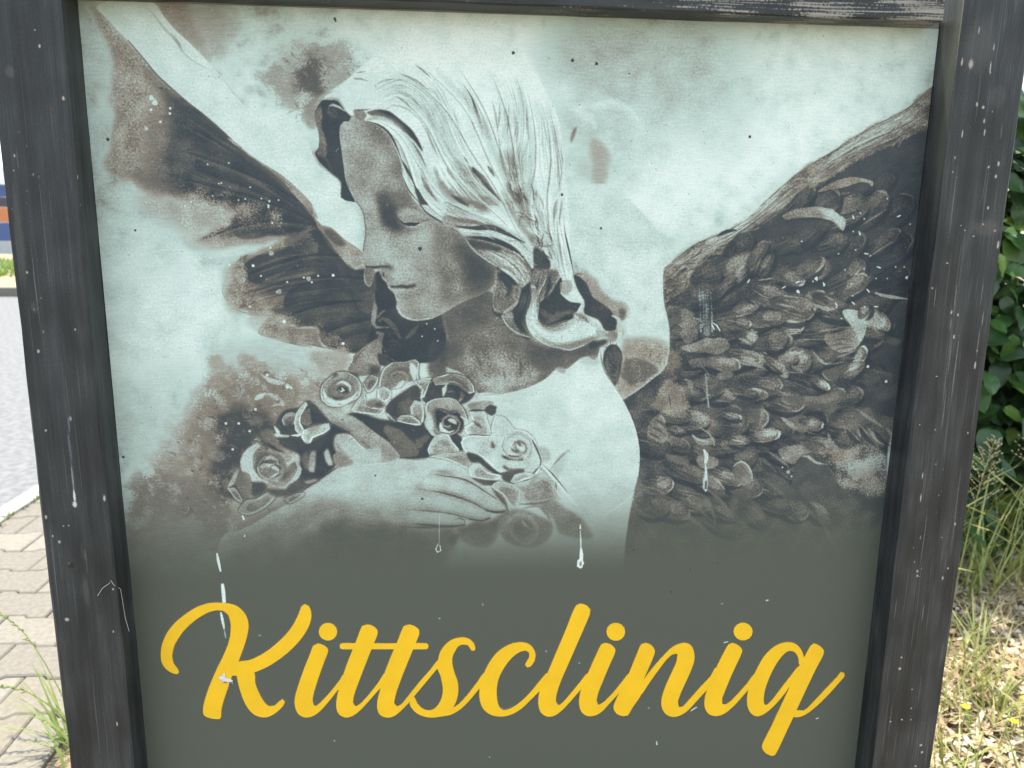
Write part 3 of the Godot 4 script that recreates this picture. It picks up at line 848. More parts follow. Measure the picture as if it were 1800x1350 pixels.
func curve(a: Array, closed: bool, step := 7.0) -> PackedVector2Array:
	var p := PackedVector2Array()
	var n := a.size() / 2
	for i in n:
		p.append(Vector2(a[2 * i], a[2 * i + 1]))
	var r := PackedVector2Array()
	var last := n if closed else n - 1
	for i in last:
		var p1 := p[i]
		var p2 := p[(i + 1) % n]
		var p0 := p[(i - 1 + n) % n] if closed or i > 0 else p1
		var p3 := p[(i + 2) % n] if closed or i + 2 < n else p2
		var k := clampi(int(p1.distance_to(p2) / step), 1, 12)
		for j in k:
			r.append(p1.cubic_interpolate(p2, p0, p3, float(j) / k))
	if not closed:
		r.append(p[n - 1])
	return r

# exact area coverage of a polygon, gathered as signed edges and summed along each row
func cover(poly: PackedVector2Array, pad: float, s: float) -> bool:
	var lo := poly[0]
	var hi := poly[0]
	for q in poly:
		lo = lo.min(q)
		hi = hi.max(q)
	if hi.x < 0 or hi.y < 0 or lo.x > TW or lo.y > TH:
		return false
	mx = int(floor(lo.x - pad)) - 1
	my = int(floor(lo.y - pad)) - 1
	mw = int(ceil((hi.x + pad - mx) / s)) + 3
	mh = int(ceil((hi.y + pad - my) / s)) + 2
	mk.resize(mw * mh)
	mk.fill(0.0)
	var n := poly.size()
	for i in n:
		var a := (poly[i] - Vector2(mx, my)) / s
		var b := (poly[(i + 1) % n] - Vector2(mx, my)) / s
		if a.y == b.y:
			continue
		var dir := 1.0
		if a.y > b.y:
			dir = -1.0
			var c := a
			a = b
			b = c
		var dxdy := (b.x - a.x) / (b.y - a.y)
		var x := a.x
		for y in range(int(a.y), int(ceil(b.y))):
			var dy := minf(y + 1, b.y) - maxf(y, a.y)
			var xn := x + dxdy * dy
			var d := dy * dir
			var x0 := minf(x, xn)
			var x1 := maxf(x, xn)
			var i0 := int(x0)
			var i1 := int(ceil(x1))
			var at := y * mw
			if i1 <= i0 + 1:
				var m := 0.5 * (x + xn) - i0
				mk[at + i0] += d - d * m
				mk[at + i0 + 1] += d * m
			else:
				var e := 1.0 / (x1 - x0)
				var f0 := x0 - i0
				var a0 := 0.5 * e * (1.0 - f0) * (1.0 - f0)
				var f1 := x1 - i1 + 1.0
				var am := 0.5 * e * f1 * f1
				mk[at + i0] += d * a0
				if i1 == i0 + 2:
					mk[at + i0 + 1] += d * (1.0 - a0 - am)
				else:
					var a1 := e * (1.5 - f0)
					mk[at + i0 + 1] += d * (a1 - a0)
					for xi in range(i0 + 2, i1 - 1):
						mk[at + xi] += d * e
					mk[at + i1 - 1] += d * (1.0 - (a1 + (i1 - i0 - 3) * e) - am)
				mk[at + i1] += d * am
			x = xn
	for y in mh:
		var acc := 0.0
		for i in range(y * mw, y * mw + mw):
			acc += mk[i]
			mk[i] = minf(absf(acc), 1.0)
	return true

func soften(r: int) -> void:
	var k := 1.0 / (2 * r + 1)
	var src := mk.duplicate()
	for y in mh:
		var acc := 0.0
		var at := y * mw
		for x in mw + r:
			if x < mw:
				acc += src[at + x]
			if x > 2 * r:
				acc -= src[at + x - 2 * r - 1]
			if x >= r:
				mk[at + x - r] = acc * k
	src = mk.duplicate()
	for x in mw:
		var acc := 0.0
		for y in mh + r:
			if y < mh:
				acc += src[y * mw + x]
			if y > 2 * r:
				acc -= src[(y - 2 * r - 1) * mw + x]
			if y >= r:
				mk[(y - r) * mw + x] = acc * k

func lay(t1: float, t2: float, alpha: float, rough: float, grain: float, wm: float, dx: float, dy: float, s: float) -> void:
	var inv := 1.0 / s
	var xa := maxi(0, mx)
	var xb := mini(TW, mx + int((mw - 1) * s))
	var ya := maxi(0, my)
	var yb := mini(TH, my + int((mh - 1) * s))
	var gx := dx / maxf(mw * s, 1.0)
	var gy := dy / maxf(mh * s, 1.0)
	var whole := s == 1.0
	var flat := t1 == t2
	for y in range(ya, yb):
		var v := (y - my) * inv
		var vi := int(v)
		var vf := v - vi
		var r0 := vi * mw
		for x in range(xa, xb):
			var m: float
			if whole:
				m = mk[r0 + x - mx]
			else:
				var u := (x - mx) * inv
				var ui := int(u)
				var uf := u - ui
				var j := r0 + ui
				m = mk[j] + (mk[j + 1] - mk[j]) * uf
				var m2 := mk[j + mw] + (mk[j + mw + 1] - mk[j + mw]) * uf
				m += (m2 - m) * vf
			if m < 0.004:
				continue
			var i := y * TW + x
			var fine := n_fine[i] * 0.00392 - 0.5
			if rough > 0.0:
				m = clampf((m - 0.5 + rough * ((n_mid[i] * 0.00392 - 0.5) * 0.9 + fine * 0.5)) * 2.0 + 0.5, 0.0, 1.0) * minf(1.0, m * 4.0)
			if rough > 0.85:
				m *= clampf(0.35 + n_mid[i] * 0.0047 + fine * 0.7, 0.0, 1.0)
			m *= alpha
			var t := t1
			if not flat:
				t = t1 + (t2 - t1) * clampf(gx * (x - mx) + gy * (y - my), 0.0, 1.0)
			t += grain * (fine + (n_mid[i] * 0.00392 - 0.5) * 0.6)
			tone[i] += (t - tone[i]) * m
			warmth[i] += (wm - warmth[i]) * m
			if over:
				fade_v[i] *= 1.0 - m

func blob(a: Array, t1: float, t2: float, alpha: float, soft: float, rough: float, grain: float, wm: float, dx: float, dy: float) -> void:
	put(curve(a, true), t1, t2, alpha, soft, rough, grain, wm, dx, dy)

func put(poly: PackedVector2Array, t1: float, t2: float, alpha: float, soft: float, rough: float, grain: float, wm: float, dx := 0.0, dy := 1.0) -> void:
	var s := 1.0
	if soft >= 7.0:
		s = floorf(soft / 3.0)
	if not cover(poly, soft * 1.6 if soft > 1.2 else 0.0, s):
		return
	if soft > 1.2:
		var r := maxi(1, int(round(soft / s * 0.55)))
		soften(r)
		if soft > 1.9:
			soften(r)
	lay(t1, t2, alpha, rough, grain, wm, dx, dy, s)

func ribbon(c: PackedVector2Array, w0: float, w: float, w1: float) -> PackedVector2Array:
	var left := PackedVector2Array()
	var right := PackedVector2Array()
	var n := c.size()
	for i in n:
		var d := (c[mini(i + 1, n - 1)] - c[maxi(i - 1, 0)]).normalized()
		var u := float(i) / maxf(n - 1, 1)
		var wd := lerpf(w0, w, smoothstep(0.0, 0.4, u)) if u < 0.4 else lerpf(w, w1, smoothstep(0.5, 1.0, u))
		var o := Vector2(-d.y, d.x) * wd * 0.5
		left.append(c[i] + o)
		right.append(c[i] - o)
	right.reverse()
	left.append_array(right)
	return left

func stroke(a: Array, w0: float, w: float, w1: float, t: float, alpha: float, soft: float, wm: float, rough: float) -> void:
	put(ribbon(curve(a, false), w0, w, w1), t, t, alpha, soft, rough, 0.1, wm)

# many fine strands between two guide lines
func lock(a: Array, b: Array, n: int, ta: float, tm: float, tb: float, w: float, alpha: float, jit: float, part: float) -> void:
	var ca := curve(a, false, 400.0)
	var cb := curve(b, false, 400.0)
	for i in n:
		var s := (i + rng.randf()) / n
		var u0 := rng.randf() * part
		var u1 := 1.0 - rng.randf() * part
		var t := lerpf(ta, tm, s * 2.0) if s < 0.5 else lerpf(tm, tb, s * 2.0 - 1.0)
		t = clampf(t + rng.randfn(0.0, jit), 0.05, 1.0)
		var pts := []
		var wob := rng.randf_range(-2.0, 2.0)
		for k in 6:
			var u := lerpf(u0, u1, k / 5.0)
			var q := along(ca, u).lerp(along(cb, u), s)
			pts.append(q.x + wob * sin(k * 2.1 + i))
			pts.append(q.y)
		put(ribbon(curve(pts, false, 14.0), 0.3, w * rng.randf_range(0.6, 1.5), 0.3), t, t, alpha, 1.0, 0.0, 0.08, 0.25 if t < 0.62 and t > 0.25 else 0.0)

func along(c: PackedVector2Array, u: float) -> Vector2:
	var n := c.size()
	var f := clampf(u, 0.0, 1.0) * (n - 1)
	var i := mini(int(f), n - 2)
	var g := f - i
	return c[i].cubic_interpolate(c[i + 1], c[maxi(i - 1, 0)], c[mini(i + 2, n - 1)], g)

func feather(x: float, y: float, ang: float, ln: float, wd: float, t: float, tr: float, rim: float, st: int) -> void:
	var ax := Vector2.from_angle(ang)
	var sd := Vector2(-ax.y, ax.x)
	var c := Vector2(x, y)
	var pts := PackedVector2Array()
	for k in 26:
		var u := TAU * k / 26.0
		var l := cos(u)
		var bulge := sin(u) * (0.72 + 0.28 * l) * (1.0 + 0.06 * sin(k * 2.3 + x))
		pts.append(c + ax * l * ln * 0.5 + sd * bulge * wd * 0.5)
	var tip_right := ax.x > 0.0
	var steep := absf(ax.x) < 0.3
	put(pts, t if steep else (tr if tip_right else t), t if steep else (t if tip_right else tr), 0.9, 3.0, 0.8, 0.3, 0.2, 1.0, 0.0)
	# the scale above throws a dark edge along one side
	var under := []
	for k in 6:
		var u := lerpf(-0.2, 2.6, k / 5.0)
		var q := c + ax * cos(u) * ln * 0.53 + sd * sin(u) * wd * 0.56
		under.append_array([q.x, q.y])
	stroke(under, 1.0, 10.0, 1.0, 0.03, 0.85, 4.0, 0.0, 0.3)
	for k in st * 2:
		var o := (float(k) + 0.5) / (st * 2) - 0.5 + rng.randf_range(-0.08, 0.08)
		var p0 := c - ax * ln * rng.randf_range(0.0, 0.42) + sd * o * wd * 0.6
		var p1 := c + ax * ln * rng.randf_range(0.12, 0.42) + sd * o * wd * 0.85
		var w := sd * rng.randf_range(-3.0, 3.0)
		stroke([p0.x, p0.y, (p0.x + p1.x) * 0.5 + w.x, (p0.y + p1.y) * 0.5 + w.y, p1.x, p1.y], 0.3, 2.6, 0.5, clampf(t + rng.randfn(0.0, 0.15), 0.04, 0.9), 0.65, 1.0, 0.15, 0.5)
	# a soft lit crest towards the tip, and on some a bright lip
	var crest := c + ax * ln * 0.16 - sd * wd * 0.1
	var lit := PackedVector2Array()
	for k in 12:
		var u := TAU * k / 12.0
		lit.append(crest + ax * cos(u) * ln * 0.24 + sd * sin(u) * wd * 0.22)
	put(lit, t * 1.45 + 0.02, t * 1.45 + 0.02, 0.6, 6.0, 0.5, 0.25, 0.1)
	if rng.randf() < 0.5:
		return
	var from := rng.randf_range(-1.5, -0.4)
	var arc := []
	for k in 6:
		var u := lerpf(from, from + rng.randf_range(1.0, 1.9), k / 5.0)
		var q := c + ax * cos(u) * ln * 0.48 + sd * sin(u) * (0.72 + 0.28 * cos(u)) * wd * 0.48
		arc.append_array([q.x, q.y])
	stroke(arc, 0.5, 4.4, 0.5, t + rim + 0.12, 0.75, 1.4, 0.1, 0.5)

# overlapping rows of feathers, the outer ones first so that the inner ones cover their roots
func plumage(a: Array, ang0: float, ang1: float) -> void:
	var poly := curve(a, true)
	var p0 := poly[0]
	var p1 := poly[0]
	for q in poly:
		p0 = p0.min(q)
		p1 = p1.max(q)
	for col in range(11, -1, -1):
		for row in 13:
			var c := Vector2(lerpf(p0.x, p1.x, (col + 0.5 * (row % 2) + rng.randf_range(-0.25, 0.25)) / 11.5), lerpf(p0.y, p1.y, (row + rng.randf_range(-0.3, 0.3)) / 12.0))
			if not Geometry2D.is_point_in_polygon(c, poly):
				continue
			var v := (c.y - p0.y) / (p1.y - p0.y)
			var u := (c.x - p0.x) / (p1.x - p0.x)
			var t := rng.randf_range(0.16, 0.38) + 0.12 * sin(u * 9.0 + v * 7.0) - 0.1 * clampf(u * 2.0 - 1.3, 0.0, 1.0) - 0.16 * clampf(u * 3.0 - 1.6, 0.0, 1.0) * clampf(1.3 - v * 2.6, 0.0, 1.0)
			if rng.randf() < 0.2:
				t += 0.14
			feather(c.x, c.y, lerpf(ang0, ang1, v) + rng.randfn(0.0, 0.16), rng.randf_range(58, 112), rng.randf_range(30, 62), clampf(t, 0.06, 0.62), 0.05, rng.randf_range(0.08, 0.25), 6)

# short brush marks strewn inside an outline, all running much the same way
func flecks(a: Array, n: int, ang: float, spread: float, ln: float, w: float, lo: float, hi: float, alpha: float) -> void:
	var poly := curve(a, true)
	var p0 := poly[0]
	var p1 := poly[0]
	for q in poly:
		p0 = p0.min(q)
		p1 = p1.max(q)
	var left := n
	var tries := 0
	while left > 0 and tries < n * 8:
		tries += 1
		var c := Vector2(rng.randf_range(p0.x, p1.x), rng.randf_range(p0.y, p1.y))
		if not Geometry2D.is_point_in_polygon(c, poly):
			continue
		left -= 1
		var d := Vector2.from_angle(ang + rng.randfn(0.0, spread)) * ln * rng.randf_range(0.4, 1.3) * 0.5
		var b := Vector2(-d.y, d.x) * rng.randf_range(-0.35, 0.35)
		var t := lerpf(lo, hi, pow(rng.randf(), 1.6))
		stroke([c.x - d.x, c.y - d.y, c.x + b.x, c.y + b.y, c.x + d.x, c.y + d.y], 0.3, w * rng.randf_range(0.5, 1.5), 0.3, t, alpha * rng.randf_range(0.5, 1.0), 1.0, 0.3 if t > 0.25 else 0.0, 0.5)

func rim(a: Array) -> void:
	var c := curve(a, true)
	c.append(c[0])
	put(ribbon(c, 2.6, 2.6, 2.6), 0.3, 0.3, 0.9, 1.0, 0.25, 0.1, 1.4)

func dot(x: float, y: float, r: float, t: float, alpha: float) -> void:
	var pts := PackedVector2Array()
	for k in 10:
		pts.append(Vector2(x, y) + Vector2.from_angle(TAU * k / 10.0) * r * (1.0 + 0.12 * sin(k * 1.9 + x)))
	put(pts, t, t, alpha, 1.0, 0.0, 0.0, 0.0)

func paint_print() -> Image:
	rng.seed = 7
	n_mid = noise_bytes(TW, TH, 0.02, 5, 3)
	n_fine = noise_bytes(TW, TH, 0.22, 2, 11)
	n_weave = noise_bytes(160, TH, 0.3, 2, 5, TW, TH)
	var cloud := noise_bytes(350, 350, 0.011, 4, 21, TW, TH)
	tone.resize(TW * TH)
	warmth.resize(TW * TH)
	for i in TW * TH:
		var m := n_mid[i] * 0.00392
		tone[i] = 0.845 + (cloud[i] * 0.00392 - 0.5) * 0.24 + (m - 0.5) * 0.13 + (n_fine[i] * 0.00392 - 0.5) * 0.07 - maxf(0.0, 0.36 - m) * 0.4 - maxf(0.0, n_fine[i] * 0.00392 - 0.66) * clampf((cloud[i] * 0.00392 - 0.35) * 2.0, 0.0, 1.0) * 1.0
	paint_ground_of_the_print_clouds_stains_and_flare()
	paint_left_stain_below_the_wing()
	paint_left_wing()
	paint_light_leading_edge_of_the_left_wing()
	paint_right_wing_dark_field()
	paint_right_wing_feathers()
	paint_pale_lower_end_of_the_right_wing_bone()
	paint_neck_and_the_dark_hollow_beside_it()
	paint_shadowed_locks_left_of_the_neck()
	paint_face()
	paint_eye()
	paint_nose_and_mouth()
	paint_hair_pale_mass_of_the_crown()
	paint_hair_flowing_strands()
	paint_hair_dark_lock_behind_the_brow()
	paint_hair_gap_above_the_front_lock()
	paint_hair_dark_hollows_of_the_crown()
	paint_hair_lower_locks_and_curls()
	paint_dress_and_shoulder()
	paint_arm_and_hand()
	paint_deep_shade_under_the_flowers()
	paint_fingers_of_the_other_hand()
	paint_roses()
	paint_rose_with_the_dark_heart()
	paint_the_large_pale_rose()
	paint_left_roses()
	paint_faint_roses_at_the_foot()
	# black specks and pale splashes thrown over the whole print
	for k in 420:
		dot(rng.randf() * TW, rng.randf() * 900.0, rng.randf_range(0.5, 1.1), 0.25, 0.55)
	for k in 260:
		dot(rng.randf() * TW, rng.randf() * 950.0, rng.randf_range(0.5, 1.2), 0.92, 0.6)
	fade_v.resize(TW * TH)
	for y in TH:
		var f := smoothstep(768, 979, float(y))
		for x in TW:
			fade_v[y * TW + x] = f
	over = true
	paint_marks()
	over = false
	return develop()

# tone and warmth become ink colours; the foot of the print fades to plain grey
func develop() -> Image:
	var stops := [0.0, 0.1, 0.2, 0.3, 0.4, 0.5, 0.6, 0.7, 0.8, 0.9, 1.0]
	var inks := [Color8(52, 61, 68), Color8(63, 73, 80), Color8(79, 84, 86), Color8(97, 99, 97), Color8(115, 114, 109), Color8(135, 136, 130), Color8(155, 160, 154), Color8(172, 186, 181), Color8(187, 209, 204), Color8(206, 225, 221), Color8(230, 243, 240)]
	var lut := PackedFloat32Array()
	for i in 256:
		var v := i / 25.5
		var k := mini(int(v), 9)
		var c: Color = inks[k].lerp(inks[k + 1], v - k)
		lut.append_array([c.r * 255.0, c.g * 255.0, c.b * 255.0])
	var px := PackedByteArray()
	px.resize(TW * TH * 3)
	for y in TH:
		for x in TW:
			var i := y * TW + x
			var fade := fade_v[i]
			var w := n_weave[i] * 0.00392 - 0.5
			var f := n_fine[i] * 0.00392 - 0.5
			var t := tone[i]
			var mid := maxf(0.0, 1.0 - absf(t - 0.48) * 2.4)
			t += w * 0.075 * (0.35 + minf(t, 0.8)) + f * (0.05 * (0.4 + t) + 0.13 * mid) + (n_mid[i] * 0.00392 - 0.5) * (0.16 * mid + 0.05) + w * 0.05 * mid
			var j := clampi(int(t * 255.0), 0, 255) * 3
			var wm := warmth[i] * (1.0 - absf(t - 0.5) * 1.6)
			var g := 1.0 + w * 0.025 + f * 0.02
			var r := lut[j] + wm * 8.0
			var gr := lut[j + 1] - wm * 1.5
			var b := lut[j + 2] - wm * 8.0
			px[i * 3] = clampi(int(lerpf(r, 90.0 * g, fade)), 0, 255)
			px[i * 3 + 1] = clampi(int(lerpf(gr, 96.0 * g, fade)), 0, 255)
			px[i * 3 + 2] = clampi(int(lerpf(b, 88.0 * g, fade)), 0, 255)
	return Image.create_from_data(TW, TH, false, Image.FORMAT_RGB8, px)

# ground of the print: clouds, stains and an edge dulled by painted flare
func paint_ground_of_the_print_clouds_stains_and_flare() -> void:
	blob([-28.3,-15.3,247,-24.5,134.2,96.3,59.9,254.9,18.8,420.1,-55.8,439.4],0.7,0.7,0.55,60,0,0.07,0,0,1)  # duller left edge: flare and shade painted into the ink
	blob([5.5,364.5,224.2,380.7,215.5,534.2,171.4,633.7,87.5,735.3,-36.9,838.4],0.86,0.86,0.5,60,0,0.07,0,0,1)
	blob([440.6,2.6,732.9,2,716.1,98.5,585.1,137.2,437.5,123.1],0.99,0.99,0.8,60,0,0.07,0,0,1)
	blob([724.3,36.9,1007.5,11,1068.7,190.3,895,268.4,785,196],0.72,0.72,0.75,50,0.5,0.07,0,0,1)
	blob([770.8,26.8,893.4,23.2,886.7,85.2,782.2,96.8],0.66,0.66,0.5,26,1.1,0.07,0,0,1)
	blob([941,21.8,1056.2,18.4,1098.5,61.7,1002.4,82.2],0.7,0.7,0.5,26,1.1,0.07,0,0,1)
	blob([915.5,84.4,1022.4,90.6,1047.6,172.2,949.8,183.4],0.69,0.69,0.5,30,1,0.07,0,0,1)
	blob([1056.2,18.4,1410.8,7.9,1402.2,99.3,1268.6,176.8,1168.6,188.2,1083.7,125.4],0.93,0.93,0.7,50,0,0.07,0,0,1)
	blob([920.9,193.2,1214.5,140.7,1251.2,205.4,1076.3,294.1,979.7,363.1,859,354.7],1,1,0.85,50,0,0.07,0,0,1)
	blob([811.9,131.8,926.9,120.1,950.8,201.9,895,268.4,825.3,241.4],0.84,0.84,0.4,30,0,0.07,0,0,1)
	blob([1009.8,46.3,1090.8,88.9,1090.7,217.9,1022.2,237.9,996.6,145.7],0.8,0.8,0.35,40,0.5,0.07,0,0,1)
	blob([112.6,391.2,184.7,418.7,198.8,495.3,158,544.1,92.8,534.4,69.3,476.6],0.99,0.99,0.8,36,0.6,0.07,0,0,1)
	blob([25.2,345.9,131.7,381.6,137,438,55.4,419.8],0.74,0.74,0.5,30,0.8,0.07,0,0,1)
	blob([7.1,554,130.4,534.4,173.9,593.6,55.4,653.3],0.95,0.95,0.6,36,0.8,0.07,0,0,1)
	blob([3.7,593.3,75.9,633.3,48.9,734.9,1,734.5],0.75,0.75,0.5,34,0.8,0.07,0,0,1)
	blob([440.1,19.6,585.4,6.6,548.5,59.2,456.8,79.1],0.9,0.9,0.4,24,1,0.07,0,0,1)
	blob([14.6,364.4,140.9,381.6,201.1,456.7,176.3,553.9,60.1,593.4,-0.5,534.6],0.9,0.9,0.7,40,0,0.07,0,0,1)
	blob([118.2,-0.1,195.1,1.1,242.9,14.4,237,48.2,209,90.5,200.9,94.5,171.7,61.3,146.1,39.7,128.5,16.1],0.55,0.55,0.75,22,1.3,0.07,0.7,0,1)
	blob([118.2,-0.1,156.5,2.3,173.8,31.4,190.6,72.1,171.7,61.3,146.1,39.7,128.5,16.1],0.47,0.47,0.7,16,1.2,0.07,0.8,0,1)
	blob([273.4,109.8,312.7,74.4,353.7,56.2,402.9,63.3,438.6,79.6,442.3,114.2,400.2,150.4,363.3,160.1,327.6,143.3,283.1,131.3],0.5,0.5,0.85,26,1.5,0.07,0.21,0,1)
	blob([330,86.8,366.2,81.5,388.2,98.2,373.5,129.1,341.6,134.2],0.2,0.2,0.9,22,1.3,0.07,0.07,0,1)
	blob([346.1,134.1,364.1,138.1,362.8,173.3,348.8,182.5,340.5,160.6],0.45,0.45,0.8,10,1.2,0.07,0.21,0,1)
	blob([811.5,184.3,829.1,198.2,847.2,220.4,842,255.7,831.8,272.5,813.8,256.1,817.1,225.1],0.6,0.6,0.9,9,1,0.07,1,0,1)
	blob([789.1,225.6,817.4,233.3,811.8,260.3,791.9,246.1],0.66,0.66,0.5,12,1.2,0.07,0.21,0,1)
	stroke([787.5,170.6,782.5,182.8,778.7,197.1],1.4,7,1.4,0.4,0.8,2,0.7,0)
	blob([886.2,318.1,899.7,324.3,896.4,347.9,915,367,913.2,375.7,893.3,378.1,868.5,371.8,856.9,356.9,858.4,339.8,868.9,326.8],0.6,0.6,0.95,4,0.6,0.07,1,0,1)
	stroke([774,142.7,797.1,136.2,818.5,137.7,839.6,131.2,861.1,134.7,883,146.3,897,170.3],2.8,14,2.8,0.95,0.6,6,0,0)
	stroke([767.4,136.9,793.1,144.3,814.9,159.9,819.8,176],3.2,16,3.2,0.95,0.6,6,0,0)

# left stain below the wing
func paint_left_stain_below_the_wing() -> void:
	blob([89.7,704.4,122.1,653.7,153.5,613.5,213.3,573.7,270.8,573.8,347.4,593.9,406.5,573.8,424.6,634.7,343.6,696.1,257.9,843.1,194.4,907.1,79.8,840.3,18.6,871.3,45.7,776.4],0.5,0.5,0.9,34,1.7,0.07,0.8,0,1)
	blob([128.9,694.5,161.8,633.7,222.3,583.7,307.7,614,305.5,664.9,223.7,736.6,178.3,841.8,121.9,798.4],0.42,0.42,0.85,26,1.6,0.07,0.7,0,1)
	blob([163.4,684.5,208.7,654.1,256.7,664.6,263.5,726.6,220.8,789.1,178.9,831.1,152,788.3,175.4,725.8],0.13,0.13,0.95,22,1.1,0.07,0.035,0,1)
	blob([157.4,554,195.9,544.1,234.5,534.2,311.1,534.1,387.3,563.8,425.9,583.9,386.1,604.1,308.5,593.8,241.5,583.7,193,593.6],0.72,0.72,0.7,16,1.4,0.07,0,0,1)
	blob([35.2,786.8,84.4,776.9,159.8,820.2,196.9,863.6,171.8,950.6,12.5,947.1],0.36,0.36,0.8,40,0.9,0.07,0.07,0,1)
	blob([28.6,633.1,127.6,573.7,142.6,633.6,89,714.7,26.4,776.2],0.76,0.76,0.6,30,1,0.07,0,0,1)
	blob([214.4,553.9,261.2,573.8,250.3,598.7,222,588.7],0.5,0.5,0.6,10,1.4,0.07,0.9,0,1)
	blob([166.8,554,194.2,573.7,212.1,593.7,181.6,623.7,159.6,593.6],0.52,0.52,0.7,10,1.5,0.07,0.9,0,1)
	stroke([248.5,591.5,265.1,602.7,284.3,607.2,301.1,616.2],1.8,9,1.8,0.84,0.75,2.5,0,1.2)
	stroke([235.4,637.3,255.4,626.2,268.2,628.5],1.6,8,1.6,0.84,0.8,2,0,1)
	stroke([255.4,625,272.3,631.9,282.7,640.9,284.5,650],2,10,2,0.82,0.7,3,0,1.2)
	stroke([262.8,649.9,273.8,645.4,284.7,645.5],0.8,4,0.8,0.8,0.7,0.8,0,0.8)
	dot(293,615,2.4,0.92,1)
	dot(207,679,2.4,0.92,1)
	dot(225,693,2.4,0.92,1)
	dot(185,679,2.4,0.92,1)
	dot(194,726,2.4,0.92,1)
	dot(237,654,2.4,0.92,1)
	dot(260,593,2.4,0.92,1)
	blob([138.8,633.6,152.8,624.6,166.5,635.7,153.5,643.7],0.62,0.62,0.45,8,1.6,0.07,0,0,1)
	blob([151.4,735.9,165.6,726.7,179.5,738.3,166.3,746.5],0.62,0.62,0.45,8,1.6,0.07,0,0,1)
	blob([113.3,725.2,127.5,716,141.3,727.5,128.1,735.7],0.62,0.62,0.45,8,1.6,0.07,0,0,1)
	blob([197,623.7,210.9,614.7,224.8,625.8,211.8,633.9],0.62,0.62,0.45,8,1.6,0.07,0,0,1)
	blob([223.1,674.6,237.2,665.5,251.2,676.9,238.1,685],0.62,0.62,0.45,8,1.6,0.07,0,0,1)
	blob([167.7,788.5,182,779.2,196.1,790.9,182.8,799.2],0.62,0.62,0.45,8,1.6,0.07,0,0,1)
	flecks([89.7,704.4,153.5,613.5,251.6,573.8,387,573.8,343.6,696.1,257.9,843.1,79.8,840.3],220,0,1.2,14,4,0.2,0.75,0.5)
	flecks([275.2,109.8,353.7,56.2,438.6,79.6,437.5,123.1,344.4,178.2],60,0.175,1,12,3,0.25,0.75,0.5)

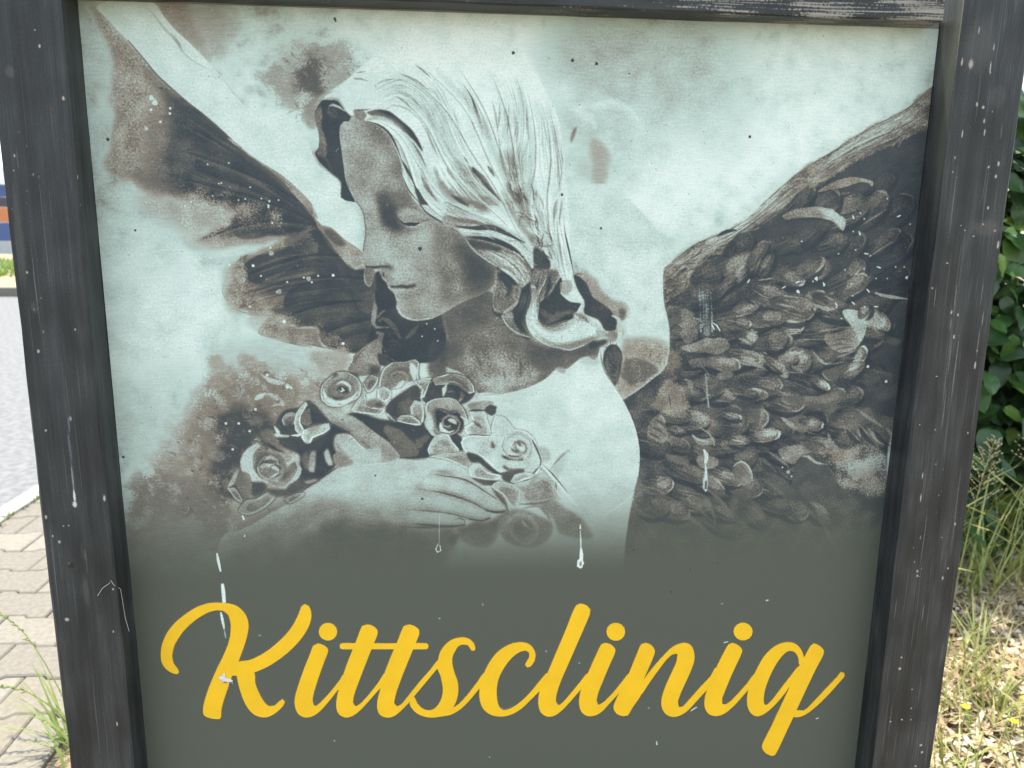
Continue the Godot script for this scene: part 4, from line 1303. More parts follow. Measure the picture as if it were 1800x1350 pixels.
# left wing
func paint_left_wing() -> void:
	blob([17.4,-0.5,22.9,21.3,33.8,48.6,40.5,59.5,43.7,78.1,47.2,93,42,119.6,38.8,144.4,42.7,167.3,36.7,190.7,32.6,216.1,26.9,235.8,18.6,239.9,24.8,259.5,36.2,265.3,53.2,275.3,64.7,268.8,74.7,280.6,93.6,294.3,133.4,299.8,173.4,307.3,213.4,317.9,253.9,326.6,295.5,317.8,354.6,341.8,309.5,280.8,282.1,253,248.9,227.6,216.4,198.6,233.7,212.1,199.4,181.3,176.8,162.4,152.4,143.6,128.5,121.2,113.8,108.2,96.1,86,80.3,65.8,62.6,47.7,39.9,22.6,27.9,8.3],0.53,0.53,0.88,9,0.8,0.22,0.9,0,1)
	blob([12.2,3.8,38.1,48.4,47.4,90.2,38.2,145.9,25.5,141.9,26.9,48.8],0.7,0.7,0.3,10,0.8,0.07,0,0,1)
	blob([50.3,107.1,75.1,123.5,69.6,158.1,41.5,158.7],0.66,0.66,0.5,12,1.3,0.07,0,0,1)
	blob([101,95.5,132.2,123.8,178.2,164.3,233.6,213.4,281.6,253.7,309.8,281.5,339.1,310.4,358.5,341.7,374.6,365,392.6,393.2,353.9,417.3,327,379.6,300.1,351.8,272.8,338.2,236.8,320.1,191.5,308.9,146.5,300.4,116.4,290,98.7,274,113.3,258.5,98.5,240.9,124.5,228.8,117.3,205.1,138.2,187,119.9,169.9,131.9,152.3,114,131.1],0.12,0.12,0.95,22,0.7,0.08,0,0,1)
	blob([156.7,151.7,233.4,217.8,286,258.2,348,323.2,383.6,379,354.2,407.8,300.3,347.1,227.8,315.7,147.6,284.9,122.7,253.8],0.1,0.1,0.8,10,0,0.07,0,0,1)
	blob([47.2,246.3,88.5,232.2,123.3,244.9,147.9,280.4,119.7,294.4,84.2,285.9],0.36,0.36,0.8,14,1.2,0.07,0.175,0,1)
	blob([81.4,47.2,101.5,88.7,119.7,113.8,109.6,131.2,90.3,97.5],0.42,0.42,0.5,8,0.8,0.07,0.175,0,1)
	blob([118.9,224.2,139.7,212,169.8,207.4,195.4,214.8,178.2,233,149.7,239.4,130,235.8],0.2,0.2,0.75,6,0.7,0.07,0,0,1)
	blob([167.6,241.1,188.3,230.8,218.7,228.2,215.5,248.2,198.9,254.5,195.5,244.6,183.2,248.8],0.27,0.27,0.9,5,0.8,0.07,0.07,0,1)
	stroke([194.8,255.6,213.1,254.2,220.1,238.1],1,5,1,0.38,0.7,2,0,0)
	blob([156.5,257.2,176.1,264.9,195.9,270.6,191.1,282.7,174.8,285,155.3,275.3],0.28,0.28,0.9,6,0.9,0.07,0.105,0,1)
	blob([206.8,292.6,211.8,276.4,234.3,273,227.6,284.2,212.7,294.5],0.33,0.33,0.9,3,0.6,0.07,0.07,0,1)
	blob([186.7,288.9,203.4,280.5,204.8,290.6,194.5,293.8],0.3,0.3,0.9,3,0.5,0.07,0,0,1)
	blob([235.3,292.2,256.1,283.7,280.4,289.4,265.4,301.9,241.1,298.2],0.2,0.2,0.8,5,0.9,0.07,0.105,0,1)
	blob([125.1,247.8,141.5,241.6,148.9,251.4,136.1,261.6],0.24,0.24,0.7,7,1,0.07,0,0,1)
	blob([105.4,244.2,109.7,240.2,117.6,242,123.8,265.8,107.8,266],0.38,0.38,0.6,7,1.2,0.07,0.175,0,1)
	stroke([118.9,223.2,137.7,239.7,169.8,239.1,189.2,216.9],0.8,4,0.8,0.06,0.6,2,0,0)
	stroke([156.8,253.2,184.6,258.7,227,258,257.2,263.5],1.4,7,1.4,0.05,0.7,3,0,0)
	stroke([151.1,277.3,184.4,292.9,206.5,296.6,244.9,302.2,286.1,297.5],1.2,6,1.2,0.05,0.6,3,0,0)
	stroke([143.3,188.4,174.7,193.6,197.7,208.8,221.4,216.3],1.6,8,1.6,0.05,0.6,3,0,0)
	stroke([164.8,164.6,183.9,175.8,202.7,193],1.2,6,1.2,0.25,0.5,3,0,0.5)
	stroke([175.4,183.8,194.6,195.1,214.4,198.7],1.2,6,1.2,0.25,0.5,3,0,0.5)
	stroke([112.6,123.5,127.6,132.7,142.4,145.8],1.2,6,1.2,0.25,0.5,3,0,0.5)
	stroke([120.9,224.2,141.2,217.8,161.6,211.5],1.2,6,1.2,0.25,0.5,3,0,0.5)
	blob([133.1,303.8,173.4,307.3,213.3,318.9,212.7,329.2,191.7,339.7,170.7,348.2,131.4,328.2],0.68,0.68,0.7,9,1.3,0.07,0.175,0,1)
	blob([149.3,362.8,170.2,356.4,191.7,339.7,223,329,254.1,322.5,295.5,317.8,336.5,325.5,354.6,341.8,335.5,350.3,303.9,359,272.3,369.8,230.8,372.3,189.3,377.9,165,373],0.5,0.5,0.85,10,0.9,0.2,0.7,0,1)
	blob([214.9,327.1,244.2,316.5,295.8,309.6,344.9,321.2,354.6,341.8,335.7,346.2,293.7,355,258.3,359.5,227.4,359.9,215.8,347.6],0.12,0.12,0.95,7,0.7,0.07,0,0,1)
	blob([221.3,357.9,224.2,343.4,243.4,330.8,273.9,336.6,284,342.7,252.3,357.5],0.26,0.26,0.9,5,0.9,0.07,0.07,0,1)
	stroke([210.8,362.1,217.9,345.5,237.2,330.9],1.2,6,1.2,0.4,0.7,2,0.3,0)
	stroke([307.8,317.6,294.3,342.5,283.6,350.9],2,10,2,0.08,0.8,3,0,0)
	stroke([306.9,338.2,325.7,335.9,344.6,329.5],1,5,1,0.22,0.7,2,0,0)
	stroke([279.3,353.1,314.9,346.4,352.4,343.9],1.8,9,1.8,0.06,0.8,3,0,0)
	blob([208.1,408,225.3,397.4,232,389,255,384.5,293.3,365.4,305.9,362.1,354.5,343.9,376.5,372.8,396.8,395.8,417.5,412.6,430.4,403.9,446.8,429.4,443.2,494.3,451,529.4,433.4,540.5,415.7,557.2,387.7,551.6,357.8,542.8,350.6,534,348.2,512.1,312.1,510,295.4,503.6,289.7,488,270.6,489.8,249.6,489.2,224.7,482.2,206.5,471.6,197.3,450.3,213.1,429],0.46,0.46,0.92,9,0.8,0.2,0.7,0,1)
	blob([226.3,416.3,235.5,399.4,256.8,388.7,284.1,384.2,305.4,373.6,352.4,343.9,372.3,370.8,394.7,393.7,413.2,412.6,430.3,408.2,446.7,433.7,443.2,494.3,450,529.4,433.5,539.4,416.8,554.9,387.8,549.4,357.9,540.6,352.3,529.6,348.4,508.8,316.4,507.8,300,494.9,292.3,477.6,297.7,451.8,323.9,430.3,354,413.1,301.1,422,262.6,439.3,235.9,431],0.11,0.11,0.96,6,0.45,0.07,0,0,1)
	blob([218.4,446,247.8,441.5,281.5,439.1,293.1,460.4,287.8,484.1,262.2,488.5,233,484.4,208.9,465.2],0.5,0.5,0.8,12,0.9,0.07,0.7,0,1)
	blob([264.7,439.3,294.4,430.5,315.1,438.9,293.1,460.4,272,460.5],0.2,0.2,0.7,14,0.9,0.07,0,0,1)
	blob([297.4,365.3,327.2,348.3,345.7,356.4,355.5,373,346.5,389.9,333.6,396.4,319.2,392.3,313.6,375.6],0.34,0.34,0.9,6,1,0.07,0.105,0,1)
	stroke([316.9,396.5,319.5,383.9,326.3,371.3],1.2,6,1.2,0.1,0.8,3,0,0)
	stroke([254.3,437.2,277.9,426.4,310.2,407.1],1.4,7,1.4,0.3,0.8,1.5,0,0)
	stroke([254.2,439.3,282,428.5,312.2,409.2],0.6,3,0.6,0.06,0.7,1.5,0,0)
	blob([271.1,479.9,309.4,473.2,352.3,460.1,386.6,449.1,407.7,455.4,413.7,472.7,398.1,494.5,382.9,498.9,363.4,507.7,320.7,507.8,295.8,494.9],0.22,0.22,0.85,6,0.7,0.07,0.07,0,1)
	blob([373,477.2,395.1,451.2,405.5,459.8,400.5,485.8,385.1,498.9],0.27,0.27,0.8,4,0.6,0.07,0,0,1)
	stroke([305.6,464.6,341.6,462.3,373.9,449.2,401.8,440.4],2.2,11,2.2,0.06,0.85,4,0,0)
	stroke([322.5,464.5,327.6,443.1,323.9,430.3],2.4,12,2.4,0.1,0.6,6,0,0)
	blob([386,402.2,402.9,404.2,430,421,444.5,438,422.9,448.9,399.7,438.3],0.18,0.18,0.8,5,0.6,0.07,0,0,1)
	blob([409.9,453.3,446.4,448.7,441.4,479.1,426.2,483.5],0.24,0.24,0.85,4,0.7,0.07,0.07,0,1)
	stroke([360.9,516.4,393.1,516.4,414.9,505.3,440.9,498.7],1.6,8,1.6,0.26,0.7,3,0.2,0)
	stroke([354.1,527.4,384.1,529.6,425.4,516.3,444.9,514],1.2,6,1.2,0.07,0.6,3,0,0)
	blob([392.6,533.9,425.4,518.5,446.8,527.2,431.3,540.5,413.7,549.4],0.2,0.2,0.8,5,0.7,0.07,0,0,1)
	blob([248,518.9,270.6,490.7,289.7,488.4,295.5,501.4,312,511.1,348.2,513.2,350.6,534,357.8,542.8,392.1,550.5,415.7,557.2,370.6,548.3,338.6,540.6,294.1,530.8,264.6,526.5],0.5,0.5,0.9,4,0.6,0.15,0.7,1,0)
	blob([295.2,507.9,320.4,514.4,348.2,513.2,350.6,535.1,319.6,534.1,285.9,525.4],0.33,0.33,0.7,8,0.9,0.07,0.07,0,1)
	stroke([348.2,513.2,350.6,534,357.8,543.9],0.6,3,0.6,0.62,0.6,0.8,0,0)
	stroke([208.1,408,198.5,431.3,193.1,450.4,204.4,471.6,224.6,484.4,266.3,490.7,289.7,488],0.4,2,0.4,0.36,0.5,1,0,0)
	lock([248,518.9,285.7,528.6,338.6,539.5,415.7,556],[249.9,523.3,289.7,535.2,338.4,545,409.1,558.3],12,0.35,0.6,0.4,1.6,0.5,0.2,0.5)
	blob([327.2,558.3,357.8,545,413.5,558.3,399.8,582.8,380,589.5,347.8,582.7],0.56,0.56,0.8,12,1,0.07,0.8,0,1)
	flecks([101,95.5,132.2,123.8,178.2,164.3,233.6,213.4,281.6,253.7,309.8,281.5,339.1,310.4,358.5,341.7,374.6,365,392.6,393.2,353.9,417.3,327,379.6,300.1,351.8,272.8,338.2,236.8,320.1,191.5,308.9,146.5,300.4,116.4,290,98.7,274,113.3,258.5,98.5,240.9,124.5,228.8,117.3,205.1,138.2,187,119.9,169.9,131.9,152.3,114,131.1],120,0.436,0.5,18,5,0.05,0.32,0.45)
	flecks([208.1,408,225.3,397.4,232,389,255,384.5,293.3,365.4,305.9,362.1,354.5,343.9,376.5,372.8,396.8,395.8,417.5,412.6,430.4,403.9,446.8,429.4,443.2,494.3,451,529.4,433.4,540.5,415.7,557.2,387.7,551.6,357.8,542.8,350.6,534,348.2,512.1,312.1,510,295.4,503.6,289.7,488,270.6,489.8,249.6,489.2,224.7,482.2,206.5,471.6,197.3,450.3,213.1,429],110,-0.436,0.5,20,5,0.06,0.34,0.4)
	lock([131.7,130.7,199.2,185.7,260.2,224.4,321.5,286.8],[115.5,170,188.1,218.7,258.6,255.9,343.5,318.7],16,0.08,0.27,0.1,3,0.5,0.05,0.3)
	lock([115.5,170,188.1,218.7,258.6,255.9,343.5,318.7],[108.1,209.7,176.9,252.9,257.2,283.2,352.2,334.3],16,0.08,0.27,0.1,3,0.5,0.05,0.3)
	lock([108.1,209.7,176.9,252.9,257.2,283.2,352.2,334.3],[100.2,254.2,166,280.1,256.1,304.2,356.6,343.6],16,0.08,0.27,0.1,3,0.5,0.05,0.3)
	lock([155.7,367.4,217.5,336.1,282.7,326,354.8,341.8],[159.8,373.9,234.9,354.4,300.4,344.3,365.6,352.9],14,0.08,0.3,0.1,3,0.5,0.05,0.3)
	lock([217.4,418.5,251.6,389.8,317.9,372.2,383.6,379],[211.6,437.5,268.9,418,335.6,400.4,401.7,407.4],16,0.08,0.27,0.1,3,0.5,0.05,0.3)
	lock([211.6,437.5,268.9,418,335.6,400.4,401.7,407.4],[219.3,466.2,286.4,446.6,353.2,436.5,429.8,426.3],16,0.08,0.27,0.1,3,0.5,0.05,0.3)
	lock([219.3,466.2,286.4,446.6,353.2,436.5,429.8,426.3],[274.8,490.1,332.8,470.4,390.4,465.2,443.3,465],16,0.08,0.27,0.1,3,0.5,0.05,0.3)
	lock([274.8,490.1,332.8,470.4,390.4,465.2,443.3,465],[331.3,509.4,379.9,494.6,418.4,494.4,442.6,494.3],16,0.08,0.27,0.1,3,0.5,0.05,0.3)
	lock([331.3,509.4,379.9,494.6,418.4,494.4,442.6,494.3],[368.9,534,407.9,524,437.3,514,449.1,509.1],16,0.08,0.27,0.1,3,0.5,0.05,0.3)
	stroke([109.7,211.4,151.7,224.7,213.6,245,276.2,271.1,339.3,306.7],1.92,6.4,2.56,0.05,0.75,2.5,0,0)
	stroke([109.4,214.9,151.5,228.3,213.4,248.6,276,274.7,339.1,310.4],0.8,4,0.8,0.33,0.5,2,0,0.5)
	stroke([102.9,254.2,157.7,269.4,229.4,288.2,302,310.9,353.2,334.3],1.92,6.4,2.56,0.05,0.75,2.5,0,0)
	stroke([102.6,257.8,157.4,273,229.2,291.8,301.8,314.6,353,338.1],0.8,4,0.8,0.33,0.5,2,0,0.5)
	stroke([128.6,172.4,180.5,197.6,241.5,233.8],1.68,5.6,2.24,0.06,0.75,2.5,0,0)
	stroke([128.4,175.9,180.2,201.1,241.3,237.3],0.7,3.5,0.7,0.33,0.5,2,0,0.5)
	stroke([155.7,366.5,226.4,341.5,301,331.3,356.7,339.9],1.92,6.4,2.56,0.06,0.75,2.5,0,0)
	stroke([155.5,370.2,226.2,345.2,300.9,335,356.6,343.6],0.8,4,0.8,0.33,0.5,2,0,0.5)
	stroke([213.9,429.9,269.4,408.5,336,389,392.8,386.5],1.92,6.4,2.56,0.05,0.75,2.5,0,0)
	stroke([213.7,433.7,269.2,412.3,335.9,392.8,392.7,390.3],0.8,4,0.8,0.33,0.5,2,0,0.5)
	stroke([219.9,456.6,296.4,433.1,372.7,422.9,434.6,426.3],1.92,6.4,2.56,0.05,0.75,2.5,0,0)
	stroke([219.7,460.4,296.3,436.9,372.5,426.8,434.5,430.1],0.8,4,0.8,0.33,0.5,2,0,0.5)
	stroke([293.8,491,361.4,471.2,428.9,463.1],1.92,6.4,2.56,0.05,0.75,2.5,0,0)
	stroke([293.6,494.9,361.3,475.1,428.8,467],0.8,4,0.8,0.33,0.5,2,0,0.5)
	stroke([349.9,524.1,398.8,504.3,442.6,494.3],1.92,6.4,2.56,0.05,0.75,2.5,0,0)
	stroke([349.8,528.1,398.7,508.2,442.6,498.2],0.8,4,0.8,0.33,0.5,2,0,0.5)
	blob([92.9,290.3,210.4,299.4,319.5,334.8,235.9,335.8,170.3,355.2,116,344.8,63.7,318],0.6,0.6,0.7,18,1.3,0.2,0.8,0,1)
	blob([133,363,161.2,353.4,206.7,362.2,187.1,381.1,150.1,381.5],0.66,0.66,0.7,9,1.2,0.07,0.8,0,1)
	blob([199.3,409.2,228,394.7,238.7,456.5,227.2,495.2,200,475.9],0.6,0.6,0.75,14,1.2,0.2,0.8,0,1)
	blob([227.4,490.3,312.7,494.8,388.3,533.9,349.2,543.9,273.2,524.3],0.58,0.58,0.6,14,1.3,0.07,0.8,0,1)
	blob([59.8,98.3,93.3,114.5,119.6,174.3,100.9,245.3,59.1,263.9,40.6,219.8],0.55,0.55,0.6,22,1.3,0.25,0.9,0,1)
	blob([102.5,166,154.9,177.9,147.9,280.4,93.6,281.3],0.3,0.3,0.55,26,1.2,0.07,0.105,0,1)

# light leading edge of the left wing
func paint_light_leading_edge_of_the_left_wing() -> void:
	blob([27.9,8.3,39.9,22.6,62.6,47.7,71.5,55.8,80.3,65.8,96.1,86,113.8,108.2,128.5,121.2,152.4,143.6,176.8,162.4,199.4,181.3,224.1,204.4,233.7,212.1,248.9,227.6,258.8,233.4,298.3,256.8,327.9,282.6,347.6,304.7,357.1,329.3,349.1,321.2,361,337.5,377.5,341.5,397.9,360,422.7,376.5,429.9,382.8,434,345,430.4,320.1,420.4,303.7,405.6,276.3,360.4,240.6,343.3,204.9,308.7,161.3,254.7,158.1,226.7,124.5,200.9,94.5,182.6,74.2,166.1,57.8,146.1,39.7,128.4,18,118.1,1.7,99.2,-1.3,61.1,-1.9],0.9,0.9,0.97,1.2,0,0.1,0,0,1)
	blob([29.8,8.2,62.6,47.7,113.8,108.2,152.4,143.6,166.6,137.5,130.6,92.6,81,34.2,60.2,9.1],0.82,0.82,0.5,14,0.6,0.07,0,0,1)
	stroke([93.1,2.5,109.5,13,125.3,32.9,134.2,43.7,145.3,50.9,151.8,67.5,166.4,82.2,189.1,94.9,200.7,98.4],0.8,4,0.8,0.6,0.6,1.5,0.5,0.9)
	stroke([137.8,47.4,148.6,58.3,155.5,71.2],1.2,6,1.2,0.55,0.7,1.5,0.6,0.9)
	stroke([200.7,98.4,219.2,117,234,135.9,264.5,162.3],0.6,3,0.6,0.74,0.6,1.5,0,0.7)
	stroke([71.5,55.8,96.1,86,113.8,108.2,152.4,143.6,176.8,162.4,199.4,181.3,224.1,204.4],1.8,3,1.8,0.2,0.6,1,0,0.5)
	blob([212.4,198.7,248.9,227.6,282.1,253,309.5,280.8,337.1,309,354.7,337.6,354.6,341.8,368.6,358.3,394.7,393.7,407,406.3,426.2,401.9,429.9,383.8,422.7,376.5,397.9,360,377.5,341.5,361,337.5,349.1,321.2,347.6,304.7,327.9,282.6,298.3,256.8,258.8,233.4,231.8,210.1],0.52,0.52,0.95,2.5,0.5,0.15,0.8,0,1)
	blob([362.8,343.7,375.4,343.6,393.7,360.1,401.8,370.4,389.1,372.7,372.7,360.3],0.26,0.26,0.9,6,0.8,0.07,0,0,1)
	blob([397,387.3,418.1,387.1,428.7,387,426.2,401.9,409.2,406.3],0.62,0.62,0.7,6,0.8,0.07,0,0,1)
	lock([231.8,210.1,258.8,233.4,298.3,256.8,327.9,282.6,347.6,304.7],[216,204.5,248.9,227.6,282.1,253,309.5,280.8,337.1,309],16,0.62,0.5,0.3,1.8,0.45,0.2,0.5)
	dot(103,150,2,0.97,1)
	dot(106,149,2,0.97,1)
	dot(129,157,2,0.97,1)
	dot(128,165,2,0.97,1)
	dot(112,178,2,0.97,1)
	dot(90,189,2,0.97,1)
	dot(99,160,2,0.97,1)
	dot(101,142,4,0.86,1)
	dot(106,149,4.5,0.86,1)
	dot(89,189,3,0.8,1)
	dot(246,406,1.8,0.95,1)
	dot(207,405,1.8,0.95,1)
	dot(258,423,1.8,0.95,1)
	dot(276,307,1.8,0.95,1)
	dot(278,300,1.8,0.95,1)
	dot(276,376,1.8,0.95,1)
	dot(281,335,1.8,0.95,1)
	dot(276,310,1.8,0.95,1)
	dot(301,433,1.8,0.95,1)
	dot(283,450,1.8,0.95,1)
	dot(329,425,1.8,0.95,1)
	dot(342,433,1.8,0.95,1)
	dot(287,449,1.8,0.95,1)
	dot(237,475,1.8,0.95,1)
	dot(353,422,1.8,0.95,1)
	dot(337,427,4.2,0.62,1)
	dot(287,449,4.2,0.62,1)
	dot(293,501,4.2,0.62,1)
	dot(277,385,4.2,0.62,1)
	dot(273,502,4.2,0.62,1)
	dot(378,421,2.6,0.98,1)
	dot(391,538,2.6,0.98,1)
	dot(246,406,2.6,0.98,1)
	dot(293,500,2.6,0.98,1)
	dot(182,243,1.5,0.9,1)
	dot(198,273,1.5,0.9,1)
	dot(216,240,1.5,0.9,1)
	dot(187,293,1.5,0.9,1)
	dot(202,272,1.5,0.9,1)
	dot(239,297,1.5,0.9,1)
	dot(152,303,1.5,0.9,1)
	dot(142,309,1.5,0.9,1)
	dot(248,278,1.5,0.9,1)
	dot(265,296,1.5,0.9,1)
	dot(293,298,1.5,0.9,1)
	dot(228,299,1.5,0.9,1)

# right wing: dark field
func paint_right_wing_dark_field() -> void:
	blob([1401.2,93,1352,133.3,1295.5,161.9,1246.6,193.9,1183.4,233.2,1141.8,268.8,1089.9,319,1043.3,344.5,999.9,362.9,964.5,391.9,948.4,402.9,949.5,427.8,952.1,456.6,957.9,478.9,964.4,508.1,966.8,539.8,965,548.9,959.7,578.8,944.4,594.9,919.9,615.7,897.6,631.9,884,638.9,899.1,667.1,912.2,700.3,919.6,733.8,920.8,760.4,919.5,784.7,914.7,809,914.2,813.4,908.1,851.9,902.7,907,897.6,1009.8,1151.2,1016,1398.6,1022,1400.7,833.2,1398.9,703.9,1470.3,638.9,1484,327.7,1481.3,78.9,1448.2,61.3],0.13,0.13,0.98,2.5,0.4,0.05,0,0,1)
	blob([1401.2,93,1352,133.3,1295.5,161.9,1246.6,193.9,1183.4,233.2,1141.8,268.8,1089.9,319,1043.3,344.5,999.9,362.9,964.5,391.9,948.4,402.9,973.5,420.8,1017,398.7,1074.4,362.1,1120.3,325.7,1180.3,282.3,1243.7,239.1,1293.2,210.3,1357.6,181.3,1406.4,149.2],0.42,0.42,0.92,7,1.1,0.16,0.7,0,1)
	blob([1187.7,240.1,1242.9,194,1296.6,172.2,1339.8,157.5,1387.6,118.8,1403.4,125.3,1355.6,164.1,1284.2,196.6,1231.1,225.4],0.48,0.48,0.7,8,1.2,0.07,0.9,0,1)
	blob([964.7,395.5,1014.5,359.1,1073.1,344.2,1095.5,343.9,1067.7,372.9,1016.6,391.5,980.2,406.3],0.64,0.64,0.85,5,1,0.07,0.14,0,1)
	blob([948.2,403.7,974.1,383.8,1013.8,368.2,1049.1,356.9,1080,345.7,1093.6,345.5,1070.4,369.7,1020.1,396.5,1008.4,427.4,991.8,454.1,981.4,472,960.9,472.1,952.4,441.1],0.52,0.52,0.85,6,0.9,0.2,0.8,0,1)
	blob([958.6,472.2,981.4,472,989.5,494.4,982.3,528.4,966.6,535.3],0.33,0.33,0.8,6,0.8,0.07,0.14,0,1)
	lock([1399.6,94.8,1352.4,136.7,1295.8,165.3,1247,197.3,1183.7,236.7],[1405.4,156.1,1357.6,181.3,1292.8,206.8,1249.8,225,1190.3,268.1],70,0.82,0.6,0.2,2,0.5,0.28,0.16)
	lock([1183.5,234.9,1142,270.6,1090.1,320.8,1043.5,346.3,1000,364.7],[1216.4,267.7,1166.6,296.7,1109.9,336.6,1060,369.4,1001.7,391.6],60,0.86,0.6,0.2,2.2,0.5,0.28,0.16)
	lock([948.3,405.9,974.1,383.8,1004.8,368.2,1039.7,350.5],[991.8,454.1,1008.1,423,1038.2,396.3,1077.2,369.7],50,0.75,0.5,0.25,2.2,0.45,0.25,0.2)
	stroke([1039.5,348.3,1057,339.5,1074.9,337.1],1.4,7,1.4,0.12,1,1.5,0,0.4)
	stroke([1039.5,348.3,1057,339.5,1074.9,337.1],1.2,6,1.2,0.1,1,1.5,0,0.3)
	stroke([1013,392.2,1032.8,383.2,1050.8,380.9],1.6,8,1.6,0.12,1,1.5,0,0.3)
	stroke([1011.4,403.1,1025.1,405.2,1038.3,398.5],1.6,8,1.6,0.1,1,1.5,0,0.3)
	stroke([971.5,416.7,982.3,407.8,991.1,403.3],1.2,6,1.2,0.12,1,1.5,0,0.3)
	stroke([1004.1,431.8,1015,425.1,1026.1,420.6],1.6,8,1.6,0.12,1,1.5,0,0)
	stroke([1015.5,396.5,1035.9,396.3,1042.4,391.9],1,5,1,0.6,1,1.5,0,0.4)
	stroke([993.9,451.9,1018,436.2,1031.3,429.4],1,5,1,0.5,1,1.5,0,0.4)
	stroke([991.8,454.1,1009.3,442.9,1027,433.9],1.2,6,1.2,0.1,1,1.5,0,0)
	stroke([1160.8,305.8,1182,288.3,1216.3,266.4,1245.6,240.4],1.8,9,1.8,0.1,0.85,2.5,0,0.4)
	stroke([1165.1,251.3,1182.9,247.8,1203.5,250.6,1226,249.2,1243.6,242.5],1.4,7,1.4,0.6,0.8,2,0.5,0.7)
	stroke([1170.7,262.9,1193.1,260.4,1215.5,257.9],1.2,6,1.2,0.45,0.7,2,0.4,0.7)
	stroke([1141.1,286.8,1163.3,282.2,1187.6,275.4],1,5,1,0.5,0.6,1.5,0.3,0.6)
	stroke([1173.8,299.2,1186.7,290.4,1194.8,279.5],1,5,1,0.5,0.6,1.5,0.3,0.6)
	stroke([1117.8,306.4,1141.2,288.9,1158.6,280.1],1,5,1,0.5,0.6,1.5,0.3,0.6)
	stroke([1249.2,276.6,1262.5,272.1,1273.7,269.8],1,5,1,0.5,0.6,1.5,0.3,0.6)
	stroke([1091.8,321.8,1111.8,317.2,1133.4,304],1,5,1,0.5,0.6,1.5,0.3,0.6)
	blob([898.1,643.6,967.1,588,992.5,505.7,1070.8,505.5,1165.3,523.5,1257.7,504.9,1281.8,703.1,1232,741.6,1135.9,750.5,992.4,749,927.3,724.3],0.27,0.27,0.8,16,1.6,0.3,0.07,0,1)
	blob([1102.6,560.4,1194.7,537.2,1288.9,532.5,1327.7,583.8,1301.3,655,1206.2,668.8,1131.8,635.2],0.28,0.28,0.7,12,1.6,0.3,0.07,0,1)
	blob([1008.4,427.4,1083.7,395.9,1153.8,413,1181.9,471,1164.3,539.6,1046.9,528.3],0.24,0.24,0.7,14,1.5,0.3,0.07,0,1)
	flecks([1145.3,311.2,1252.6,253,1397.4,197.9,1411.8,507.9,1278.1,508.3,1084.9,508.8,1020.5,453.4,1061.5,391],240,-0.349,0.6,46,6,0.06,0.26,0.5)
	flecks([917,653.1,968.1,606.5,993,514.8,1258.6,514.1,1287.5,811.5,924.1,806.7],420,0.262,0.6,40,6,0.05,0.46,0.6)
	flecks([917,653.1,968.1,606.5,993,514.8,1258.6,514.1,1287.5,811.5,924.1,806.7],160,0.349,0.6,26,3.5,0.3,0.6,0.6)
	flecks([955.1,405.8,991.6,374.9,1049.4,361.2,1080.8,356.6,1008.6,431.8,992.8,472,1015,535.2,969.1,539.8,959.2,483.3],160,-0.489,0.5,26,4,0.1,0.7,0.7)
	flecks([1401.2,93,1352,133.3,1295.5,161.9,1246.6,193.9,1183.4,233.2,1141.8,268.8,1089.9,319,1043.3,344.5,999.9,362.9,964.5,391.9,948.4,402.9,973.5,420.8,1017,398.7,1074.4,362.1,1120.3,325.7,1180.3,282.3,1243.7,239.1,1293.2,210.3,1357.6,181.3,1406.4,149.2],260,-0.576,0.22,26,3,0.28,0.85,0.6)
	blob([907.8,786.9,1111.5,778.4,1336,826,1398.1,930.6,1390,1013.1,884.3,1001],0.27,0.27,0.85,24,0.8,0.2,0,0,1)
	plumage([978.6,432,1021.7,387.1,1099.6,334.4,1177.1,284.9,1276.3,250.7,1349.7,261,1383.2,368.7,1365.4,490.7,1350.8,553.3,1327.4,638.3,1323.3,703.4,1298,780.5,1272.3,859.1,1152.8,891.3,1009.9,888.8,932.2,853.7,937.7,743.6,929.3,679.1,984.9,637,990.6,553.5],-0.75,0.62)

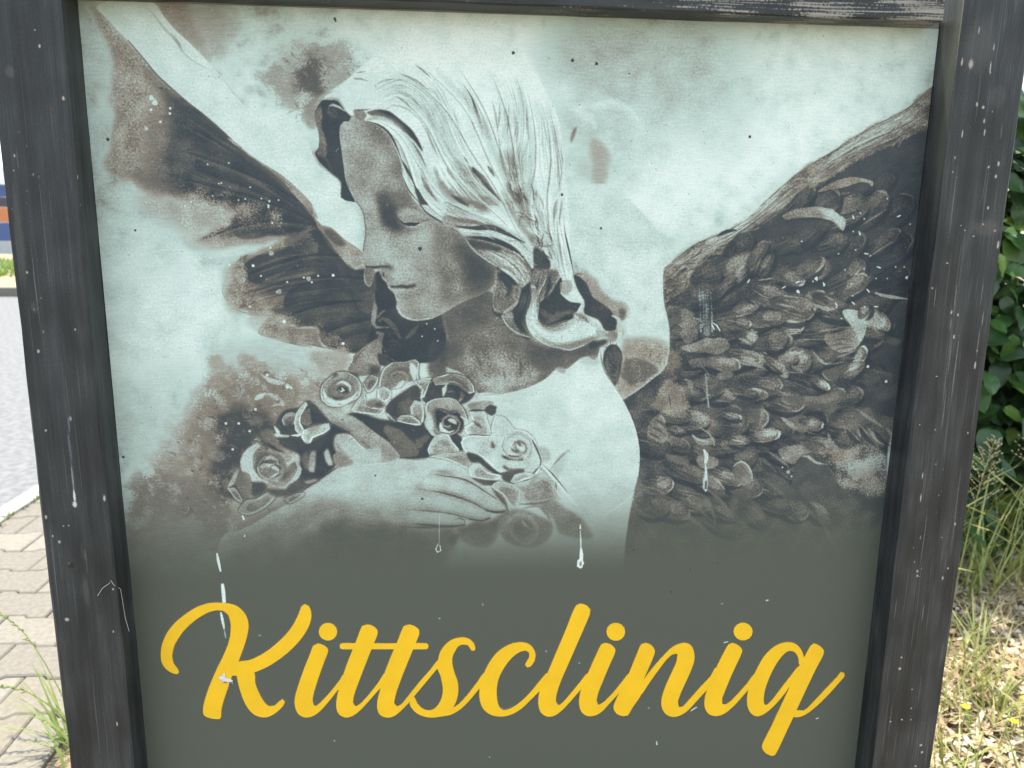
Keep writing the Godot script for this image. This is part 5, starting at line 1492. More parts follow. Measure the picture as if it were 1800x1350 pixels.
# right wing: feathers
func paint_right_wing_feathers() -> void:
	blob([1212.2,270.7,1237.9,254.3,1271,244.2,1291.8,245.9,1296.9,251.2,1283.4,253.6,1261.4,261.4,1239,266],0.48,0.55,0.95,2,0.4,0.16,0.7,1,0)
	blob([1291.8,245.9,1313,252,1311.7,260.6,1304.1,254.3,1290,251.3],0.6,0.6,0.95,1.5,0.5,0.07,0.14,0,1)
	blob([1279.6,261.1,1308.9,256.3,1307.5,264.9,1287.2,267.4],0.22,0.22,0.7,4,0,0.07,0,0,1)
	blob([1152.3,312.4,1174,301.3,1207.7,295.4,1226,296.3,1244.7,300.3,1257,308.8,1266.6,313,1270.3,321.6,1266.6,335.9,1254.4,328.4,1246.7,320.9,1221,315.8,1188.9,315.1,1161.9,318.7],0.4,0.72,0.97,1.6,0.35,0.18,0.175,1,0)
	blob([1214.8,298.6,1242.4,300.3,1257.2,310.9,1267.1,317.3,1266.1,330.4,1251.2,319.7,1234.3,311.3],0.74,0.74,0.8,3,0.6,0.15,0,0,1)
	stroke([1162,319.8,1189,316.2,1221.1,316.8,1246.8,321.9,1264.3,335.9],0.8,4,0.8,0.07,1,1.5,0,0)
	stroke([1188.4,309.7,1220.3,308.2,1243.9,315.5,1258.7,326.1],0.6,3,0.6,0.5,0.6,1.5,0,0.5)
	blob([1153.3,325.3,1198.5,320.4,1235.6,324.3,1245.8,335,1200.5,342.1,1159,338.2],0.2,0.2,0.7,8,0.7,0.07,0,0,1)
	stroke([1146.8,355.8,1178,346.7,1219.7,350.6],3.2,16,3.2,0.17,0.6,7,0,0.6)
	stroke([1134.5,373.4,1165.8,364.3,1203.3,372.7],3.2,16,3.2,0.17,0.6,7,0,0.6)
	stroke([1181.8,390.6,1218.3,385.8,1240.2,372.4],3.2,16,3.2,0.17,0.6,7,0,0.6)
	stroke([1252.9,407.7,1253.1,385.5,1258.3,367.8],3.2,16,3.2,0.17,0.6,7,0,0.6)
	stroke([1244.5,416.7,1252.5,403.3],3.2,16,3.2,0.17,0.6,7,0,0.6)
	feather(1293,412,-1.082,65,42.5,0.37,0.12,0.3,6)
	feather(1290,435,-0.524,75,42.5,0.35,0.12,0.25,6)
	feather(1169,419,0.209,75,33.75,0.35,0.1,0.28,6)
	stroke([1115.6,424.4,1131.5,422,1147.4,419.7],0.6,3,0.6,0.6,1,1,0,0)
	feather(1134,445,0.384,87.5,52.5,0.39,0.1,0.12,6)
	feather(1186,469,0.244,90,62.5,0.39,0.12,0.14,6)
	feather(1096,477,-0.244,57.5,25,0.51,0.2,0.15,6)
	feather(1138,492,0,75,37.5,0.33,0.1,0.1,6)
	feather(1088,500,0.175,50,32.5,0.41,0.1,0.3,6)
	feather(1107,525,0.349,42.5,33.75,0.47,0.14,0.2,6)
	feather(1153,531,-0.14,57.5,50,0.37,0.13,0.2,6)
	feather(1081,421,-0.908,55,22.5,0.35,0.12,0.2,6)
	feather(1113,381,-0.96,62.5,30,0.27,0.1,0.12,6)
	feather(1129,401,-1.047,57.5,27.5,0.29,0.1,0.12,6)
	feather(1061,436,-0.785,50,20,0.35,0.12,0.2,6)
	stroke([1054.2,431.5,1069,413.7,1077.5,404.8],1.4,7,1.4,0.34,0.8,2,0,0.5)
	stroke([1076.8,426.9,1092.3,420.1],1,5,1,0.42,0.8,1.5,0,0.4)
	stroke([1041.1,440.5,1060.8,427,1076.1,418],1,5,1,0.3,0.8,2,0,0)
	feather(1255,466,0.489,82.5,50,0.29,0.1,0.1,6)
	stroke([1228.2,466.3,1245.2,473,1259.5,475.2,1270.8,470.6],1.4,7,1.4,0.55,1,1.5,0,0.4)
	feather(1321,493,0.349,107.5,65,0.55,0.12,0.1,6)
	blob([1278.6,477.4,1294.8,474.3,1314.1,478.4,1324.7,488.6,1328.1,504.7,1323.9,525.4,1316.3,532.4,1308.6,516.2,1292.5,497.9],0.72,0.72,0.95,2.5,0.4,0.2,0,0,1)
	blob([1249.8,521,1272.7,512.9,1293.2,504.8,1316.4,500.1,1325.2,497.8,1325.7,516.2,1318.4,537,1302.6,549.8,1276.5,551,1256.1,537.1],0.42,0.6,0.95,3,0.6,0.2,0.175,1,0)
	blob([1291.8,491,1324.9,490.9,1325.7,516.2,1318.9,534.7,1308.9,518.5],0.74,0.74,0.85,4,0.7,0.2,0,0,1)
	stroke([1239.7,514.1,1267.7,510.6,1288.4,504.8],1,5,1,0.5,1,1.5,0,0.5)
	stroke([1254.3,518.7,1277.5,514,1298.2,507.1],0.8,4,0.8,0.1,1,2,0,0.4)
	stroke([1265.1,532.5,1283.7,527.8,1300.5,530.1],0.8,4,0.8,0.2,0.6,1.5,0,0.6)
	stroke([1261.3,541.8,1279.8,537.1,1299.1,539.4],0.8,4,0.8,0.2,0.6,1.5,0,0.6)
	stroke([1271.5,548.7,1290.1,544,1308.9,541.7],0.8,4,0.8,0.2,0.6,1.5,0,0.6)
	feather(1319,479,-1.047,30,30,0.4,0.12,0.2,6)
	stroke([1336.4,444.2,1351.1,448.6,1370.4,451.9,1399.3,455.1],3.6,6,1.2,0.6,1,1.2,0,0.4)
	blob([985.5,544.4,1012.6,535.2,1030.5,526,1044.6,528.3,1056,525.5,1070.1,529.4,1077.4,539.7,1073.7,547.7,1064.7,552.3,1051.2,558.1,1032.3,553.5,1013.8,553.5,995.1,550.1],0.5,0.5,0.95,2,0.5,0.22,0.175,0,1)
	blob([1026.2,530.6,1044.7,530.6,1054.7,542,1041.4,551.2,1027.2,546.6],0.6,0.6,0.6,5,1,0.07,0,0,1)
	stroke([995.2,552.4,1023.2,556.9,1051.3,560.4,1074,551.2],1.6,8,1.6,0.07,0.8,3,0,0)
	blob([1031.7,544.3,1045.7,545.4,1041.4,551.2,1032,548.9],0.25,0.25,0.7,3,0,0.07,0,0,1)
	blob([988.4,514.8,1011.1,510.2,1016.8,528.3,994.2,535.2],0.38,0.38,0.8,6,1.2,0.07,0.14,0,1)
	blob([1002.5,519.3,1016.1,517,1014.7,530.6,1003.1,530.6],0.12,0.12,0.8,5,0,0.07,0,0,1)
	blob([983.9,476.5,1007.1,480.9,1008,496.6,992,496.7],0.46,0.46,0.8,4,1.2,0.07,0.14,0,1)
	blob([986,512.5,1013.4,510.2,1014.5,528.3,991.9,535.2],0.44,0.44,0.8,5,1.3,0.07,0.14,0,1)
	feather(1102,562,0.175,70,37.5,0.41,0.16,0.15,6)
	feather(1057,572,0.14,87.5,35,0.41,0.16,0.15,6)
	blob([1000.8,569.6,1028.2,562.7,1056.4,567.3,1059.4,576.5,1029.4,581.1,1010.6,578.8],0.4,0.4,0.85,4,0.9,0.07,0.07,0,1)
	stroke([1098.4,566.1,1117.5,570.8,1134.6,578.9,1151.7,587.1],1.6,8,1.6,0.56,1,1.5,0,0.3)
	stroke([1097.8,558.1,1116.5,558.1,1131.3,567.3],1,5,1,0.3,1,2,0,0)
	blob([1140.5,565,1169.1,568.5,1179,574.3,1190.8,588.3,1188.3,600,1176.2,597.7,1160.7,581.3],0.6,0.6,0.9,3,0.6,0.2,0.07,0,1)
	stroke([1170.5,558,1183.7,574.3,1194.4,588.3],1,5,1,0.4,1,2,0,0)
	blob([1191,576.6,1202.9,576.6,1217.9,586,1213.5,589.5,1196.4,583.6],0.5,0.5,0.9,2,0.6,0.07,0,0,1)
	feather(1249,608,0.663,50,21.25,0.6,0.2,0.2,6)
	feather(1160,574,0.611,50,22.5,0.45,0.18,0.1,6)
	blob([1053.6,595.1,1076.4,585.8,1088.6,592.8,1077.5,602.1,1061,600.9],0.45,0.45,0.85,5,0.7,0.07,0.105,0,1)
	stroke([1207.3,546.4,1226.8,553.4,1245,569.7,1253,579],1,5,1,0.36,1,2,0,0.4)
	stroke([1226.2,546.4,1244.5,565,1254.9,574.3,1274,574.4,1290.3,569.7],1,5,1,0.56,1,1.5,0,0.3)
	stroke([1245.2,572,1257.7,577.8,1279,576.7,1297.7,572],1.2,6,1.2,0.06,1,2,0,0)
	stroke([1275.2,562.7,1296,555.7,1312,548.7],1,5,1,0.45,1,1.5,0,0.4)
	feather(1318,570,-1.222,62.5,30,0.5,0.2,0.25,6)
	feather(1308,585,-0.524,55,35,0.51,0.25,0.1,6)
	blob([1251.5,588.4,1270,582.5,1289.8,588.4,1286.2,600.2,1267.4,604.9],0.3,0.3,0.85,4,0.8,0.07,0.105,0,1)
	stroke([1251.5,588.4,1259.8,600.2,1274.9,607.3],0.8,4,0.8,0.45,1,1.5,0,0.4)
	blob([1169.1,625.9,1188.4,629.5,1203,631.9,1227,633.2,1250.9,632.1,1264.7,626.2,1287.9,618,1300.3,621.5,1303.7,631.1,1295.5,645.4,1287.3,659.7,1268.5,665.6,1248.6,659.5,1228.5,649.8,1209.5,652.1,1189.6,642.5],0.3,0.3,0.9,5,1,0.2,0.07,0,1)
	blob([1217.4,633.1,1250.9,632.1,1274.6,628.6,1289.5,633.4,1266.5,645.2,1232.7,642.7],0.42,0.42,0.7,6,1.3,0.07,0.14,0,1)
	stroke([1173.7,624.7,1188.5,630.7,1207.8,633.1],1,5,1,0.5,1,2,0,0.5)
	stroke([1283.1,617.9,1295.5,621.5,1301.1,628.7],1,5,1,0.55,1,1.5,0,0.5)
	stroke([1217.3,631.9,1250.7,630.9,1271.8,625],1,5,1,0.06,1,2,0,0)
	stroke([1182.6,673.5,1198,685.6,1218.6,700.2],1.6,8,1.6,0.52,1,2,0,0.4)
	feather(1240,686,0.244,50,37.5,0.47,0.16,0.3,6)
	blob([1207.9,688,1232.2,690.6,1228.7,705.1,1213.8,700.1],0.44,0.44,0.7,3,0.8,0.07,0.105,0,1)
	stroke([1167.8,668.6,1184.2,692.7,1195.1,707.3],1.2,6,1.2,0.28,0.7,3,0,0.6)
	stroke([1163.8,678.2,1175,697.5],1.2,6,1.2,0.28,0.7,3,0,0.6)
	stroke([1085.5,649.2,1110.6,668.3,1135.7,685.2],1.2,6,1.2,0.28,0.7,3,0,0.6)
	stroke([1114.3,654,1124.9,668.4,1137,670.8],1.2,6,1.2,0.28,0.7,3,0,0.6)
	blob([1080.6,646.8,1108.5,639.8,1137.7,649.4,1140.5,685.2,1120.7,675.5,1096,663.4],0.2,0.2,0.7,6,1,0.07,0,0,1)
	stroke([1083.3,651.5,1095.2,651.6,1107.7,661.1],0.8,4,0.8,0.45,1,1.5,0,0)
	feather(1087,671,0.244,45,15,0.47,0.16,0.2,6)
	feather(1109,627,0.175,62.5,17.5,0.27,0.12,0.1,6)
	blob([946.3,634.5,961.2,606.5,979.5,601.9,994.5,620.6,1012.8,653.5,992.2,662.9,973.5,662.8,952.4,662.7,940.3,653.2],0.5,0.5,0.92,8,0.8,0.2,0.7,0,1)
	blob([939.6,639.1,962.6,634.5,963.6,653.3,947.8,662.6,935.9,657.9],0.44,0.44,0.6,8,1.2,0.07,0.175,0,1)
	stroke([969.4,629.9,972.5,643.9,975.4,655.7],0.6,3,0.6,0.15,0.8,1,0,0.3)
	stroke([993.4,602,1007.7,606.6,1011.1,625.3,1030,627.7],1.8,9,1.8,0.45,1,2,0,0.4)
	stroke([989.6,615.9,1001.2,615.9,1009,630,1000.2,639.4],1.2,6,1.2,0.35,1,2,0,0.4)
	stroke([967.6,553.5,975.2,567.3,987.7,583.4,1002.6,599.7],2.4,12,2.4,0.3,0.7,4,0.4,0.7)
	blob([967.3,548.9,986.4,560.4,991.8,574.2,979,592.7,967.1,588,961.8,574.2],0.44,0.44,0.7,8,0.9,0.07,0.8,0,1)
	blob([935,688.6,941.3,674.4,952.6,666.2,964.9,676.9,965.6,691.2,970.9,703.1,972.8,716.3,962.4,719.8,948,714.9,933.6,707.6],0.48,0.48,0.92,3,0.6,0.18,0.175,0,1)
	stroke([946.1,676.8,960.5,684,965.7,693.6],0.8,4,0.8,0.12,0.75,1.5,0,0)
	stroke([939.8,691,954.1,695.9,968.8,707.9],0.8,4,0.8,0.12,0.75,1.5,0,0)
	stroke([935.6,700.5,947.7,707.7,959.8,715],0.8,4,0.8,0.12,0.75,1.5,0,0)
	stroke([952.7,667.4,962.4,674.5,967.6,684.1],0.8,4,0.8,0.62,0.8,1.5,0,0)
	stroke([948.8,683.9,960.9,691.1,968.2,696],0.8,4,0.8,0.62,0.8,1.5,0,0)
	feather(988,696,0.349,37.5,15,0.41,0.14,0.1,6)
	blob([1013.3,702.3,1023.3,710.7,1042.5,714.5,1058.8,709.8,1063.1,720.7,1048,725.4,1028.8,722.8],0.5,0.5,0.9,2.5,0.5,0.07,0.07,0,1)
	stroke([1015.8,703.5,1028.3,715.6,1047.5,718.1],0.8,4,0.8,0.65,1,1.5,0,0.4)
	feather(1100,715,0.175,55,27.5,0.41,0.14,0.15,6)
	feather(1152,708,-0.07,65,32.5,0.51,0.16,0.25,6)
	blob([1132.2,702,1153.8,702.1,1145.3,716.5],0.5,0.5,0.6,4,0.8,0.07,0,0,1)
	blob([966,743.9,987.3,744.1,1016.4,754.1,1016.9,761.4,993,761.2],0.36,0.36,0.85,6,0.8,0.07,0.105,0,1)
	blob([1025.7,749.4,1044.4,744.7,1068.8,752.2,1071.9,762,1055.7,771.6,1036.4,768.9],0.54,0.54,0.92,4,0.6,0.07,0.07,0,1)
	blob([1096.6,772.1,1102.9,759.9,1114.8,757.6,1127.6,767.5,1136.1,784.8,1134.6,797.1,1123.2,805.6,1108.2,799.3],0.34,0.58,0.95,2,0.4,0.07,0.14,1,0)
	stroke([1098.6,767.2,1112.4,757.5,1127.6,767.5,1136.1,784.8,1135.8,795.9],2,4,2,0.66,1,1.2,0,0)
	stroke([1103.6,769.7,1116.6,782.1,1134.5,794.6],0.5,2.5,0.5,0.3,0.6,1,0,0)
	stroke([1110.3,762.4,1123.5,777.3,1135.7,794.7],0.5,2.5,0.5,0.3,0.6,1,0,0)
	stroke([1102.1,781.9,1114.9,791.9,1125.3,801.9],0.5,2.5,0.5,0.3,0.6,1,0,0)
	blob([1099.3,742.8,1125.5,740.6,1126.3,750.4,1102.6,755],0.34,0.34,0.8,4,0.9,0.07,0,0,1)
	blob([1271,742,1297.4,737.4,1334.2,737.7,1358.3,733,1396.2,740.7,1402.2,815.6,1317.5,814.4,1306.1,799.3,1288.6,771.7,1262.9,759.1],0.6,0.6,0.8,18,1,0.2,-0.2,0,1)
	blob([1261,739.5,1309.4,735,1346.5,737.8,1330.6,750,1302.6,764.5,1282.7,761.8],0.52,0.52,0.8,8,0.9,0.07,0.9,0,1)
	blob([1307.8,767,1348.6,757.5,1396.4,743.2,1397.3,773,1365.3,797.5,1320.1,792],0.7,0.7,0.6,14,1.2,0.07,-0.5,0,1)
	blob([1322.6,792,1363.1,777.5,1399,787.9,1399.4,813,1337.3,814.7],0.52,0.52,0.6,14,1.3,0.07,0.8,0,1)
	blob([1180.6,736.3,1201.8,729.2,1223.4,726.9,1241.3,736.8,1248.9,740.6,1227.7,747.7,1214.7,766,1199.5,758.5],0.5,0.5,0.92,4,0.7,0.18,0.105,0,1)
	stroke([1227.7,747.7,1240,749.1,1255.8,761.5,1275.6,764.2],1.4,7,1.4,0.62,1,2,0,0.6)
	stroke([1151.5,733.6,1174.2,746,1205.2,768.4,1212.9,773.4],1.2,6,1.2,0.42,1,2,0,0.4)
	blob([1215.1,775.6,1223,758.1,1238.4,753.5,1261.8,766.5,1281.1,768.3,1300.1,799.2,1318.5,822.2,1293.2,826.8,1277.9,834.7,1259.1,839.4,1233,834.1,1215,811.1],0.22,0.22,0.95,1.5,0.35,0.08,0,0,1)
	blob([1239.3,798.4,1272.2,808.6,1286.3,821.8,1258.6,834.4,1232.1,824.3],0.3,0.3,0.6,8,1,0.07,0,0,1)
	blob([1158.4,778.2,1184.2,784.9,1214.7,807.8,1230,837.3,1193.8,823.7,1166.5,800.7],0.25,0.25,0.8,5,0.8,0.07,0,0,1)
	stroke([1162.6,791,1186.6,813.9,1210,827.2],0.8,4,0.8,0.36,0.7,2,0,0)
	dot(1205,779,4,0.6,1)
	dot(1193,770,1.8,0.75,1)
	dot(1192,752,1.8,0.75,1)
	dot(1212,788,1.8,0.75,1)
	blob([1297,659.7,1325.6,655.1,1396.6,679.6,1401.9,726,1357.8,728.1,1325.7,703.4],0.36,0.36,0.75,8,1.1,0.07,0.105,0,1)
	stroke([1302.5,691.1,1318.7,705.8,1339.8,720.6],1.4,7,1.4,0.55,0.85,2,0,0.4)
	stroke([1331.3,686.4,1345.3,703.5,1365.2,728.2],1.4,7,1.4,0.55,0.85,2,0,0.4)
	stroke([1349.2,693.8,1368.7,715.9,1387.5,729.6],1.4,7,1.4,0.55,0.85,2,0,0.4)
	stroke([1326.1,659.9,1352.2,676.9,1383.8,696.5],1.4,7,1.4,0.55,0.85,2,0,0.4)
	stroke([1386,694.1,1397.5,708.8,1403.8,721.1],1.4,7,1.4,0.55,0.85,2,0,0.4)
	stroke([1274.3,700.6,1281.3,722.5,1300.4,742.3],1.4,7,1.4,0.55,0.85,2,0,0.4)
	stroke([1288.7,698.3,1296.5,703.2],1.4,7,1.4,0.55,0.85,2,0,0.4)
	stroke([1329.9,696.1,1339,713.2],1.4,7,1.4,0.55,0.85,2,0,0.4)
	stroke([1317.3,740,1330.6,750,1341,755],1.4,7,1.4,0.55,0.85,2,0,0.4)
	stroke([1283.3,717.7,1289.4,729.9,1302.6,739.9],1.4,7,1.4,0.55,0.85,2,0,0.4)
	stroke([1307.9,696,1327.3,718,1340.3,725.5],1.8,9,1.8,0.1,0.85,2.5,0,0.3)
	stroke([1337.5,698.6,1354.3,718.3,1370.4,730.7],1.8,9,1.8,0.1,0.85,2.5,0,0.3)
	stroke([1361.9,698.8,1381.6,720.9,1400,730.9],1.8,9,1.8,0.1,0.85,2.5,0,0.3)
	stroke([1334.2,691.3,1340.4,703.5,1349.1,715.8],1.8,9,1.8,0.1,0.85,2.5,0,0.3)
	blob([1335.3,520.8,1358.9,518.4,1398.6,529.9,1394.9,539.3,1365.5,534.6],0.3,0.3,0.8,5,0.9,0.07,0.105,0,1)
	stroke([1348.6,511.5,1370.9,518.4,1398.3,527.6],1.2,6,1.2,0.06,1,2,0,0)
	blob([1335.4,588.5,1367.3,593.3,1399.6,600.4,1400.8,631.4,1367.8,640.9,1341.4,621.7],0.24,0.24,0.75,14,1,0.07,0,0,1)
	stroke([1325.3,583.8,1354.7,588.5,1398.9,594.5],0.8,4,0.8,0.3,0.7,2,0,0)
	stroke([1035.6,818.3,1055.5,834.7,1074.5,883.9],1.8,9,1.8,0.38,0.75,2.5,0,0.4)
	stroke([1054,812.1,1087.6,844.9,1108.7,874.6],1.8,9,1.8,0.38,0.75,2.5,0,0.4)
	stroke([991.4,866.2,1022.9,866.7,1052.9,893.4],1.8,9,1.8,0.38,0.75,2.5,0,0.4)
	stroke([1018,837.4,1042.9,834.5,1063,854.3],1.8,9,1.8,0.38,0.75,2.5,0,0.4)
	stroke([1060.5,815.4,1087.4,841.7,1104.8,864.8],1,5,1,0.44,0.7,2,0,0)
	stroke([1267.8,864.1,1294.3,904.3,1325.8,958.8],1,5,1,0.44,0.7,2,0,0)
	stroke([1030.3,834.4,1050.8,860.6,1074.2,880.6],1,5,1,0.44,0.7,2,0,0)
	stroke([1236.2,870.2,1254.4,893.6,1278.7,910.7],1.2,6,1.2,0.4,0.6,3,0,0)
	stroke([1259.2,910.4,1288.1,941.1,1309.4,958.4],2,10,2,0.38,0.5,5,0,0)
	blob([1098.7,822.4,1136.1,816.5,1157.4,846,1141.1,881.8,1108.2,868.1],0.28,0.28,0.7,10,1.2,0.07,0,0,1)
	stroke([922.1,784.9,944.3,797.9,968.8,791.8],1.6,8,1.6,0.24,0.6,4,0,0.6)
	stroke([919.8,800.8,948.4,817.1,973.6,823.9],1.6,8,1.6,0.24,0.6,4,0,0.6)
	stroke([923.9,756.5,955.3,769.5],1.6,8,1.6,0.24,0.6,4,0,0.6)
	stroke([933.8,836.2,959.2,846.2,986.9,840.2],1.6,8,1.6,0.24,0.6,4,0,0.6)
	stroke([929.2,871.6,961.5,891.7],1.6,8,1.6,0.24,0.6,4,0,0.6)
	stroke([952.4,898.1,971.7,908.3,987.3,905.3],1.6,8,1.6,0.24,0.6,4,0,0.6)
	dot(1262,376,1.6,0.85,1)
	dot(1293,369,1.6,0.85,1)
	dot(1277,404,1.6,0.85,1)
	dot(1312,402,1.6,0.85,1)
	dot(1291,429,1.6,0.85,1)
	dot(1298,411,1.6,0.85,1)
	dot(1321,379,1.6,0.85,1)
	dot(1357,419,1.6,0.85,1)
	dot(1242,430,1.6,0.85,1)
	dot(1296,450,1.6,0.85,1)
	dot(1220,425,1.6,0.85,1)
	dot(1268,471,1.6,0.85,1)
	dot(1336,419,1.6,0.85,1)
	dot(1279,491,1.6,0.85,1)
	dot(1320,470,1.6,0.85,1)
	dot(1193,355,1.6,0.85,1)
	dot(1303,315,1.6,0.85,1)
	dot(1295,305,1.6,0.85,1)
	dot(1285,337,1.6,0.85,1)
	dot(1298,341,1.6,0.85,1)
	dot(1370,398,1.6,0.85,1)
	dot(1388,323,1.6,0.85,1)
	dot(1386,398,1.6,0.85,1)
	dot(1341,280,1.6,0.85,1)
	dot(1199,425,1.6,0.85,1)
	stroke([1295.5,336.1,1297,339.9,1298.5,343.7],1.82,2.6,1.82,0.93,1,0.8,0,0)
	stroke([1280.9,308.9,1282.7,312.6,1284.5,316.2],1.82,2.6,1.82,0.93,1,0.8,0,0)
	stroke([1309.1,374.7,1313.3,375.4,1317.5,376],1.82,2.6,1.82,0.93,1,0.8,0,0)
	stroke([1238.7,426.3,1240.2,430.2,1241.6,434.1],1.82,2.6,1.82,0.93,1,0.8,0,0)
	stroke([1191.1,440.8,1194.3,443.6,1197.5,446.4],1.82,2.6,1.82,0.93,1,0.8,0,0)
	stroke([1264.3,462,1266.8,465.5,1269.3,469],1.82,2.6,1.82,0.93,1,0.8,0,0)
	stroke([1337.3,468.9,1341.5,469.2,1345.8,469.6],1.82,2.6,1.82,0.93,1,0.8,0,0)
	stroke([1294.8,460.7,1298.4,463.3,1301.9,465.9],1.82,2.6,1.82,0.93,1,0.8,0,0)
	stroke([1226.3,416.2,1226.7,420.2,1227,424.2],1.82,2.6,1.82,0.93,1,0.8,0,0)
	stroke([1335,397.8,1339.1,399.2,1343.2,400.5],1.82,2.6,1.82,0.93,1,0.8,0,0)
	stroke([1187.9,427.9,1191.7,426.5,1195.5,425.1],1.82,2.6,1.82,0.93,1,0.8,0,0)
	stroke([1100.5,428.6,1102.3,425.1,1104.1,421.7],1.82,2.6,1.82,0.93,1,0.8,0,0)
	stroke([1164,437.7,1167.5,435.7,1170.9,433.7],1.82,2.6,1.82,0.93,1,0.8,0,0)
	stroke([1362.1,311.2,1365.7,309.5,1369.3,307.8],1.82,2.6,1.82,0.93,1,0.8,0,0)
	stroke([1320.5,437.6,1323.5,440.7,1326.6,443.8],1.82,2.6,1.82,0.93,1,0.8,0,0)
	dot(1225,420,2.8,0.93,1)
	dot(1194,443,2.8,0.93,1)
	dot(1393,417,2.8,0.93,1)
	dot(1338,579,2.8,0.93,1)
	dot(1376,607,2.8,0.93,1)

# pale lower end of the right wing bone
func paint_pale_lower_end_of_the_right_wing_bone() -> void:
	blob([777.9,289,855.6,269,960.1,373.1,948.3,405.9,950.6,427.8,952.1,456.6,957.9,478.9,964.4,508.1,967.3,539.8,965.9,521.6,965,548.9,959.7,578.8,944.4,594.9,919.9,615.7,897.6,631.9,884,638.9,869.6,624.9,862.5,574.1,844.1,492.8,801.3,413.7],0.86,0.86,0.97,1.5,0,0.12,0,0,1)
	blob([841.2,413.3,918.9,354.1,941.9,412.5,951.2,492.3,886.5,533.1],0.93,0.93,0.5,20,0.9,0.07,0,0,1)
	blob([879.7,535.4,911.2,526.3,964.5,539.8,959.7,578.8,944.4,594.9,897.6,631.9,869.6,624.9,877.1,583.3],0.55,0.55,0.85,12,0.8,0.16,1,0,1)
	blob([887.9,567.3,901.5,565,924.6,568.4,946.2,585.7,937.7,599.5,922,611.1,903.8,616.8,879.9,594.8],0.27,0.27,0.85,8,1.2,0.3,0,0,1)
	flecks([879.8,537.7,964.5,539.8,959.7,578.8,944.4,594.9,897.6,631.9,869.6,624.9],90,1.396,0.6,14,3,0.2,0.75,0.45)
	blob([871.7,620.2,896.9,615.7,928.6,604.1,897.6,631.9,884,638.9],0.58,0.58,0.7,5,0.6,0.07,0.9,0,1)
	stroke([963.4,519.4,965,548.9,959.7,578.8,944.4,594.9,919.9,615.7,897.6,631.9],1.8,3,1.8,0.75,0.7,0.8,0,0)
	stroke([948.8,414.6,950.2,441.1,953.9,467.7,960.7,490.1,965.4,512.6,967.3,539.8],1.5,2.5,1.5,0.25,0.7,0.8,0,0)
	blob([787.4,394.3,803.1,402.8,817.1,424.4,839.9,437.4,863,457.1,883.7,468.1,889,485.9,880.3,494.9,886.1,524.1,875.2,535.4,848.7,495,806.8,450.8],0.44,0.44,0.8,14,1.4,0.2,0.7,0,1)
	stroke([1205.6,273,1205.8,275.1],0.2,1,0.2,0.5,1,0.8,0,0)

# neck and the dark hollow beside it
func paint_neck_and_the_dark_hollow_beside_it() -> void:
	blob([452.8,450.9,462,418.6,470.1,440,482.8,452.8,486.6,483.2,503.7,495.2,542.8,493.9,563.6,486.2,570,518.1,566.6,544.8,546.6,569.4,502.6,571.7,467.6,571.6,441.6,562.7,433.7,529.5,447.4,496.5],0.07,0.07,1,2,0,0.07,0,0,1)
	blob([562.5,485.1,601.9,463,634.6,447.5,652.1,451.8,665.6,486.8,701.5,522.2,728,506.5,772.4,497.5,818,519.7,839.3,546.8,833.2,567.2,814.8,562.7,803.6,566.1,781.4,583.2,765.5,582,741.1,602.6,707.5,617.4,667,626.9,631,628.6,608.6,608,599.7,592.1,564.2,576.2,557.7,560.5,570,533.6],0.4,0.4,1,1.5,0,0.2,0.1225,0,1)
	blob([562.5,487.3,601.9,465.2,634.6,449.7,652.2,458.3,656.8,486.9,623.9,513.5,586.5,522.5,571.1,529.2],0.27,0.27,0.85,18,0.6,0.07,0.07,0,1)
	blob([571,535.9,601.9,535.8,590.8,574,557.6,573.9,559.9,558.2],0.2,0.2,0.8,20,0.5,0.07,0,0,1)
	blob([608.5,562.7,652.9,546.9,684.1,555.9,706.8,574,729.4,583.1,747.7,594.6,707.4,612.8,667,624.2,631,624.1,617.5,601.2],0.58,0.58,0.85,26,0.6,0.25,0.175,0,1)
	blob([644.3,601.2,684.7,596.7,720.8,601.4,684.9,617.3,640,624.1],0.66,0.66,0.7,12,0.8,0.07,0.035,0,1)
	blob([706.4,546.9,728.2,519.9,772.8,510.9,832,533.2,839.7,558.1,814.8,560.4,785.8,578.6,763.3,580.9,740.9,590,717.9,569.5],0.24,0.24,0.85,12,0.6,0.07,0,0,1)
	blob([639.5,533.5,706.2,537.9,724.3,546.9,684.1,549.2,657.3,542.5],0.3,0.3,0.7,14,0.8,0.07,0,0,1)
	stroke([619.6,558.2,628.6,574,630.9,592.1],0.8,4,0.8,0.25,0.6,1.5,0,0.8)
	stroke([668.8,578.5,671.1,592.2,673.5,603.6],0.8,4,0.8,0.25,0.6,1.5,0,0.8)
	stroke([697.6,560.4,700.2,585.4,698.2,601.3],0.8,4,0.8,0.25,0.6,1.5,0,0.8)
	stroke([648.3,533.5,652.9,546.9],0.8,4,0.8,0.25,0.6,1.5,0,0.8)
	stroke([563.6,486.2,570,518.1,568.8,540.3,559.9,562.7],0.6,3,0.6,0.5,0.5,1.5,0,0)
	flecks([562.5,485.1,601.9,463,634.6,447.5,652.1,451.8,665.6,486.8,701.5,522.2,728,506.5,772.4,497.5,818,519.7,839.3,546.8,833.2,567.2,814.8,562.7,803.6,566.1,781.4,583.2,765.5,582,741.1,602.6,707.5,617.4,667,626.9,631,628.6,608.6,608,599.7,592.1,564.2,576.2,557.7,560.5,570,533.6],110,1.222,0.6,10,2,0.15,0.62,0.45)

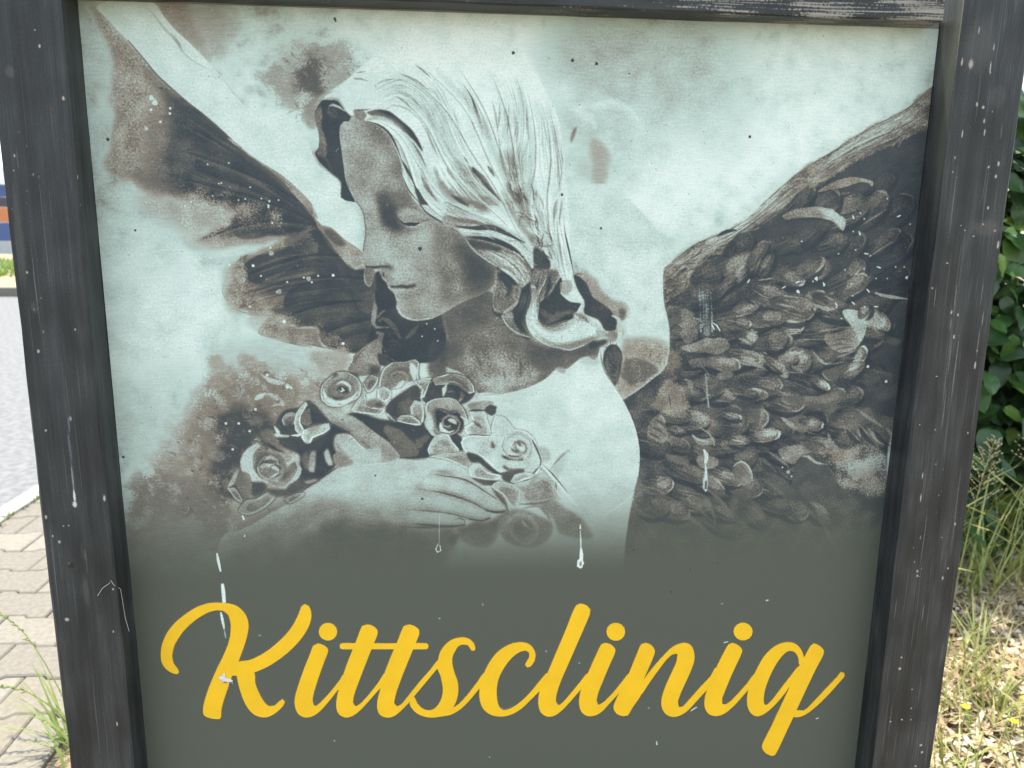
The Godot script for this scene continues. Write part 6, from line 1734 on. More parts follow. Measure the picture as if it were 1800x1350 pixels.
# shadowed locks left of the neck
func paint_shadowed_locks_left_of_the_neck() -> void:
	blob([571,533.6,568.8,556,566.4,592,539.8,596.5,537.9,560.5,542.5,533.7],0.16,0.16,0.8,6,0,0.07,0,0,1)
	stroke([446.3,450.9,448.1,468.2,444.4,487.8,443,500.9,448.2,509.6,460.1,509.6,470.9,509.6],3.5,7,2.8,0.5,0.85,1.5,0,0.3)
	stroke([449.2,468.2,456.8,463.8,463.3,461.6],3,6,2.4,0.4,0.85,1.5,0,0.3)
	stroke([449.7,494.3,458.5,483.3,466.1,479],2.5,5,2,0.42,0.85,1.5,0,0.3)
	stroke([451.7,498.7,460.4,494.2,469,498.6,481.7,513.9,490.1,529.4],4.5,9,3.6,0.33,0.85,1.5,0,0.3)
	stroke([448,518.4,457.7,520.6,453.1,533.8,457.2,547.1],6,12,4.8,0.45,0.85,1.5,0,0.3)
	stroke([498.9,529.3,512.1,516,521,505],4,8,3.2,0.25,0.85,1.5,0,0.3)
	stroke([460.1,509.6,468.6,518.4,472.8,527.2],3.5,7,2.8,0.12,0.85,1.5,0,0.3)
	stroke([439.2,481.3,442.4,482.3],1.5,3,1.2,0.8,0.85,1.5,0,0.3)
	blob([406.9,560.5,422.4,547.2,451,529.4,454.9,553.8,467.5,573.9,406.5,573.8],0.48,0.48,0.95,2,0.4,0.15,0.175,0,1)
	blob([397.6,582.8,416.8,557.1,451,531.6,457,556,454.2,582.8,434.3,594,401.6,594],0.5,0.5,0.95,2,0.4,0.15,0.21,0,1)
	stroke([399.8,582.8,416.7,558.3,433.4,542.7],0.6,3,0.6,0.3,0.6,0.8,0,0)
	stroke([453.8,554.9,465.6,560.5,480.7,569.4],0.5,2.5,0.5,0.75,0.8,0.8,0,0)
	blob([434.8,576.1,452.2,578.4,454,594.1,436.6,591.8],0.15,0.15,0.9,5,0,0.07,0,0,1)
	blob([450.5,553.8,476.4,567.2,460.9,578.4,452.3,573.9],0.1,0.1,0.9,2,0,0.07,0,0,1)
	lock([468.7,514,481.8,509.5,494.5,529.3],[458.8,573.9,476.3,571.6,489.5,571.7],10,0.22,0.14,0.1,3,0.5,0.1,0.5)
	dot(549,512,1.6,0.8,1)
	dot(527,525,1.6,0.8,1)
	dot(503,489,1.6,0.8,1)
	dot(554,533,1.6,0.8,1)
	dot(535,503,1.6,0.8,1)
	dot(525,479,1.6,0.8,1)

# face
func paint_face() -> void:
	blob([420.2,160.7,440.4,170.2,458.8,175.7,475,187.3,487,207,495,227,498.7,257.4,506.8,277.7,523.4,298,527.5,302.1,540.1,316.5,559.1,327.7,591.1,346.2,608.3,368.2,629.9,391.4,656.1,406.2,654.1,430,634.6,449.7,601.9,463,569.1,481.7,562.5,485.1,542.8,493.9,518.9,497.3,503.7,494.1,490.9,485.4,484.6,474.5,483.3,459.3,480.7,450.7,474.3,446.4,470.1,440,468.2,431.4,459.7,425,456.2,412.2,445.1,410.2,431.4,405,426.4,395.5,428.8,384.9,431.3,368,434.3,349.1,433.5,332.5,430.6,313.9,418.5,297.5,412.7,283.3,404.8,269.1,401.4,244.9,399.1,218.8,395.8,192.9,397.8,173.1],0.61,0.61,1,1.2,0,0.16,0.07,0,1)
	blob([399.5,173,426.1,168.5,458.5,187.6,474.5,211.3,482.2,247.5,473.4,272.1,456.7,268.3,427,293.3,410.9,273.1,401.7,232.8],0.58,0.58,0.8,16,0,0.15,0.21,0,1)
	blob([446.5,172,467,177.5,485,207.1,495,229,500.7,261.4,519.2,291.9,498.2,292.2,486.1,261.7,478.4,227.3,462.3,201.5],0.33,0.33,0.8,14,0,0.07,0.105,0,1)
	blob([430.2,168.4,450.6,171.9,466.9,181.5,474.8,197.3,458.4,191.6,438.2,178.1],0.3,0.3,0.6,9,0,0.07,0,0,1)
	blob([409.1,263,430,256.5,456.7,272.4,426.8,299.5,416.6,289.4],0.63,0.63,0.5,12,0,0.07,0,0,1)
	blob([422.5,305.7,437.2,301.4,455.7,317.6,463.5,346.7,454.5,372,435,389.1,429.1,372.2,434.3,349.1],0.66,0.66,0.75,14,0,0.07,0,0,1)
	blob([454.9,351,484.5,352.7,527,350.1,543.9,366.8,539.3,400.8,521.9,422.4,483.7,401.3,454.2,384.6],0.67,0.67,0.8,22,0,0.15,0,0,1)
	blob([497.2,352.6,527,348,539.6,366.8,526.5,392.4,501,384.2],0.7,0.7,0.6,18,0,0.07,0,0,1)
	blob([556.9,341.4,591.1,349.4,616.9,383,651.8,408.4,651.9,430,630.2,449.7,601.9,463,573.5,474.1,556.1,474.2,565,430.7,550.1,396.5],0.36,0.36,0.7,20,0.5,0.07,0.105,0,1)
	blob([588.9,351.5,616.9,378.7,656.1,406.2,654.1,430,643.3,447.5,612.8,452,599.7,413.2],0.12,0.12,0.92,16,0,0.07,0,0,1)
	blob([544.2,335.2,565.5,334.9,591.1,349.4,582.5,366.4,556.8,351.9],0.36,0.36,0.7,10,0,0.07,0.105,0,1)
	blob([548,392.2,569.5,387.7,591,421.8,580.1,456.6,560.6,443.7,547.8,417.9],0.45,0.45,0.55,16,1.3,0.3,0.175,0,1)
	blob([539.8,345.8,569.6,362.3,591,400.4,586.6,443.5,564.8,469.7,547.4,474.2,552,430.8,543.7,388],0.42,0.42,0.55,40,0,0.07,0,0,1)
	blob([484.2,371.7,526.9,362.7,543.7,392.3,539,435.2,517,474.3,491,474.5,482.9,444.2,487.8,409.8],0.69,0.69,0.4,40,0,0.07,0,0,1)
	blob([401.4,176.9,417.9,170.7,429.6,192.2,428.6,232.3,419.5,262.8,405,263,401.7,232.8],0.66,0.66,0.5,30,0,0.07,0,0,1)
	blob([458.2,203.6,478.5,223.3,490.3,261.6,473.2,280.3,457.1,252],0.45,0.45,0.45,36,0,0.07,0,0,1)

# eye
func paint_eye() -> void:
	blob([456.3,288.8,468.9,284.5,483.4,296.6,491.5,315.1,489.1,329.7,497.4,344.2,480.5,342.3,463.8,332.1,457.9,311.4],0.1,0.1,0.95,8,0,0.07,0,0,1)
	blob([464.1,315.5,481,313.1,489.1,329.7,505.9,339.9,518.6,346,497.3,350.5,472,342.4],0.15,0.15,0.75,10,0,0.07,0,0,1)
	blob([456.3,288.8,473.2,282.3,498.4,279.9,510.8,292,498,302.6,464.4,303],0.3,0.3,0.7,12,0,0.07,0,0,1)
	blob([473.1,284.4,498.2,288.1,519.2,296,527.5,308.3,506.4,304.5,489.5,306.8],0.36,0.36,0.75,9,0,0.07,0.14,0,1)
	blob([485.1,317.2,497.9,310.8,518.9,314.7,531.5,324.9,518.7,333.5,501.8,332.6,489.2,325.5],0.53,0.53,0.9,6,0,0.07,0.14,0,1)
	blob([491.5,315.1,506.3,313.8,510.4,323.1,497.6,327.5],0.62,0.62,0.6,7,0,0.07,0,0,1)
	stroke([487.1,323.4,493.4,329.6,501.7,334.7,512.3,337.3,525.1,334.4,535.7,328],1,5,1,0.72,0.6,1.5,0,0)
	stroke([485.1,317.2,487.1,324.5,497.5,333.7,506,336.1,516.6,334.9],0.8,4,0.8,0.14,0.8,1.2,0,0)
	stroke([497.5,333.3,508.1,333.6,516.6,333.9,524,331.9],1,5,1,0.03,1,1,0,0)
	stroke([503.8,336.2,514.4,337.7,525.1,335],0.5,2.5,0.5,0.85,0.8,0.8,0,0)
	stroke([523,332.6,533.6,328,544.3,324.8],0.6,3,0.6,0.3,0.7,1.5,0,0)
	stroke([489.1,333.8,501.6,342,516.4,345,527.1,341.7],1.8,9,1.8,0.3,0.5,5,0,0)
	stroke([483.2,306.9,498,303.6,516.9,307.5,529.5,317.7],1,5,1,0.3,0.55,2.5,0,0)
	stroke([491.4,320.3,504.1,314.9,516.8,317.8,525.2,325],1.6,8,1.6,0.68,0.5,3.5,0,0)
	stroke([494.4,331.3,506,336.1,516.5,336.4,525.5,332.5],0.9,3,0.6,0.06,0.9,1,0,0)

# nose and mouth
func paint_nose_and_mouth() -> void:
	blob([426.4,393.4,445.3,401.7,462.4,397.3,479.6,388.6,483.7,401.3,475,409.9,453.7,408,432.5,405],0.62,0.62,0.6,8,0,0.07,0,0,1)
	blob([428.9,380.7,441.7,376.3,450,384.7,445.4,397.4,430.6,397.6],0.7,0.7,0.7,8,0,0.07,0,0,1)
	stroke([432.5,405.6,445.2,407,458,406.2,472.9,405.7],2.5,5,3.5,0.12,0.95,1.2,0,0)
	blob([462.3,403.7,473,402.5,481.5,405.6,474.9,412.1,466.4,410],0.18,0.18,0.85,5,0,0.07,0,0,1)
	blob([453.7,408.4,470.7,408.3,479.1,418.4,483.1,431.3,470.3,429.2,460.8,422.9],0.55,0.55,0.8,4,0,0.07,0.07,0,1)
	blob([461.7,414.3,464.6,418.6,463.6,423.9,460.7,420.7],0.12,0.12,0.9,1.5,0,0.07,0,0,1)
	stroke([456.1,412.7,458.7,421.8,461.8,427.1,470.3,432.4],0.8,4,0.8,0.8,0.8,1,0,0)
	blob([470.3,431.4,487.5,429.1,504.6,431.1,515.3,435.3,500.2,438.7,483,437.7],0.66,0.66,0.7,4,0,0.07,0,0,1)
	stroke([474.4,438.9,483,440.3,493.7,438.9,502.3,440.2,516.4,436.2],3.25,6.5,2.6,0.1,0.95,1.5,0,0)
	blob([502.4,438.7,513.2,434.9,519.6,436.4,513.1,441.8,504.5,442.3],0.18,0.18,0.8,4,0,0.07,0,0,1)
	blob([478.7,442.5,495.8,443.2,508.7,444.4,495.7,450.2,482.8,451.1],0.66,0.66,0.8,3,0,0.07,0.175,0,1)
	stroke([477.1,434.5,485.3,433,496,434.2,511,434.5],0.8,4,0.8,0.5,0.5,2,0,0)
	blob([480.6,452.8,491.4,452.8,495.6,456,485.9,457.1],0.4,0.4,0.5,5,0,0.07,0,0,1)
	blob([490.3,451.7,504.3,450.5,510.7,454.8,499.9,459.2,489.1,458.2],0.34,0.34,0.75,8,0,0.07,0,0,1)
	blob([486.9,461.5,515,459.1,547.4,469.8,556,482.9,538.5,492.8,514.6,495.1,495.2,483.2],0.58,0.58,0.7,14,0,0.07,0.035,0,1)
	stroke([470.1,438.9,474.3,446.4,480.7,450.7,483.7,459.3,484.6,474.5,490.9,485.4,503.7,494.1,518.9,496.9,542.9,493.5,562.5,485.1],2.38,3.4,0.68,0.8,0.8,1,0,0)
	blob([431.4,408.2,441,406,448.3,412.3,446.9,427.3,440.2,439.1,433.8,438.1,430.2,429.5,430,418.8],0.42,0.42,0.95,1.5,0,0.07,0.07,0,1)
	stroke([432.4,408.2,430,421,431.8,433.8,438,439.8,444.6,431.6],0.6,3,0.6,0.72,0.7,1,0,0)
	blob([449.3,414.4,455.7,413.3,461.8,429.3,470.1,442.1,480.6,452.8,482.4,474.5,452.2,474.7,446.4,448.7],0.06,0.06,1,2,0,0.07,0,0,1)
	stroke([449.2,418.7,446.8,431.5,448.5,450.9],1.2,6,1.2,0.2,0.8,2,0,0)
	stroke([419.5,297.5,430.6,313.9,433.7,332.5,434.5,349.1,431.3,368,428.8,384.9],1.2,2,1.2,0.28,0.7,0.8,0,0)
	blob([435.6,363.8,454.5,372,453.9,397.4,434.9,393.3],0.6,0.6,0.4,10,1.2,0.07,0,0,1)
	dot(525,375,3.4,0.05,1)

# hair: pale mass of the crown
func paint_hair_pale_mass_of_the_crown() -> void:
	blob([360.1,147.8,378.1,129,410.6,106.3,438.6,81.3,475.5,57,530.4,39.1,585.4,28,640.6,28.9,677.8,42.6,706.2,70.6,725.5,98.3,737.3,120.2,750.1,142.3,760.4,173.7,766.5,223.9,776,289.1,781.7,355.6,786,404,790.8,433.4,802.4,450.9,808.3,461.8,798.2,460.8,782.3,448.8,768.4,427,761.3,407.5,752,386,725.3,364.8,714,343.6,685.8,344,651.2,336,608.2,321.8,565.6,309.9,557.2,301.7,523.3,300.1,504.7,275.7,498.7,257.4,495,227,487,207,475,187.3,458.8,175.7,440.4,170.2,424.3,160.6,414.1,160.9,402.4,145.4,394.5,135.9,376.4,134.3,364,142.4],0.93,0.93,1,1.6,0,0.1,0,0,1)
	blob([364,142.4,401.3,115.3,447.3,96.7,492.6,121.8,436.9,149.5,391,150.6],0.86,0.86,0.6,10,0.6,0.07,0,0,1)
	blob([493.9,43.6,640.6,32.4,715.9,89.7,735.9,142.6,660.3,153.3,548.1,111.6],0.99,0.99,0.8,24,0,0.07,0,0,1)
	blob([736.9,92.1,775.1,108.8,792.8,132.3,771.9,144.8,744,129.5],0.93,0.93,0.7,14,0,0.07,0,0,1)

# hair: flowing strands
func paint_hair_flowing_strands() -> void:
	lock([447.8,117,489,94.6,525.6,105.3,560.3,141.7,576.7,189.1],[459.1,159.9,488.1,143.4,518.8,158.5,539.2,185.9,551.3,230],90,0.86,0.8,0.8,2,0.55,0.17,0.4)
	lock([530,80,560.4,114.2,580.9,153.1,595.5,198.8,622.9,245],[508.9,127.2,533.3,154.2,549.6,189.7,566,225.7,601.8,261.8],84,0.88,0.8,0.8,2,0.55,0.17,0.4)
	lock([570.8,102.2,603.8,132.8,620.6,168.2,631.2,208.2,650.6,254.8],[591.4,90,618.3,128.5,641.5,171.7,654.5,217.9,667.6,254.5],84,0.9,0.82,0.84,2,0.55,0.17,0.4)
	lock([628.5,81.2,653.7,123.7,660.4,167.3,662.9,207.6,669.6,244.2],[690.8,87.4,704,130.4,706.9,174.3,701.1,212.9,692.9,235.6],84,0.9,0.78,0.84,2,0.55,0.18,0.4)
	lock([695.3,110.8,712.9,156.1,711.5,196.5,718.8,247.4,732.7,297],[746.3,137.4,755.7,177.3,769.8,225.9,770.9,267.2,769.5,298.6],84,0.9,0.84,0.78,2,0.55,0.17,0.4)
	lock([719.4,280.5,715.6,312,724.9,343.5,751.9,381.7,772.6,416.1],[771.2,279.7,770.1,321.8,780.1,368.5,787.8,407.2,793,433.4],90,0.7,0.84,0.8,2,0.55,0.2,0.4)
	stroke([519.8,80.3,534,89.6,546.1,100.9],0.36,3.6,0.36,0.47,0.7,1,0,0.6)
	stroke([493.1,94.5,515.4,101.7,533.7,112.9,546,122.4],0.36,3.6,0.36,0.42,0.7,1,0,0.6)
	stroke([456.1,112.9,468.4,106.8,486.8,103.4],0.36,3.6,0.36,0.52,0.7,1,0,0.6)
	stroke([419.8,104.2,433.9,104.8,446,108.3],0.36,3.6,0.36,0.47,0.7,1,0,0.6)
	stroke([488.4,129.7,504.6,139.1,514.8,150.7],0.36,3.6,0.36,0.42,0.7,1,0,0.6)
	stroke([513,131.1,525.2,142.6,533.3,152.2],0.36,3.6,0.36,0.52,0.7,1,0,0.6)
	stroke([424,96.3,432.2,94.2,442.3,92.9],0.36,3.6,0.36,0.52,0.7,1,0,0.6)
	stroke([595.5,105.5,610,124.8,620.5,148.3,629,176,631.2,200.1],0.36,3.6,0.36,0.37,0.7,1,0,0.6)
	stroke([612.1,128.7,620.5,152.2,626.8,172],0.36,3.6,0.36,0.17,0.7,1,0,0.6)
	stroke([601.7,125,610.1,156.5,618.5,186.3],0.36,3.6,0.36,0.62,0.7,1,0,0.6)
	stroke([581,145.2,591.3,176.8,601.8,200.7],0.36,3.6,0.36,0.64,0.7,1,0,0.6)
	stroke([645.4,131.8,651.9,155.5,656.3,185.5],0.36,3.6,0.36,0.57,0.7,1,0,0.6)
	stroke([658,135.5,658.2,159.4,654.2,183.5],0.36,3.6,0.36,0.62,0.7,1,0,0.6)
	stroke([672.7,145.1,673,167,671.1,187.2],0.36,3.6,0.36,0.52,0.7,1,0,0.6)
	stroke([704.3,146.3,704.7,170.4,709.4,198.5],0.36,3.6,0.36,0.42,0.7,1,0,0.6)
	stroke([687.7,166.7,683.8,186.9,680,219.4],0.36,3.6,0.36,0.57,0.7,1,0,0.6)
	stroke([656.3,185.5,660.8,213.7,665.4,244.2],0.36,3.6,0.36,0.42,0.7,1,0,0.6)
	stroke([551.7,181.7,562,205.5,576.5,229.5,599.7,255.6],0.36,3.6,0.36,0.47,0.7,1,0,0.6)
	stroke([535.2,170.1,545.3,199.8,559.7,229.8],0.36,3.6,0.36,0.57,0.7,1,0,0.6)
	stroke([597.6,221,608.1,235],0.36,3.6,0.36,0.42,0.7,1,0,0.6)
	stroke([566.2,195.4,580.7,221.3,595.4,237.3],0.36,3.6,0.36,0.52,0.7,1,0,0.6)
	stroke([638.8,236.5,645.2,244.6,651.6,254.8],1.2,6,1.2,0.25,0.8,1.5,0,0.5)
	stroke([554,153.8,562,197.5,582.8,241.6],1.2,6,1.2,1,0.5,2,0,0)
	stroke([587.2,133.2,603.8,180.6,629.2,230.6],1.2,6,1.2,1,0.5,2,0,0)
	stroke([632.9,128.2,643.6,167.7,650.2,207.8],1.2,6,1.2,1,0.5,2,0,0)
	stroke([674.6,123.2,692,166.6,694.5,198.8],1.2,6,1.2,1,0.5,2,0,0)
	stroke([500.9,115.7,521.2,130.9,537.4,154.1],1.2,6,1.2,1,0.5,2,0,0)

# hair: dark lock behind the brow
func paint_hair_dark_lock_behind_the_brow() -> void:
	blob([370.2,138.4,384.4,135.7,396.5,136.8,404.2,151.3,416.1,162.8,411.8,170.8,403.6,171,397.7,177,395.8,190.9,397.8,212.8,401.4,244.9,404.8,269.1,418.4,299.6,408.1,297.7,394.7,291.7,396.5,267.2,378.5,251.3,360.6,233.5,354.9,221.6,361.4,213.5,363.1,193.6,358.7,173.9,357.3,158.2,362.8,146.4],0.09,0.09,1,1.2,0,0.07,0,0,1)
	blob([357.3,158.2,367.9,146.3,369.3,163.9,366.7,177.7,374,201.3,373.1,229.3,360.8,227.5,354.9,221.6,361.8,213.5,363.3,193.6,358.7,173.9],0.42,0.42,0.9,3,0.4,0.15,0.175,0,1)
	stroke([358.5,154.3,364,142.4,374.5,130.5,386.8,125.3],1,5,1,0.6,0.9,1.5,0,0)
	stroke([368.2,138.4,382.4,136.5,396.5,137.8,406.2,153.2,415.1,162.8],1,5,1,0.7,0.9,1.2,0,0)
	stroke([380,147.9,386.1,145.8,396.2,148.5,406.1,155.2],1,5,1,0.7,1,1.2,0,0)
	stroke([380,147.9,378.7,155.8,385.5,163.5,393.6,164.3],1.2,6,1.2,0.3,1,2,0,0)
	blob([379.9,149.9,392.1,149.6,393.7,161.3,383.6,159.6],0.26,0.26,0.8,4,0,0.07,0,0,1)
	stroke([359.9,225.5,375,233.3,382.6,251.3],0.8,4,0.8,0.3,0.7,2,0,0)
	stroke([354.9,221.6,361,234.5,378.5,251.7,395.5,267.3,395.8,291.7,409.1,298.1],1.5,2.5,1.5,0.35,0.7,0.8,0,0)
	stroke([394.1,212.9,388.8,219],0.6,3,0.6,0.8,1,1,0,0)
	blob([418.4,152.9,436.8,152.5,442.7,160.2,434.3,170.3,422.2,164.6],0.42,0.42,0.85,4,0.7,0.07,0.175,0,1)
	stroke([420.5,152.9,436.8,152.5,447,150.3],0.6,3,0.6,0.3,1,1,0,0)
	lock([446.5,172,475,189.3,495,229,506.9,271.5,527.5,302.1,557,324.6,589,345.2],[487.7,171.1,512.1,198.5,528.3,234.5,540.5,271,555.1,293.4,586.9,313.8,629.7,332],110,0.85,0.9,0.72,2.2,0.6,0.17,0.5)
	stroke([467,177.5,491.3,202.9,507.3,238.9,517.4,271.4,540.2,304,569.8,326.5,597.5,343],0.3,3,0.6,0.45,0.6,1,0,0.6)
	stroke([523.4,296,533.8,312.4,548.5,322.6,561.2,329.8,591.1,347.2],1.36,3.4,0.68,0.2,0.85,1,0,0.3)
	stroke([586.8,332.6,612.5,338.6,638.3,340.3],1.2,6,1.2,0.3,0.7,2,0,0.5)
	blob([561.4,309.9,591.1,322,608.2,334.4,582.6,332.6,565.5,322.4],0.5,0.5,0.6,6,0.9,0.07,0.175,0,1)

# hair: gap above the front lock
func paint_hair_gap_above_the_front_lock() -> void:
	blob([440.8,156.3,455.2,151.7,475.7,153.2,496,166.9,514.3,182.5,526.5,202.2,531.6,217.2,520.3,202.3,508,190.6,491.7,178,471.3,164.5,446.8,160.1],0.07,0.07,1,1.4,0,0.07,0,0,1)
	stroke([436.3,170.2,454.9,163.9,475.4,167.4,491.7,175],1.2,6,1.2,0.62,0.8,1.5,0.3,0)
	stroke([440.4,170.2,458.8,174.7,475,186.3,487.1,206,496,228],0.8,4,0.8,0.1,0.9,1.2,0,0)
	stroke([495,228,507.2,249.1,515.3,265.3,519.4,275.4],1,5,1,0.18,0.9,1.2,0,0)
	stroke([514.1,200.5,524.3,216.3,536.6,240.4],0.8,4,0.8,0.3,0.8,1.2,0,0)
	blob([516.3,271.4,523.6,277.4,531.9,291.7,540.2,301.9,527.5,302.1,519.3,283.7],0.1,0.1,0.95,1.5,0,0.07,0,0,1)
	stroke([498.7,257.4,506.8,277.7,525.4,300.1],0.6,3,0.6,0.2,0.8,0.8,0,0)
	stroke([529.1,256.9,540.4,279.2,557.2,297.5],0.8,4,0.8,0.4,0.8,1.5,0,0)
	blob([549.2,234.1,557.5,254.3,574.2,274.6,591.1,301.2,574.2,297.3,557.3,276.9],0.4,0.4,0.8,5,1,0.07,0.175,0,1)

# hair: dark hollows of the crown
func paint_hair_dark_hollows_of_the_crown() -> void:
	blob([576.4,270.4,597.5,261.8,616.6,267.7,650.9,296.2,651,310.8,601.8,307.3],0.42,0.42,0.85,12,1.1,0.25,0.175,0,1)
	lock([545.1,222,565.9,260.3,597.5,299],[608.1,228.9,633.6,261.2,672.4,302.1],100,0.85,0.55,0.6,2.2,0.6,0.27,0.4)
	blob([612.3,237,629.3,251,644.3,269.3,663.8,298.1,650.8,289.9,631.5,269.5,614.5,251.3],0.12,0.12,0.85,3,0.8,0.2,0,0,1)
	lock([612.3,235,637.9,261.2,668.1,300.1],[608.1,241.2,629.4,269.5,655.2,300.3],14,0.5,0.15,0.6,1.8,0.6,0.15,0.3)
	blob([620.9,282.1,644.4,290,650.9,299.3,633.8,292.3],0.16,0.16,0.8,3,0.8,0.07,0,0,1)
	stroke([631.5,269.5,650.8,287.8,668.1,302.2],0.8,4,0.8,0.9,0.8,1.2,0,0)
	blob([582.8,225.3,601.8,239.2,612.4,257.5,595.4,249.6,582.8,237.5],0.5,0.5,0.6,5,1.3,0.07,0.14,0,1)
	blob([660.9,223.9,684.2,219.4,701.2,219,697.5,251.9,719.2,268.1,721.7,288.8,713.3,299.4,668.1,300.1,676.3,264.7],0.46,0.46,0.85,16,1.3,0.28,0.21,0,1)
	blob([676.2,258.5,695.4,254,702.1,276.7,698.2,299.6,685.3,299.8,680.7,279.1],0.12,0.12,0.92,9,0.8,0.07,0,0,1)
	lock([662.9,207.6,667.5,240.1,678.4,268.7,689.5,297.7],[713.5,190.3,707.7,227.1,706.1,258,702.5,297.5],90,0.8,0.45,0.7,2.2,0.6,0.27,0.4)
	stroke([658.7,207.7,663.1,227.9,669.7,252.4],0.8,4,0.8,0.4,0.7,1.5,0,0)
	stroke([709.1,182.4,703.2,206.8,697.1,227.3],0.8,4,0.8,0.4,0.7,1.5,0,0)
	blob([663.7,289.7,685.3,301.9,703,333.2,720.7,349.9,738.3,360.4,754.1,381.6,738.6,373.2,716.6,364.9,694.4,339.7,672.5,310.5],0.42,0.42,0.85,7,1.1,0.25,0.175,0,1)
	blob([685,281.1,706.5,280.7,711.3,309.9,716,333,703.1,339.5,689.7,312.3],0.4,0.4,0.85,7,1.2,0.25,0.175,0,1)
	blob([687.2,281,700,280.8,698.1,293.4,691.6,291.4],0.14,0.14,0.8,5,0,0.07,0,0,1)
	blob([574.2,289,591.2,286.7,621,294.5,644.5,302.5,636,308.9,608.2,303,586.9,297.1],0.42,0.42,0.85,5,1,0.07,0.175,0,1)
	stroke([578.4,284.8,593.3,294.9,608.2,303],1.4,7,1.4,0.15,0.85,2,0,0)
	stroke([623.1,284.1,635.9,294.3,650.9,298.2,659.5,302.3],1.6,8,1.6,0.14,0.9,2,0,0)
	stroke([493.2,86.8,566.4,146.5,613.3,217.7,651.8,272.3,686.3,337.6,716.4,385.2],0.3,3,0.9,0.5,0.6,1.2,0,0.7)
	stroke([496.8,87.5,570.2,147.3,617.1,218.5,655.6,273.2,690.2,338.5,720.3,386.2],0.48,4.8,1.44,0.99,0.5,1.5,0,0.5)
	stroke([525.4,77.2,599.1,145.8,640,226.3,671.1,281.3,705.8,337.4],0.26,2.6,0.78,0.5,0.6,1.2,0,0.7)
	stroke([529.1,78,602.9,146.6,643.8,227.2,675,282.2,709.7,338.3],0.416,4.16,1.248,0.99,0.5,1.5,0,0.5)
	stroke([474.4,113.4,533.6,169.6,570.7,236.7,613.5,282.2,661.9,323.7,701.4,366.1],0.3,3,0.9,0.5,0.6,1.2,0,0.7)
	stroke([478,114.2,537.4,170.4,574.5,237.6,617.3,283.1,665.8,324.6,705.3,367],0.48,4.8,1.44,0.99,0.5,1.5,0,0.5)
	stroke([585.3,75.6,631.9,145,660.9,216.8,680.6,271.8],0.26,2.6,0.78,0.5,0.6,1.2,0,0.7)
	stroke([589,76.4,635.7,145.8,664.7,217.6,684.5,272.7],0.416,4.16,1.248,0.99,0.5,1.5,0,0.5)
	stroke([640.9,82.8,669.7,153.1,684.8,225.5,692.2,271.6,705.6,327.9],0.3,3,0.9,0.5,0.6,1.2,0,0.7)
	stroke([644.7,83.6,673.5,153.9,688.7,226.3,696.1,272.5,709.5,328.8],0.48,4.8,1.44,0.99,0.5,1.5,0,0.5)
	stroke([702.1,107.7,717.5,179.1,718.7,243.3,709.9,290.1,720.8,356.3],0.26,2.6,0.78,0.5,0.6,1.2,0,0.7)
	stroke([705.9,108.5,721.4,180,722.6,244.2,713.8,290.9,724.7,357.2],0.416,4.16,1.248,0.99,0.5,1.5,0,0.5)
	stroke([735.9,142.6,745.3,224.3,740.9,289.6,748.3,356,766.4,413.9],0.3,3,0.9,0.5,0.6,1.2,0,0.7)
	stroke([739.7,143.4,749.2,225.2,744.8,290.5,752.2,356.9,770.4,414.9],0.48,4.8,1.44,0.99,0.5,1.5,0,0.5)
	stroke([445.7,162.6,491.5,188.4,523.5,237.6,556.2,283.1,603.9,315.1,662,333.2],0.26,2.6,0.78,0.5,0.6,1.2,0,0.7)
	stroke([449.4,163.4,495.2,189.2,527.3,238.5,560,284,607.8,316,665.8,334.1],0.416,4.16,1.248,0.99,0.5,1.5,0,0.5)
	stroke([460.9,100.7,529.1,156.3,575.5,222.9,618.3,277.5,681.3,323.5,711.1,366],3.9,13,6.5,0.97,0.45,5,0,0)
	stroke([469.1,104,537.5,159.7,584,226.4,626.9,281.1,690.1,327.1,720,369.8],2.73,9.1,4.55,0.6,0.4,5,0,0)
	stroke([548.3,85.3,613.2,154.4,649.5,226.1,674,285.9,710.7,342.1],4.2,14,7,0.97,0.45,5,0,0)
	stroke([556.6,88.6,621.7,157.8,658.1,229.6,682.8,289.5,719.6,345.8],2.94,9.8,4.9,0.6,0.4,5,0,0)
	stroke([683.3,108.2,703.4,188.5,704.6,262.1,728.2,337.1,756.3,404.3],4.2,14,7,0.97,0.45,5,0,0)
	stroke([691.8,111.5,712,192,713.3,265.7,737.1,340.8,765.3,408.1],2.94,9.8,4.9,0.6,0.4,5,0,0)
	stroke([400.4,141.6,482.5,170.7,523.6,233,565.7,287.6,623.2,324.2,686.4,347.2],3.6,12,6,0.97,0.45,5,0,0)
	stroke([408.6,144.9,490.8,174.1,532,236.5,574.3,291.2,631.9,327.9,695.3,350.9],2.52,8.4,4.2,0.6,0.4,5,0,0)

